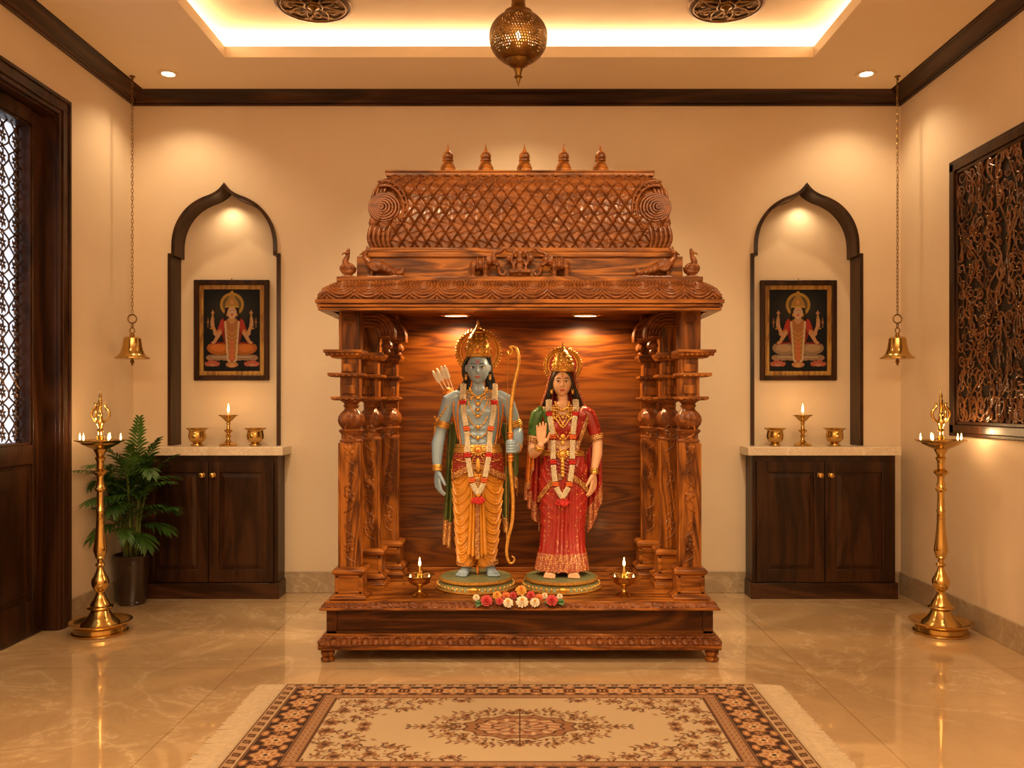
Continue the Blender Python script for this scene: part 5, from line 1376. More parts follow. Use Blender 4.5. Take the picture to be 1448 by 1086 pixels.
def pedestal(root, cx, yc, lotus_col):
    z = .2625
    a = MB(); a.lathe((cx, yc, z), [(.184, 0), (.190, .003), (.190, .007), (.184, .010)], 64); a.lathe((cx, yc, z), [(.160, .030), (.164, .033), (.158, .036)], 64)
    p = a.build('pedestal', M['gold'], root)
    a = MB(); a.lathe((cx, yc, z), [(.183, .009), (.180, .016), (.172, .024), (.162, .031), (.15, .033)], 160, mod=lambda t, zz: 1 + .016 * abs(math.cos(22 * t)) * (1 if .010 < zz < .030 else 0)); a.build('petal_ring', lotus_col, p, angle=70)
    a = MB(); rr = random.Random(4)
    for k in range(44): an = k * 2 * PI / 44; a.ball((cx + .180 * math.cos(an), yc + .180 * math.sin(an), z + .019), (.007, .007, .008), 8, 6)
    a.ball((cx, yc - .180, z + .020), (.022, .010, .012), 12, 8)
    a.build('petal_tips', M['gold'], p)
    a = MB(); a.lathe((cx, yc, z), [(.155, .034), (.168, .036), (.1745, .041), (.1745, .046), (.168, .0505), (.162, .051)], 64); a.build('rim', M['gold'], p)
    a = MB(); a.lathe((cx, yc, z), [(.163, .048), (.163, .0515), (.10, .052)], 64); a.build('top_disc', M['sage'], p)
def garland(loftfn, left, right, tassel, label, loc):
    t = thing('flower_garland', loc, label, 'garland')
    wht = MB(); rr = random.Random(2); k = 0
    bands = []
    for side in (left, right):
        pts = catmull([loftfn(p[0], p[1]) for p in side if True], 10)
        # resample
        L = [0]
        for i in range(1, len(pts)): L.append(L[-1] + (pts[i] - pts[i - 1]).length)
        reds = [loftfn(p[0], p[1]) for p in side if len(p) > 2]
        m_ = int(L[-1] / .0068)
        for j in range(m_):
            d = L[-1] * j / (m_ - 1); i = 0
            while i < len(L) - 2 and L[i + 1] < d: i += 1
            c = pts[i].lerp(pts[i + 1], (d - L[i]) / max(1e-9, L[i + 1] - L[i])); tg = (pts[i + 1] - pts[i]).normalized(); s_ = vperp(tg); b_ = tg.cross(s_)
            if min([(c - r_).length for r_ in reds] + [9]) < .013: continue
            for q in range(7):
                an = 2 * PI * (q + .5 * (j % 2)) / 7; r_ = .0118 + rr.uniform(-.0009, .0009)
                wht.ball(c + s_ * (r_ * math.cos(an)) + b_ * (r_ * math.sin(an) * .8), .0040, 6, 4)
        for r_ in reds: bands.append(r_)
    o = wht.build('blossom_strand', M['jasmine'], t); o['kind'] = 'stuff'
    for i, r_ in enumerate(bands):
        a = MB()
        for q in range(16):
            an = 2 * PI * q / 8; dz = .0050 if q < 8 else -.0050
            a.ball(r_ + Vector((.0112 * math.cos(an), .009 * math.sin(an), dz)), .0058, 7, 5)
        a.ball(r_, (.010, .008, .010), 8, 6); a.build('rose_band', M['rose'] if i % 2 == 0 else M['marigold_red'], t)
    a = MB(); c = loftfn(*tassel)
    a.ball(c + Vector((0, -.004, .024)), (.011, .010, .009), 10, 6); a.build('marigold_knot', M['marigold'], t)
    a = MB()
    for q in range(26):
        an = q * 2.4; rad = .006 + .022 * (q / 26); a.ball(c + Vector((rad * math.cos(an) * 1.15, -.006 * rr.random(), rad * math.sin(an) * .55 - .001)), .0075, 8, 6)
    a.build('rose_tassel', M['rose'], t)
    return t
M['jasmine'] = simple('jasmine_white', (.74, .62, .44), .6, var=.12, vscale=120); M['rose'] = simple('rose_red', (.48, .015, .012), .5, var=.3, vscale=90)
M['marigold'] = simple('marigold_yellow', (.70, .30, .02), .55, var=.2, vscale=90); M['marigold_red'] = simple('marigold_orange', (.62, .11, .015), .55, var=.25, vscale=90)
def gold_chain(a, pts, r=.0022, beads=True, n=6):
    P = catmull(pts, n); a.tube(P, r, 6)
    if beads:
        for i in range(0, len(P), 2): a.ball(P[i], r * 1.9, 6, 5)

# ============ statue A: blue figure with the bow
YA = 4.025
def JA(px, py, dy=0.0): return W(px, py, YA + dy)
RA = thing('deity_statue', (W(673, 0, 3.997).x, 3.997, .262), 'blue-skinned standing statue with gold crown and yellow dhoti on round pedestal', 'statue')
pedestal(RA, W(673, 0, 3.997).x, 3.997, M['sage'])
torA = Loft([(538, 676, .027, .028, .0), (547, 676, .029, .029, .004), (552, 676, .046, .034, .006), (557, 676, .090, .042, .006), (563, 676, .116, .052), (572, 676, .124, .062), (585, 676, .120, .068), (598, 676, .110, .064), (612, 676, .097, .058), (625, 676, .090, .055), (636, 676, .096, .060), (655, 676, .108, .064)], YA, 2.3)
hdA = Head(JA(676, 522), .0545, .062, .076)
a = MB()
def pec(th, z, t):
    x = np.cos(th) * .115; zz = z - zpx(582, YA); fr = (np.sin(th) > 0)
    ab = z - zpx(615, YA)
    return fr * (.010 * np.exp(-((np.abs(x) - .048) / .036) ** 2 - (zz / .030) ** 2) - .0035 * np.exp(-(x / .007) ** 2) + .003 * np.exp(-((np.abs(x) - .02) / .016) ** 2) * np.cos(ab * 190) * (np.abs(ab) < .05))
torA.mesh(a, 96, 90, f=pec); hdA.add(a)
for sg in (-1, 1): a.ball(JA(676 + sg * 16.8, 521, .008), (.006, .012, .018), 10, 8)
a.tube([JA(646, 561), JA(636, 566), JA(629, 588, .004), JA(623, 610, .008)], [.032, .037, .033, .027], 14)
a.tube([JA(623, 610, .008), JA(619, 628, .004), JA(618, 650, -.006), JA(618.5, 664, -.012)], [.028, .030, .024, .018], 14)
hand(a, JA(618.5, 666, -.014), (.05, -.1, -1), (.45, .1, .1), (.55, -.85, 0), .118, .35, .03, (.7, .75, .1))
a.tube([JA(706, 561), JA(716, 566), JA(724, 588, .004), JA(731, 608, .008)], [.032, .037, .033, .027], 14)
a.tube([JA(731, 608, .008), JA(732, 620, -.030), JA(731, 630, -.075), JA(729, 634, -.105)], [.028, .029, .024, .019], 14)
# fist round the bow shaft: knuckles face the viewer
BG = JA(722, 632, -.140)
for k in range(4):
    zz = .017 - k * .0125
    a.tube(catmull([BG + Vector((.024, .022, zz + .002)), BG + Vector((.018, -.008, zz)), BG + Vector((.000, -.016, zz - .001)), BG + Vector((-.015, -.006, zz - .001)), BG + Vector((-.014, .008, zz - .001))], 4), [.0078] * 12 + [.0070] * 5, 8)
a.tube([BG + Vector((.026, .030, -.004)), BG + Vector((.022, .012, .006))], [.021, .018], 10); a.tube([BG + Vector((.026, .030, -.012)), BG + Vector((.020, .010, -.018))], [.019, .014], 10)
a.tube(catmull([BG + Vector((.018, .006, .020)), BG + Vector((.006, -.010, .028)), BG + Vector((-.008, -.012, .026)), BG + Vector((-.014, -.006, .022))], 4), [.0095] * 4 + [.0085] * 9, 8)
ZF = .3140
for ax_, tx, ty in ((660, 651, -.075), (693, 699, -.075)):
    foot(a, W(ax_, 795, YA + .012), (W(tx, 0, YA + ty).x, YA + ty, ZF), .044, ZF)
    a.tube([JA(ax_, 740, .01), JA(ax_, 797, .012)], [.034, .024], 12)
bodyA = a.build('body', M['blue_skin'], RA, remesh=.0019, smooth_it=1, norm=False)
hdA.face(RA)
a = MB(); a.tube([hdA.at(0, .30, .001), hdA.at(0, .50, .001)], .0022, 6); a.tube([hdA.at(-.008, .32, .001), hdA.at(-.008, .50, .001)], .0012, 6); a.tube([hdA.at(.008, .32, .001), hdA.at(.008, .50, .001)], .0012, 6); a.build('forehead_mark', M['red_mark'], RA)
# hair
def locks(root, cx, top, rows, n=9, amp=.006):
    a = MB(); rr = random.Random(8)
    for sg in (-1, 1):
        for k in range(n):
            u = k / (n - 1); pts = []
            for (px_, py_, dy_) in rows:
                q = W(cx + sg * (px_ * (.55 + .45 * u)), py_ + 4 * (1 - u), top + dy_ + .02 * (1 - u)); q.x += amp * math.sin(py_ * .35 + k); pts.append(q)
            a.tube(catmull(pts, 5), [.011] * 3 + [.0095 - .0003 * i for i in range(len(pts) * 5 - 4 - 3)], 7)
    a.build('hair', M['hair'], root)
locks(RA, 676, YA, [(13, 503, .030), (18, 514, .036), (20, 527, .040), (21, 538, .046), (25, 548, .050), (32, 558, .052), (36, 566, .056)])
# crown, aureole
def crown_set(root, hd, cx, pb, tip, r0, YC, dome_r, halo_c, halo_r, orange):
    a = MB(); z = lambda py: W(0, py, YC).z; x = W(cx, 0, YC).x
    H = z(tip) - z(pb)
    a.lathe((x, YC + .004, z(pb)), [(r0 * .96, -.004), (r0 * 1.05, 0), (r0 * 1.07, .006), (r0 * 1.0, .010), (r0 * 1.03, .014), (r0 * 1.06, H * .20), (r0 * .98, H * .36), (r0 * .80, H * .50), (r0 * .58, H * .60), (r0 * .50, H * .62), (r0 * .52, H * .65), (r0 * .40, H * .69), (r0 * .22, H * .74), (r0 * .26, H * .77), (r0 * .16, H * .81), (r0 * .10, H * .86), (r0 * .14, H * .89), (r0 * .06, H * .94), (r0 * .01, H)], 48, mod=lambda t, zz: 1 + .018 * math.cos(16 * t), sy=1.06)
    for k in range(26): an = 2 * PI * k / 26; a.ball((x + r0 * 1.07 * math.cos(an), YC + .004 + r0 * 1.12 * math.sin(an), z(pb) + .008), .0040, 8, 6)
    for k in range(-3, 4):
        an = -PI / 2 + k * .36; hh = .030 - .004 * abs(k)
        for q in range(5): a.ball((x + r0 * (1.06 - .02 * q) * math.cos(an), YC + .004 + r0 * (1.12 - .02 * q) * math.sin(an), z(pb) + .016 + hh * q / 5), (.0052 - .0007 * q, .004, .0052), 8, 6)
    for tier, (fz, fr, cnt, sz) in enumerate(((.20, 1.05, 14, .0068), (.34, .98, 13, .0060), (.46, .84, 11, .0052), (.56, .66, 9, .0045))):
        for k in range(cnt):
            an = 2 * PI * (k + .5 * (tier % 2)) / cnt; px_ = (x + r0 * fr * math.cos(an), YC + .004 + r0 * fr * 1.06 * math.sin(an), z(pb) + H * fz)
            a.ball(px_, (sz, sz, sz * 1.35), 8, 6); a.torus(px_, sz * 1.35, sz * .28, (math.cos(an), math.sin(an), .3), 12, 5)
    c = a.build('crown', M['gold'], root, angle=50)
    a = MB(); a.ball((x, YC + .004 - r0 * 1.12, z(pb) + .026), (.005, .003, .008), 10, 8); a.build('crown_gem', M['red_mark'], c)
    hx, hz = W(halo_c[0], halo_c[1], YC + .05).x, W(halo_c[0], halo_c[1], YC + .05).z
    a = MB(); hc = (hx, YC + .055, hz); a.torus(hc, halo_r, .0065, (0, 1, 0), 64, 8); a.torus(hc, halo_r * .86, .0042, (0, 1, 0), 64, 6)
    for k in range(44): an = 2 * PI * k / 44; a.ball((hx + (halo_r + .009) * math.cos(an), YC + .055, hz + (halo_r + .009) * math.sin(an)), .0050, 8, 6)
    au = a.build('aureole', M['gold'], root)
    a = MB(); a.lathe((hx, YC + .060, hz), [(.002, -.006), (halo_r, -.004), (halo_r, .004), (.002, .004)], 56, axis='y'); a.build('aureole_disc', orange, au)
crown_set(RA, hdA, 676, 504, 451, .0545, YA, .06, (676.5, 497), .1, M['gold_orange'])
# dhoti
leg = Loft([(640, 676, .106, .066), (655, 675.5, .117, .070), (672, 675.5, .120, .072), (700, 675.5, .115, .070), (720, 675.5, .109, .067), (745, 675, .103, .064), (765, 674.5, .098, .060), (785, 674, .090, .055), (799, 673.5, .084, .050)], YA + .005, 2.2)
zt, zb = zpx(640, YA), zpx(799, YA)
a = MB()
def dh(th, z, t):
    x = np.cos(th); fr = np.sin(th); low = np.clip((zpx(722, YA) - z) / .17, 0, 1)
    pinch = -(.052) * low ** .8 * np.exp(-(x / .20) ** 2)
    xl = np.abs(x); q = x > 0
    g = np.where(xl < .78, 1 - (1 - xl / .78) ** 2.2, 1 - 1.6 * ((xl - .78) / .22) ** 2 * .35)
    ph = (z + (.125 - .02 * q) * g + .005 * np.sin(z * 47 + q * 1.7) + q * .017) / .047
    w = ph - np.floor(ph); fold = np.exp(-((w - .5) / .10) ** 2) + .45 * np.exp(-((w - .80) / .06) ** 2) + .3 * np.exp(-((w - .16) / .07) ** 2)
    m_ = np.clip((xl - .10) / .12, 0, 1)
    mid = np.abs(np.sin(26 * x)) * (1 - m_) * .004
    return pinch + .0085 * fold * m_ + mid * (fr > 0)
leg.mesh(a, 300, 260, zb, zt, f=dh); a.build('dhoti', M['yellow_silk'], RA, norm=False, angle=75)
a = MB()
for cx_ in (659, 690.5):
    c = JA(cx_, 796, .004); a.torus(c, .038, .0045, (0, 0, 1), 36, 8, sx=1.0, sy=1.15); a.torus(c + Vector((0, 0, .012)), .038, .0035, (0, 0, 1), 36, 8, sx=1.0, sy=1.15)
a.build('dhoti_hem', M['gold_border'], RA)
a = MB(); n1, n2 = 60, 50   # hanging front pleat with a stepped end
U, V = np.meshgrid(np.linspace(-1, 1, n1), np.linspace(0, 1, n2)); hw = .026 + .022 * V
zz = zpx(668, YA) - V * (zpx(668, YA) - zpx(782, YA)) + .010 * np.abs(np.sin(U * 7)) * V - .03 * (1 - np.abs(U)) * V * .4
xx = W(676, 0, YA).x + U * hw; yy = YA - .078 - .010 * np.abs(np.cos(U * PI * 2.5)) + .006 * V
a.grid(np.stack([xx, yy, zz], -1)); a.build('front_pleat', M['yellow_silk'], RA, norm=False, solid=.003, angle=80)
a = MB(); U, V = np.meshgrid(np.linspace(-1, 1, 8), np.linspace(0, 1, 60)); zz = zpx(672, YA) - V * (zpx(672, YA) - zpx(786, YA)); a.grid(np.stack([W(676.5, 0, YA).x + U * .009, YA - .0925 + .006 * V + 0 * U, zz], -1)); a.build('pleat_border', M['gold_border'], RA, norm=False, solid=.004)
a = MB(); a.tube([JA(675.5, 795, .01), JA(675.5, 810, .0)], [.010, .008], 10); a.tube([JA(675.5, 770, -.01), JA(675.5, 796, .01)], [.012, .010], 10); a.build('sash_tail', M['gold_orange'], RA)
# hip wrap, its border and belt
a = MB()
def wr(th, z, t): w = (z * 1 + .018 * np.cos(th) ** 2) / .0115; w = w - np.floor(w); return .004 * np.exp(-((w - .5) / .22) ** 2)
hipL = Loft([(630, 676, .100, .065), (645, 676, .117, .074), (660, 676, .121, .077), (678, 676, .121, .077)], YA, 2.2)
th = np.linspace(0, 2 * PI, 160, endpoint=False)[None, :]; V = np.linspace(0, 1, 46)[:, None]
zlo = zpx(660, YA) - (.060) * np.clip(np.abs(np.cos(th)) - .10, 0, 1) ** 1.1; zz = zlo + (zpx(630, YA) - zlo) * V
P = hipL.P(th * np.ones_like(zz), zz, .001 + wr(th, zz, V)); a.grid(P, True); a.build('hip_wrap', M['red_sash'], RA, norm=False, angle=70)
a = MB(); zz = zlo - .010 + (.030) * np.linspace(0, 1, 8)[:, None]; P = hipL.P(th * np.ones_like(zz), zz, .0065 + .001 * np.cos(np.linspace(-PI / 2, PI / 2, 8))[:, None]); a.grid(P, True); a.build('wrap_border', M['gold_border'], RA, norm=False, solid=.002)
a = MB(); zc_ = zpx(634, YA)
for dz, r_ in ((-.016, .0035), (-.008, .005), (.0, .005), (.010, .005), (.018, .0035)):
    cx_, hx_, hy_, _ = hipL.at(zc_ + dz); a.tube([Vector(p) for p in hipL.P(np.linspace(0, 2 * PI, 60), np.full(60, zc_ + dz), .004)], r_, 6, cap=False)
c = JA(676, 637, -.085)
a.ball(c, (.017, .008, .017), 16, 10)
for k in range(12): an = k * PI / 6; a.ball(c + Vector((.021 * math.cos(an), .001, .021 * math.sin(an))), (.006, .005, .006), 8, 6)
a.build('belt', M['gold'], RA)
a = MB(); a.ball(c + Vector((0, -.006, 0)), .006, 10, 8); a.build('belt_gem', M['red_mark'], RA)
a = MB(); c2 = JA(676, 658, -.088); a.ball(c2, (.012, .006, .034), 14, 10); a.torus(c2, .020, .003, (0, 1, 0), 28, 6, sx=1.9, sy=.75)
for sg in (-1, 1):
    gold_chain(a, [JA(676 + sg * 4, 644, -.082), JA(676 + sg * 9, 655, -.082), JA(676 + sg * 5, 668, -.084), JA(676, 676, -.086)], .002)
    gold_chain(a, [JA(676 + sg * 6, 641, -.080), JA(676 + sg * 18, 652, -.078), JA(676 + sg * 30, 650, -.060)], .002)
a.build('belt_pendant', M['gold'], RA)
# necklaces and straps
a = MB()
gold_chain(a, on(torA, [(664, 549), (667, 556), (676, 561), (685, 556), (688, 549)], .004), .0035)
for (wd, bt) in ((10, 573), (14, 588), (17, 604), (20, 619)): gold_chain(a, on(torA, [(676 - wd * .9, 552), (676 - wd, 565), (676 - wd * .72, bt - 12), (676, bt), (676 + wd * .72, bt - 12), (676 + wd, 565), (676 + wd * .9, 552)], .005), .0026)
for py_ in (563, 571, 579, 588): p = on(torA, [(676, py_)], .007)[0]; a.ball(p, (.010, .004, .008), 10, 8)
for py_ in (604, 619): p = on(torA, [(676, py_)], .007)[0]; a.ball(p, (.008, .004, .011), 10, 8)
a.build('necklaces', M['gold'], RA)
for sg in (-1, 1):
    a = MB()
    a.tube(catmull(on(torA, [(676 + sg * 22, 552), (676 + sg * 27, 568), (676 + sg * 29, 590), (676 + sg * 27, 612), (676 + sg * 24, 630)], .003), 6), .0048, 8)
    a.build('shoulder_strap', M['gold_orange'], RA); a = MB()
    a.tube(catmull(on(torA, [(676 + sg * 31, 556), (676 + sg * 35, 572), (676 + sg * 34, 590), (676 + sg * 29, 620)], .002), 6), .0040, 8)
    a.build('shoulder_strap', M['gold_orange'], RA)
def bands(root, name, items, mat=None):
    for c, ax_, R, rs in items:
        a = MB()
        for o_, r_ in rs: a.torus(Vector(c) + Vector(ax_).normalized() * o_, R, r_, ax_, 32, 8)
        a.build(name, mat or M['gold'], root)
axL = (JA(629, 588) - JA(623, 610)); axR = (JA(724, 588) - JA(731, 608))
bands(RA, 'armlet', [(JA(626, 600, .006), axL, .032, ((-.012, .0040), (-.005, .0055), (.004, .0055), (.012, .0040))), (JA(728, 600, .006), axR, .032, ((-.012, .0040), (-.005, .0055), (.004, .0055), (.012, .0040)))])
bands(RA, 'bracelet', [(JA(618.5, 661, -.010), (0, .1, 1), .022, ((-.012, .0035), (-.005, .0045), (.004, .0045), (.011, .0035))), (JA(729.5, 633, -.095), (0, 1, .2), .023, ((-.006, .004), (.004, .004)))])
a = MB()
gold_chain(a, [JA(633, 572, -.030), JA(626, 584, -.030), JA(618, 594, -.020)], .003); a.tube(catmull([JA(618, 592, .0), JA(616, 602, .0), JA(615, 612, .0), JA(614.5, 618, 0)], 4), [.006] * 13, 8); a.ball(JA(615, 590), .007, 8, 6)
a.tube(catmull([JA(732, 590, -.01), JA(736, 602, -.01), JA(738, 616, -.01), JA(738, 632, -.01)], 4), [.005] * 13, 8)
a.build('arm_tassels', M['gold'], RA)
for sg in (-1, 1):
    a = MB(); p = JA(676 + sg * 17, 533, -.002); a.torus(p + Vector((0, 0, .006)), .005, .0015, (0, 1, 0), 14, 6); a.ball(p + Vector((0, 0, -.006)), (.006, .005, .010), 10, 8); a.build('earring', M['gold'], RA)
# shawl tails
def drape(root, name, mat, border, top, bot, dy, folds, depth, bh=.05, n=70, rows=60, zig=.0, cross=0):
    """cloth from a top line to a bottom line (lists of (px, py)), wavy in depth"""
    tp = catmull([JA(p[0], p[1], dy) for p in top], 12); bt = catmull([JA(p[0], p[1], dy) for p in bot], 12)
    def samp(L, u): f = u * (len(L) - 1); i = min(len(L) - 2, int(f)); return L[i].lerp(L[i + 1], f - i)
    P = np.zeros((rows, n, 3))
    for i in range(n):
        u = i / (n - 1); A_, B_ = samp(tp, u), samp(bt, u); B_ = B_ + Vector((0, 0, zig * (abs(((u * folds) % 1) - .5) * 2 - .5)))
        for j in range(rows):
            v = j / (rows - 1); p = A_.lerp(B_, v); P[j, i] = (p.x + .4 * depth * math.cos(u * folds * 2 * PI) * v, p.y + depth * math.sin(u * folds * 2 * PI) * (.35 + .65 * v), p.z)
    nb = int(rows * (1 - bh))
    a = MB(); a.grid(P[:nb + 1]); o = a.build(name, mat, root, norm=False, solid=.003, angle=80)
    if nb < rows - 1: a = MB(); a.grid(P[nb:]); a.build('cloth_border', border, o, norm=False, solid=.0045, angle=80)
    return o
drape(RA, 'shawl', M['green_silk'], M['gold_border'], [(634, 598), (648, 598)], [(625, 768), (638, 776)], .055, 2.5, .010, .21, zig=.01)
drape(RA, 'shawl', M['green_silk'], M['gold_border'], [(706, 598), (735, 600)], [(722, 664), (732, 700)], .055, 2.5, .010, .2, zig=.01)
drape(RA, 'shawl', M['green_silk'], M['gold_border'], [(706, 660), (722, 660)], [(711, 748), (718, 758)], .06, 1.5, .008, .22, zig=.01)
a = MB()
for (x0, y0, x1, y1) in ((612.5, 525.5, 636, 566), (618, 522, 638, 562), (624, 519, 641, 560), (629, 518, 645, 562)):
    A_, B_ = JA(x0, y0, .075), JA(x1, y1, .085); a.tube([A_, B_], .0022, 6); d = (B_ - A_).normalized(); s_ = Vector((d.z, 0, -d.x))
    for q in (-1, 1): a.add([A_ - d * .0, A_ + s_ * q * .009 + d * .010, A_ + s_ * q * .009 + d * .055, A_ + d * .068], [(0, 1, 2, 3)])
    a.ball(A_, (.005, .005, .005), 8, 6); a.tube([A_, A_ + d * .055], .006, 6)
a.build('arrows', M['white_p'], RA)
a = MB(); a.tube([JA(634, 556, .085), JA(650, 584, .088), JA(664, 612, .088)], [.030, .028, .022], 16); a.torus(JA(635, 558, .085), .031, .005, JA(664, 612, .088) - JA(634, 556, .085), 28, 8); a.build('quiver', M['gold_orange'], RA)
GA = MB()
# bow (held, a thing of its own)
bow = thing('bow', (BG.x, BG.y, BG.z), 'tall curved golden bow held in the blue statue\'s fist', 'bow')
def JB(px, py, d=0.0): return W(px, py, YA - .140 + d)
bp = catmull([JB(*p) for p in ((717.5, 497), (719, 501), (723, 500), (724.5, 494), (721, 490.5), (727, 490), (731.5, 497), (733.5, 512), (730.5, 528), (726, 549), (722.5, 578), (721.8, 604), (722, 632), (721.5, 655), (723.5, 680), (725.5, 708), (724, 738), (718.5, 762), (716.5, 782), (720, 795), (725.5, 795.5), (727.5, 790), (724.5, 787))], 6)
N_ = len(bp); a = MB(); a.tube(bp, [.0045 + .0055 * math.sin(PI * min(1, max(0, (i / N_ - .05) / .9))) for i in range(N_)], 10); a.build('limb', M['gold'], bow)
a = MB(); a.tube([JB(722, 612), JB(722, 650)], .0115, 12)
for py_ in (612, 616, 646, 651): a.torus(JB(722, py_), .0125, .003, (0, 0, 1), 20, 6)
a.build('grip', M['gold_orange'], bow)
a = MB(); a.tube([JB(719, 500, .0), JB(715.5, 632, .012), JB(716.5, 784, .0)], .0013, 5); a.build('string', M['gold'], bow)
def GAf(px, py):
    q = W(px, py, YA - .07); z_ = q.z; f1 = torA.front(q.x, max(z_, torA.z[0]), .012) if z_ > torA.z[0] else 9
    if z_ < zpx(628, YA): f1 = min(f1, hipL.front(q.x, max(hipL.z[0], min(z_, hipL.z[-1])), .014) - .006)
    if z_ < zpx(676, YA): f1 = YA - .107
    if py < 553: f1 = YA - .034 + (553 - py) * .003
    return Vector((q.x, f1 - .002, z_))
garland(GAf, [(654, 544), (654, 556), (654.6, 569, 1), (656.5, 587), (659.5, 606, 1), (661, 624), (661.7, 643, 1), (664.5, 662), (668, 678, 1), (671, 688), (676, 696)],
        [(699.5, 544), (699.5, 556), (698.8, 569, 1), (697.5, 587), (694, 606, 1), (692, 624), (691.3, 643, 1), (688.5, 662), (685, 678, 1), (682, 688), (677, 696)], (677, 706),
        'white and red flower garland hanging on the blue statue', (W(676, 0, 3.9).x, 3.9, .8))

# ============ statue B: figure in a red sari, palm raised
YS = 4.02
def JA(px, py, dy=0.0): return W(px, py, YS + dy)
RB = thing('deity_statue', (W(793.5, 0, 3.997).x, 3.997, .262), 'fair-skinned standing statue in red and gold sari with raised palm on round pedestal', 'statue')
pedestal(RB, W(793.5, 0, 3.997).x, 3.997, M['sage'])
torB = Loft([(558, 795.5, .023, .024), (567, 796, .024, .025, .004), (573, 796, .044, .032, .004), (578, 796.5, .082, .040, .004), (584, 796.5, .102, .050), (594, 796.5, .102, .058), (606, 796.5, .094, .060), (618, 796.5, .080, .052), (630, 796.5, .072, .048), (642, 797, .084, .055)], YS, 2.3)
hdB = Head(JA(794.5, 541.5), .0475, .055, .069)
a = MB()
def bust(th, z, t):
    x = np.cos(th) * .095; zz = z - zpx(603, YS); return (np.sin(th) > 0) * .016 * np.exp(-((np.abs(x) - .040) / .030) ** 2 - (zz / .028) ** 2)
torB.mesh(a, 96, 80, f=bust); hdB.add(a)
a.tube([JA(824, 582), JA(831, 586), JA(839, 604, .002), JA(845, 625, .006)], [.026, .030, .027, .023], 14)
a.tube([JA(845, 625, .006), JA(844.5, 642, .0), JA(841, 660, -.012), JA(840, 668, -.016)], [.024, .025, .018, .015], 14)
hand(a, JA(840, 670, -.018), (-.08, -.1, -1), (-.4, .1, .1), (-.60, -.80, 0), .108, .30, .03, (.7, .75, .1))
a.tube([JA(769, 582), JA(762, 586), JA(757, 604, -.002), JA(753, 634, -.006)], [.026, .030, .028, .024], 14)
a.tube([JA(753, 634, -.006), JA(755, 641, -.04), JA(761, 637, -.085), JA(764.5, 629, -.110)], [.025, .026, .021, .016], 14)
hand(a, JA(765, 628, -.112), (.02, -.10, 1), (.0, -1, -.1), (1, .05, .0), .100, .10, .05, (.75, .65, .1))
for ax_, tx in ((779, 776.5), (809, 812)): foot(a, W(ax_, 798, YS - .02), (W(tx, 0, YS - .115).x, YS - .115, ZF), .044, ZF)
a.build('body', M['fair_skin'], RB, remesh=.0019, smooth_it=1, norm=False)
hdB.face(RB)
a = MB(); a.ball(hdB.at(0, .42, .0005), (.0032, .0015, .0032), 10, 6); a.build('forehead_mark', M['red_mark'], RB)
a = MB(); c = hdB.C + Vector((0, .014, .008)); a.ball(c, (.0515, .052, .070), 24, 16)
for sg in (-1, 1):
    a.tube(catmull([hdB.at(sg * .006, .82, .0), hdB.at(sg * .030, .66, .001), hdB.at(sg * .048, .25, .000), JA(794.5 + sg * 15.5, 548, -.004), JA(794.5 + sg * 17.5, 560, .016), JA(794.5 + sg * 22, 572, .03)], 5), [.009] * 10 + [.011] * 16, 8)
    a.tube(catmull([JA(794.5 + sg * 13, 540, .02), JA(794.5 + sg * 19, 555, .03), JA(794.5 + sg * 25, 570, .04), JA(794.5 + sg * 28, 584, .05)], 5), .014, 8)
a.build('hair', M['hair'], RB)
crown_set(RB, hdB, 796, 525, 483, .046, YS, .05, (796, 517), .080, M['red_mark'])
# veil edges falling from the crown to the shoulders
a = MB()
for sg in (-1, 1): a.tube(catmull([JA(796 + sg * 15, 522, .02), JA(796 + sg * 20, 538, .020), JA(796 + sg * 24, 554, .016), JA(796 + sg * 31, 574, .010)], 6), [.0052] * 19, 8)
vl = a.build('veil_edge', M['pink_gold'], RB)
a = MB(); n1, n2 = 40, 30; U, V = np.meshgrid(np.linspace(-1, 1, n1), np.linspace(0, 1, n2))
xx = W(796, 0, YS).x + U * (.045 + .055 * V); zz = zpx(520, YS) + (zpx(585, YS) - zpx(520, YS)) * V; yy = YS + .045 + .02 * (1 - U * U) + .006 * np.sin(U * 14) * V
a.grid(np.stack([xx, yy, zz], -1)); a.build('veil', M['red_silk'], RB, norm=False, solid=.003)
# blouse, sleeves, pallu
a = MB()
blz0, blz1 = zpx(622, YS), zpx(577, YS)
def bl(th, z, t): neck = np.clip((z - zpx(588, YS)) / .03, 0, 1) * np.exp(-((th - PI / 2) / .55) ** 2); return bust(th, z, t) + .004 - .016 * neck
torB.mesh(a, 120, 50, blz0, blz1, f=bl); a.build('blouse', M['red_silk'], RB, norm=False, angle=80)
a = MB(); a.tube([JA(827, 583), JA(832, 586), JA(839, 603, .002), JA(842, 613, .003)], [.030, .0345, .0325, .030], 16); s1 = a.build('sleeve', M['red_silk'], RB)
bands(RB, 'sleeve_border', [(JA(843, 617, .004), JA(839, 603) - JA(845, 625), .029, ((-.010, .0048), (-.002, .0060), (.007, .0048))), (JA(755.5, 621, -.004), JA(757, 604) - JA(753, 634), .030, ((-.010, .0048), (-.002, .0060), (.007, .0048)))], M['gold_border'])
a = MB(); a.tube([JA(765, 583), JA(761, 586), JA(757.5, 600, -.002), JA(756, 612, -.003)], [.030, .0345, .033, .031], 16); a.build('sleeve', M['leafgreen'], RB)
a = MB()
for i in range(6):
    P_ = on(torB, [(766 + i * 1.6, 578 + i * .4), (770 + i * 1.2, 590), (773 + i * .5, 604), (775, 620)], .010); a.tube(catmull(P_, 5), .0045, 6)
a.build('shoulder_cloth', M['leafgreen'], RB)
a = MB()
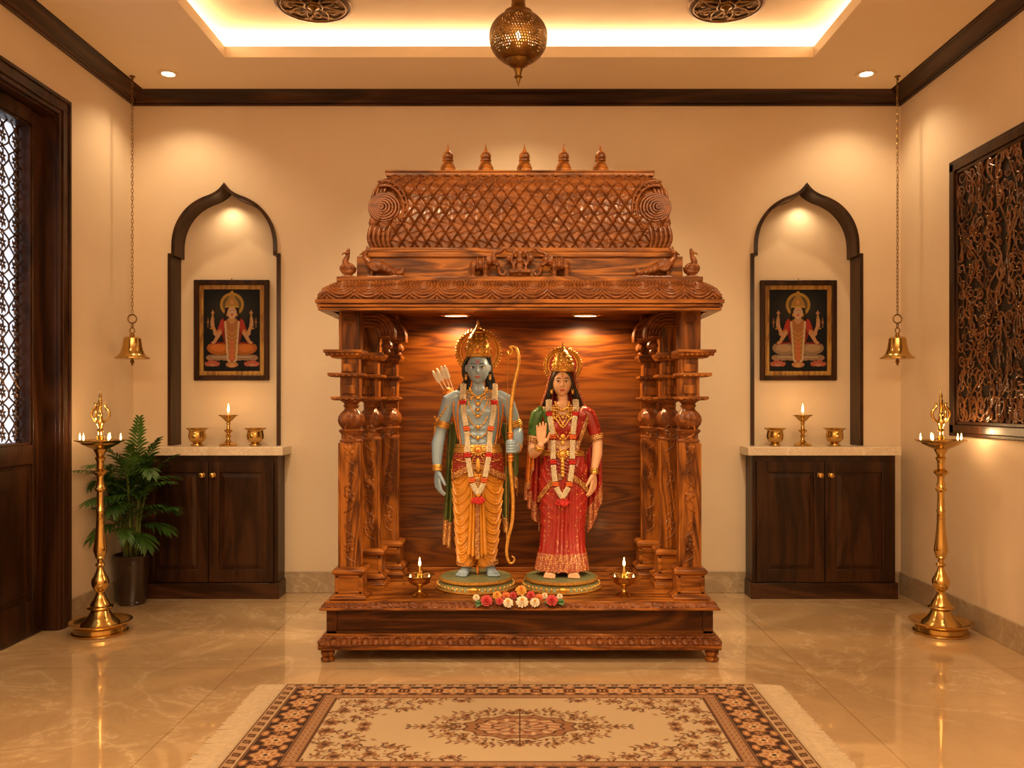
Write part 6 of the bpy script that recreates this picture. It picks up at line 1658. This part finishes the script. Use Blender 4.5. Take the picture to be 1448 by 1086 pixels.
for i in range(7):
    P_ = on(torB, [(823 + i * 1.7, 577 + i * .9), (819 + i * 1.4, 592), (814 + i * 1.0, 608), (809 + i * .6, 622), (803 + i * .5, 636)], .013); a.tube(catmull(P_, 5), .0048, 6)
pal = a.build('pallu', M['red_silk'], RB)
a = MB()
for off_ in (0, 2.2, 4.4):
    a.tube(catmull(on(torB, [(833 + off_ * .9, 582 + off_), (829 + off_ * .9, 594), (823 + off_ * .8, 609), (818 + off_ * .6, 626), (812 + off_ * .5, 642)], .019), 6), .0044, 8)
a.build('pallu_border', M['gold_border'], pal)
# skirt
sk = Loft([(634, 797, .078, .054), (645, 797, .095, .062), (662, 797.3, .112, .070), (688, 797.5, .118, .074), (715, 797, .112, .073), (745, 796, .104, .070), (772, 795.2, .107, .074), (795, 794.6, .119, .084), (812, 794.5, .128, .092)], YS, 2.1)
def sari(th, z, t):
    x = np.cos(th); fr = np.clip(np.sin(th), 0, 1); c0 = np.exp(-((x - .02) / (.34 + .35 * (1 - t))) ** 2) * fr
    k = 15 + 6 * t; pl = np.abs(np.sin(x * k / (1.0 - .25 * t))) * .0075 * c0 * np.clip((.93 - t) / .3, 0, 1)
    xl = np.abs(x); ph = (z - .20 * xl ** 1.5 * np.clip(t - .2, 0, 1)) / .042; w = ph - np.floor(ph); fold = np.exp(-((w - .5) / .16) ** 2) * .0035 * (1 - c0) * np.clip((t - .25) / .2, 0, 1)
    vert = .0045 * np.abs(np.sin(th * 9)) * (1 - c0) * np.clip((.45 - t) / .4, 0, 1)
    return pl + fold + vert
Z0, Z1 = .336, zpx(634, YS); ZH = zpx(780, YS)
th = np.linspace(0, 2 * PI, 300, endpoint=False)[None, :]
def skirt_rows(za, zb_, rows, off):
    z_ = np.linspace(za, zb_, rows)[:, None] * np.ones_like(th); T = th * np.ones_like(z_); t_ = (z_ - Z0) / (Z1 - Z0)
    zz_ = z_ + .006 * (1 - np.clip(t_ / .1, 0, 1)) * np.abs(np.sin(9 * T)); P_ = sk.P(T, z_, off + sari(T, z_, t_)); P_[..., 2] = zz_; return P_
a = MB(); a.grid(skirt_rows(ZH - .002, Z1, 110, 0), True); sko = a.build('skirt', M['red_silk'], RB, norm=False, angle=80)
a = MB(); a.grid(skirt_rows(Z0, ZH, 34, .0012), True); a.build('hem_border', M['pink_gold'], sko, norm=False, solid=.003, angle=80)
a = MB()
for sg in (-1, 1):   # gold edge bands sweeping over the hips
    for q in range(4):
        pts = []
        for i in range(22):
            u = i / 21; x_ = sg * (.012 + .110 * u); z_ = zpx(668 + q * 2.3, YS) - .115 * u ** 1.6 * (1 if sg < 0 else .72); cx_ = float(sk.at(z_)[0]); pts.append((cx_ + x_, sk.front(cx_ + x_, z_, .006), z_))
        a.tube(pts, .0036, 6)
a.build('sari_edge', M['gold_border'], sko)
a = MB()
for q in range(5):
    pts = []
    for i in range(20):
        u = i / 19; x_ = -.085 + .19 * u; z_ = zpx(644 + q * 4.5, YS) - .040 * (u - .3) ** 2 * 3 - .03 * u; cx_ = float(sk.at(z_)[0]); pts.append((cx_ + x_ * .9, sk.front(cx_ + x_ * .9, z_, .003), z_))
    a.tube(pts, .0042, 6)
a.build('waist_folds', M['red_silk'], sko)
a = MB(); zc_ = zpx(640, YS)
for dz, r_ in ((-.010, .0032), (-.002, .0048), (.008, .0040)): a.tube([Vector(p) for p in sk.P(np.linspace(0, 2 * PI, 60), np.full(60, zc_ + dz), .006)], r_, 6, cap=False)
c = JA(795.5, 643, -.078); a.ball(c, (.017, .008, .017), 16, 10)
for k in range(12): an = k * PI / 6; a.ball(c + Vector((.021 * math.cos(an), .001, .021 * math.sin(an))), (.0055, .005, .0055), 8, 6)
a.tube([c + Vector((0, -.002, -.02)), c + Vector((0, -.010, -.095))], [.010, .009], 10); 
for k in range(5): a.ball(c + Vector((0, -.012 - .0012 * k, -.032 - .016 * k)), (.010, .005, .008), 10, 8)
a.build('waist_belt', M['gold'], RB)
a = MB()
gold_chain(a, on(torB, [(786, 569), (788, 576), (795.5, 580), (803, 576), (805, 569)], .006), .0036)
gold_chain(a, on(torB, [(783, 574), (787, 583), (795.5, 588), (804, 583), (808, 574)], .010), .0030)
for (wd, bt) in ((9, 598), (12, 604), (14, 622), (16, 636)): gold_chain(a, on(torB, [(795.5 - wd * .9, 577), (795.5 - wd, 590), (795.5 - wd * .7, bt - 10), (795.5, bt), (795.5 + wd * .7, bt - 10), (795.5 + wd, 590), (795.5 + wd * .9, 577)], .021), .0026)
for py_, s_ in ((590, .007), (600, .007), (617, .012), (626, .010)): a.ball(on(torB, [(795.5, py_)], .024)[0], (s_, .004, s_), 12, 8)
a.build('necklaces', M['gold'], RB)
bands(RB, 'bracelet', [(JA(840.5, 666, -.014), (0, .1, 1), .018, ((-.011, .0030), (-.004, .0040), (.004, .0040), (.011, .0030))), (JA(763, 632, -.100), JA(764.5, 629, -.110) - JA(761, 637, -.085), .0195, ((-.010, .0035), (-.002, .0042), (.006, .0035)))])
for sg in (-1, 1):
    a = MB(); p = JA(795 + sg * 14.8, 553, -.010); a.torus(p + Vector((0, 0, .006)), .005, .0015, (0, 1, 0), 14, 6); a.ball(p + Vector((0, 0, -.006)), (.0058, .005, .010), 10, 8); a.build('earring', M['gold'], RB)
a = MB()
for dx in (-.010, 0, .010): a.tube([hdB.at(0, .80, .002), hdB.at(0, .55, .002)], .0018, 6)
a.ball(hdB.at(0, .55, .003), (.004, .002, .005), 8, 6); a.build('hair_jewel', M['gold'], RB)
drape(RB, 'side_cloth', M['red_silk'], M['pink_gold'], [(746, 622), (754, 626), (764, 640)], [(741, 700), (746, 712), (752, 728), (764, 750)], .035, 3.5, .012, .26, zig=.016)
drape(RB, 'side_cloth', M['red_silk'], M['pink_gold'], [(829, 640), (843, 622), (850, 628)], [(829, 755), (838, 742), (845, 724), (853, 700)], .04, 3.5, .012, .30, zig=.016)
drape(RB, 'arm_cloth', M['gold_orange'], M['gold_border'], [(747, 610), (752, 612), (757, 618)], [(743, 690), (748, 690), (754, 662)], -.005, 2, .010, .12)
def GBf(px, py):
    q = W(px, py, YS - .07); z_ = q.z; f1 = torB.front(q.x, max(z_, torB.z[0]), .022) if z_ > torB.z[0] else 9
    if z_ < zpx(640, YS): f1 = min(f1, sk.front(q.x, z_, .020))
    if py < 576: f1 = YS - .040 + (576 - py) * .003
    return Vector((q.x, f1 - .002, z_))
garland(GBf, [(777, 567), (776.5, 576), (776.5, 585, 1), (779, 600), (781.5, 617.5, 1), (782, 635), (782.3, 653, 1), (783.5, 670), (785.5, 684, 1), (789, 694), (794.5, 702)],
        [(815, 567), (815, 576), (813.5, 585, 1), (811.5, 600), (810, 617.5, 1), (809.3, 635), (809, 653, 1), (807.3, 670), (804.5, 684, 1), (800.5, 694), (795.5, 702)], (795.3, 709.5),
        'white and red flower garland hanging on the red sari statue', (W(795, 0, 3.9).x, 3.9, .8))
# ------------------------------------------------------------------ fresh flowers laid at the front edge of the platform
FLD = {'red': (M['rose'], M['black_p']), 'white': (M['jasmine'], M['marigold']), 'yellow': (M['marigold'], M['marigold_red']), 'orange': (M['marigold_red'], M['marigold'])}
def blossom(px, py, r, kind, Y, label, petals=10, layers=3):
    c = W(px, py, Y); c.z = max(c.z, .262 + r * .35 if Y > 3.705 else c.z)
    t = thing('flower', c, label, 'flower', 'flowers laid before the statues'); mt, mc = FLD[kind]
    nrm = Vector((0, -.80, .60)).normalized(); u = Vector((1, 0, 0)); v = nrm.cross(u).normalized(); rr = random.Random(int(px * 7 + py)); a = MB()
    for L in range(layers):
        n = petals - L * 2; rad = r * (1 - .27 * L)
        for k in range(n):
            an = 2 * PI * (k + .5 * (L % 2)) / n + rr.uniform(-.08, .08); d = u * math.cos(an) + v * math.sin(an); w = nrm.cross(d)
            tip = c + d * rad * rr.uniform(.93, 1.05) + nrm * (r * (.06 + .26 * L)); mid = c + d * rad * .58 + nrm * (r * (.14 + .26 * L)); wd = rad * 2.6 / n
            b0 = c + nrm * (r * .12 * L)
            a.add([b0, mid - w * wd, c + d * rad * .86 - w * wd * .85 + nrm * (r * (.10 + .26 * L)), tip, c + d * rad * .86 + w * wd * .85 + nrm * (r * (.10 + .26 * L)), mid + w * wd, mid + nrm * (-.05 * r)], [(0, 1, 6), (1, 2, 6), (2, 3, 6), (3, 4, 6), (4, 5, 6), (5, 0, 6)])
    a.build('petals', mt, t, norm=False, angle=180)
    a = MB(); a.ball(c + nrm * r * (.18 + .2 * layers), (r * .20, r * .18, r * .20), 10, 6)
    for k in range(8): an = k * PI / 4; a.ball(c + nrm * r * (.16 + .2 * layers) + u * (r * .2 * math.cos(an)) + v * (r * .2 * math.sin(an)), r * .075, 6, 4)
    a.build('flower_centre', mc if kind != 'red' else M['rose'], t)
    a = MB(); a.lathe(c - nrm * r * .02, [(r * .12, -r * .22), (r * .34, -r * .05), (r * .30, r * .02)], 12); a.build('calyx', M['leafgreen'], t)
    return t
FL = [(673.5, 845, .016, 'white', 3.715, 'small white flower at the left end of the row by the pedestal'), (688, 849.5, .0275, 'red', 3.668, 'big red flower near the left end of the row'),
      (703, 842, .021, 'yellow', 3.72, 'yellow flower behind the big red one on the left'), (706.5, 850, .019, 'red', 3.676, 'dark red small flower between big red and white ones on the left'),
      (715.5, 842, .019, 'orange', 3.73, 'orange flower behind the left white flower'), (718.5, 852.5, .0235, 'white', 3.664, 'left white flower at the front of the row'),
      (725.5, 842, .019, 'red', 3.74, 'red flower just left of the raised yellow one'), (737, 835, .026, 'yellow', 3.735, 'raised yellow flower in the middle of the row'),
      (738.5, 851, .0285, 'white', 3.660, 'large white flower in the middle front of the row'), (750.5, 841.5, .020, 'red', 3.725, 'red flower just right of the raised yellow one'),
      (756.5, 852, .0225, 'white', 3.664, 'right white flower at the front of the row'), (762.5, 844.5, .018, 'orange', 3.70, 'orange red flower behind the right white flower'),
      (770, 842.5, .015, 'white', 3.725, 'small pale flower right of the orange red one'), (780.5, 849, .0275, 'red', 3.668, 'big red flower near the right end of the row'),
      (791.5, 843.5, .014, 'white', 3.72, 'tiny white flower at the right end of the row')]
for f in FL: blossom(f[0], f[1], f[2], f[3], f[4], f[5], 12 if f[3] != 'red' else 10, 3 if f[2] < .02 else 4)
def sprig(px, py, Y, ang, label, n=5):
    c = W(px, py, Y); c.z = max(c.z, .264) if Y > 3.70 else c.z
    t = thing('leaf_sprig', c, label, 'leaves', 'leaf sprigs under the flowers'); 
    for k in range(n):
        an = ang + (k - (n - 1) / 2) * .38; d = Vector((math.cos(an), -.35 * abs(math.sin(an)), .35 * math.sin(an))).normalized(); w = d.cross(Vector((0, -.8, .6))).normalized(); L = .038; a = MB(); vs = []; fs = []
        for i in range(7):
            s = i / 6; hw = .0065 * math.sin(PI * (s * .94 + .03)); q = c + d * (L * s) + Vector((0, -.002, .004 * math.sin(PI * s))); vs += [q - w * hw, q + Vector((0, 0, -.001)), q + w * hw]
        for i in range(6): fs += [(i * 3, i * 3 + 1, i * 3 + 4, i * 3 + 3), (i * 3 + 1, i * 3 + 2, i * 3 + 5, i * 3 + 4)]
        a.add(vs, fs); a.build('leaf', M['leafgreen'], t, norm=False, angle=180)
sprig(684, 853, 3.676, PI + .1, 'green leaves sticking out under the left big red flower'); sprig(786, 851, 3.676, -.05, 'green leaves sticking out under the right big red flower')
sprig(770, 851, 3.68, -.4, 'green leaves between right white and big red flowers', 4)
# ------------------------------------------------------------------ rug
def rug():
    t = thing('persian_rug', (0, 2.926, 0), 'cream Persian rug with brown flowered border and central medallion, on the marble floor', 'rug')
    hx, hy, yc = .932, .449, 2.926
    nx, ny = 746, 300
    p = Paint(2 * hx, 2 * hy, nx, ny, (.62, .47, .31))
    X = p.X - hx; Y = p.Z - hy; ax, ay = np.abs(X), np.abs(Y)
    cream, brown, dark, rust, tan = (.50, .375, .235), (.095, .034, .012), (.035, .011, .005), (.18, .060, .018), (.29, .145, .062)
    # --- field: flowers and leaves scattered in each quarter, mirrored by folding
    fx, fy = hx - .245, hy - .168
    q = Paint(fx, fy, int(fx / .0025), int(fy / .0025), cream); rr = random.Random(5)
    n2 = rr.gauss
    def leaf(x, y, L, an, c): q.ell(x, y, L, L * .38, c, an, .25)
    def flower(x, y, r, c1, c2):
        for k in range(8): an = k * PI / 4; q.ell(x + r * .62 * math.cos(an), y + r * .62 * math.sin(an), r * .42, r * .24, c1, an, .25)
        q.ell(x, y, r * .38, r * .38, c2, 0, .25); q.ell(x, y, r * .16, r * .16, dark, 0, .3)
    def vine(pts, c):
        P = catmull([(a_, b_, 0) for a_, b_ in pts], 10)
        for i in range(len(P) - 1): q.cap(P[i].x, P[i].y, P[i + 1].x, P[i + 1].y, .0018, .0018, c, .002)
        for i in range(3, len(P) - 1, 4):
            d = math.atan2(P[i + 1].y - P[i].y, P[i + 1].x - P[i].x)
            for sg in (-1, 1): leaf(P[i].x + .013 * math.cos(d + sg * 1.1), P[i].y + .013 * math.sin(d + sg * 1.1), .012, d + sg * .8, rr.choice((brown, rust, tan)))
    vine([(fx - .02, fy - .03), (fx - .12, fy - .05), (fx - .20, fy - .02), (fx - .30, fy - .045), (fx - .40, fy - .02), (fx - .52, fy - .03)], rust)
    vine([(fx - .03, fy - .02), (fx - .05, fy - .10), (fx - .02, fy - .18), (fx - .05, .03)], rust)
    vine([(fx - .06, fy - .06), (fx - .14, fy - .11), (fx - .20, fy - .09), (fx - .26, fy - .12), (fx - .32, fy - .10)], brown)
    vine([(fx - .05, .04), (fx - .12, .06), (fx - .16, .12), (fx - .13, .16)], brown)
    for (x, y, r) in ((fx - .10, fy - .035, .030), (fx - .05, fy - .13, .026), (fx - .03, .035, .030), (fx - .15, .02, .026), (fx - .21, fy - .055, .024), (fx - .13, fy - .12, .022), (fx - .34, fy - .035, .022), (fx - .47, fy - .03, .018), (fx - .27, fy - .11, .018), (fx - .10, .09, .020)):
        flower(x, y, r, rr.choice((tan, (.25, .11, .045))), brown)
    for i in range(230):
        x = rr.uniform(0, fx); y = rr.uniform(0, fy); u = (fx - x); v = (fy - y)
        if u * .75 + v * 1.4 < .40 and u > .004 and v > .004: leaf(x, y, rr.uniform(.006, .013), rr.uniform(0, 3.1), rr.choice((brown, rust, tan)))
    # sprays round the medallion
    vine([(.20, .0), (.27, .006), (.33, .0), (.39, .0)], brown); vine([(.17, .06), (.22, .085), (.29, .075)], rust); vine([(.10, .105), (.16, .13), (.23, .125)], rust); vine([(.0, .12), (.05, .145), (.11, .16)], rust)
    for (x, y, r) in ((.26, .0, .020), (.33, .0, .016), (.24, .06, .018), (.19, .10, .018), (.12, .145, .018), (.0, .155, .018), (.30, .04, .012)): flower(x, y, r, tan, brown)
    for i in range(60):
        an = rr.uniform(0, PI / 2); rad = rr.uniform(1.0, 1.35); leaf(.205 * rad * math.cos(an), .115 * rad * math.sin(an), rr.uniform(.006, .012), rr.uniform(0, 3.1), rr.choice((brown, rust, tan)))
    ix = np.clip((ax / fx * (q.C.shape[1] - 1)).astype(int), 0, q.C.shape[1] - 1); iy = np.clip((ay / fy * (q.C.shape[0] - 1)).astype(int), 0, q.C.shape[0] - 1)
    p.C = q.C[iy, ix]
    # medallion
    an = np.arctan2(Y / .105, X / .195); r = np.hypot(X / .195, Y / .105) * (1 + .05 * np.cos(12 * an))
    def band(a0, b0, c): p.put((r >= a0) & (r < b0), c)
    band(0, 1.0, (.40, .22, .11)); band(.95, 1.0, brown); band(.78, .95, tan)
    p.put((r > .78) & (r < .95) & (np.cos(28 * an) > .2), (.26, .10, .045)); band(.74, .78, dark); band(.50, .74, (.36, .17, .09))
    p.put((r > .52) & (r < .72) & (np.cos(16 * an + r * 10) > .35), (.54, .36, .21)); band(.46, .50, brown); band(.20, .46, (.46, .28, .16))
    p.put((r > .2) & (r < .46) & (np.cos(10 * an - r * 14) > .3), (.24, .09, .045)); band(.17, .2, dark); band(0, .17, (.52, .33, .2)); p.put((r < .17) & (np.cos(8 * an) > .4), brown)
    p.put((ax < .003) & (ay < .155), brown)
    # --- borders: each side measured from its own edge, mitred at the corners
    dx, dy = hx - ax, hy - ay; ex, ey = dx / .245, dy / .168
    onside = ex < ey; e = np.minimum(ex, ey); s = np.where(onside, Y, X); wdt = np.where(onside, .245, .168)
    inb = e < 1
    p.put(inb, dark)
    def bm(a0, b0): return inb & (e >= a0) & (e < b0)
    p.put(bm(0, .035), cream); p.put(bm(.035, .06), brown)
    per = np.where(onside, .052, .05); ph = s / per; ph = ph - np.floor(ph)
    p.put(bm(.06, .20), (.42, .26, .14)); p.put(bm(.075, .185) & (np.abs(ph - .5 + (e - .13) * 1.2) < .26), brown); p.put(bm(.10, .16) & (np.abs(ph - .5) < .08), tan)
    p.put(bm(.20, .215), cream); p.put(bm(.215, .235), brown); p.put(bm(.235, .25), tan)
    # main border rosettes and leaves
    per = np.where(onside, .118, .128); k = np.floor(s / per + .5); ds = s - k * per; de = (e - .51) * wdt
    mainb = bm(.25, .76)
    an2 = np.arctan2(de, ds); half = np.where(onside, .048, .032)
    rad = np.hypot(ds / (per * .40), de / half) * (1 + .16 * np.cos(6 * an2))
    p.put(mainb & (rad < 1.0), rust); p.put(mainb & (rad < .86), (.50, .30, .15)); p.put(mainb & (rad < .62) & (np.cos(8 * an2) > -.2), (.34, .13, .05)); p.put(mainb & (rad < .34), (.58, .40, .22)); p.put(mainb & (rad < .16), dark)
    ds2 = np.abs(ds) - per * .5
    for oe, sg in ((.30, 1), (.68, 1)):
        d2 = (e - oe) * wdt; p.put(mainb & (np.hypot(ds2 / .022, d2 / .012) < 1), (.40, .17, .06)); p.put(mainb & (np.hypot(ds2 / .010, d2 / .006) < 1), (.54, .34, .17))
    d2 = (e - .5) * wdt; p.put(mainb & (np.hypot(ds2 / .013, d2 / .020) < 1) & (np.cos(5 * np.arctan2(d2, ds2)) > -.3), (.46, .22, .09))
    wave = .5 + .24 * np.cos(2 * PI * s / per); p.put(mainb & (np.abs(e - wave) < .012), (.38, .16, .06))
    p.put(bm(.76, .775), tan); p.put(bm(.775, .795), brown); p.put(bm(.795, .93), (.34, .18, .09)); ph = s / .030; ph = ph - np.floor(ph)
    p.put(bm(.815, .91) & (np.abs(ph - .5) < .2), (.20, .08, .035)); p.put(bm(.845, .88) & (np.abs(ph - .5) < .06), (.5, .33, .18)); p.put(bm(.93, .95), tan); p.put(bm(.95, 1.0), brown)
    M['rug'] = painted('woven_wool', .92, 0, .5, 700)
    P = np.stack([X, Y + yc, np.full_like(X, .0095)], -1)
    paint_mesh('pile', P, p.C, M['rug'], t)
    M['fringe'] = simple('cream_fringe', (.53, .41, .28), .95, var=.10, vscale=60)
    a = MB(); a.box(-hx, hx, yc - hy, yc + hy, .0005, .0093); a.build('backing', M['fringe'], t)
    # woven end and loose threads on both short sides
    rr = random.Random(9)
    for sg in (-1, 1):
        a = MB(); a.mx = sg
        a.box(hx, hx + .03, yc - hy, yc + hy, .0005, .007); n = 230
        for i in range(n):
            y = yc - hy + .002 + (2 * hy - .004) * i / (n - 1); L = .078 + rr.uniform(-.006, .006); w = rr.uniform(-.003, .003)
            a.tube([(hx + .026, y, .0045), (hx + .026 + L * .5, y + w, .0040), (hx + .026 + L, y + w * 2, .0026)], .0024, 4)
        o = a.build('fringe', M['fringe'], t); o['kind'] = 'stuff'
rug()
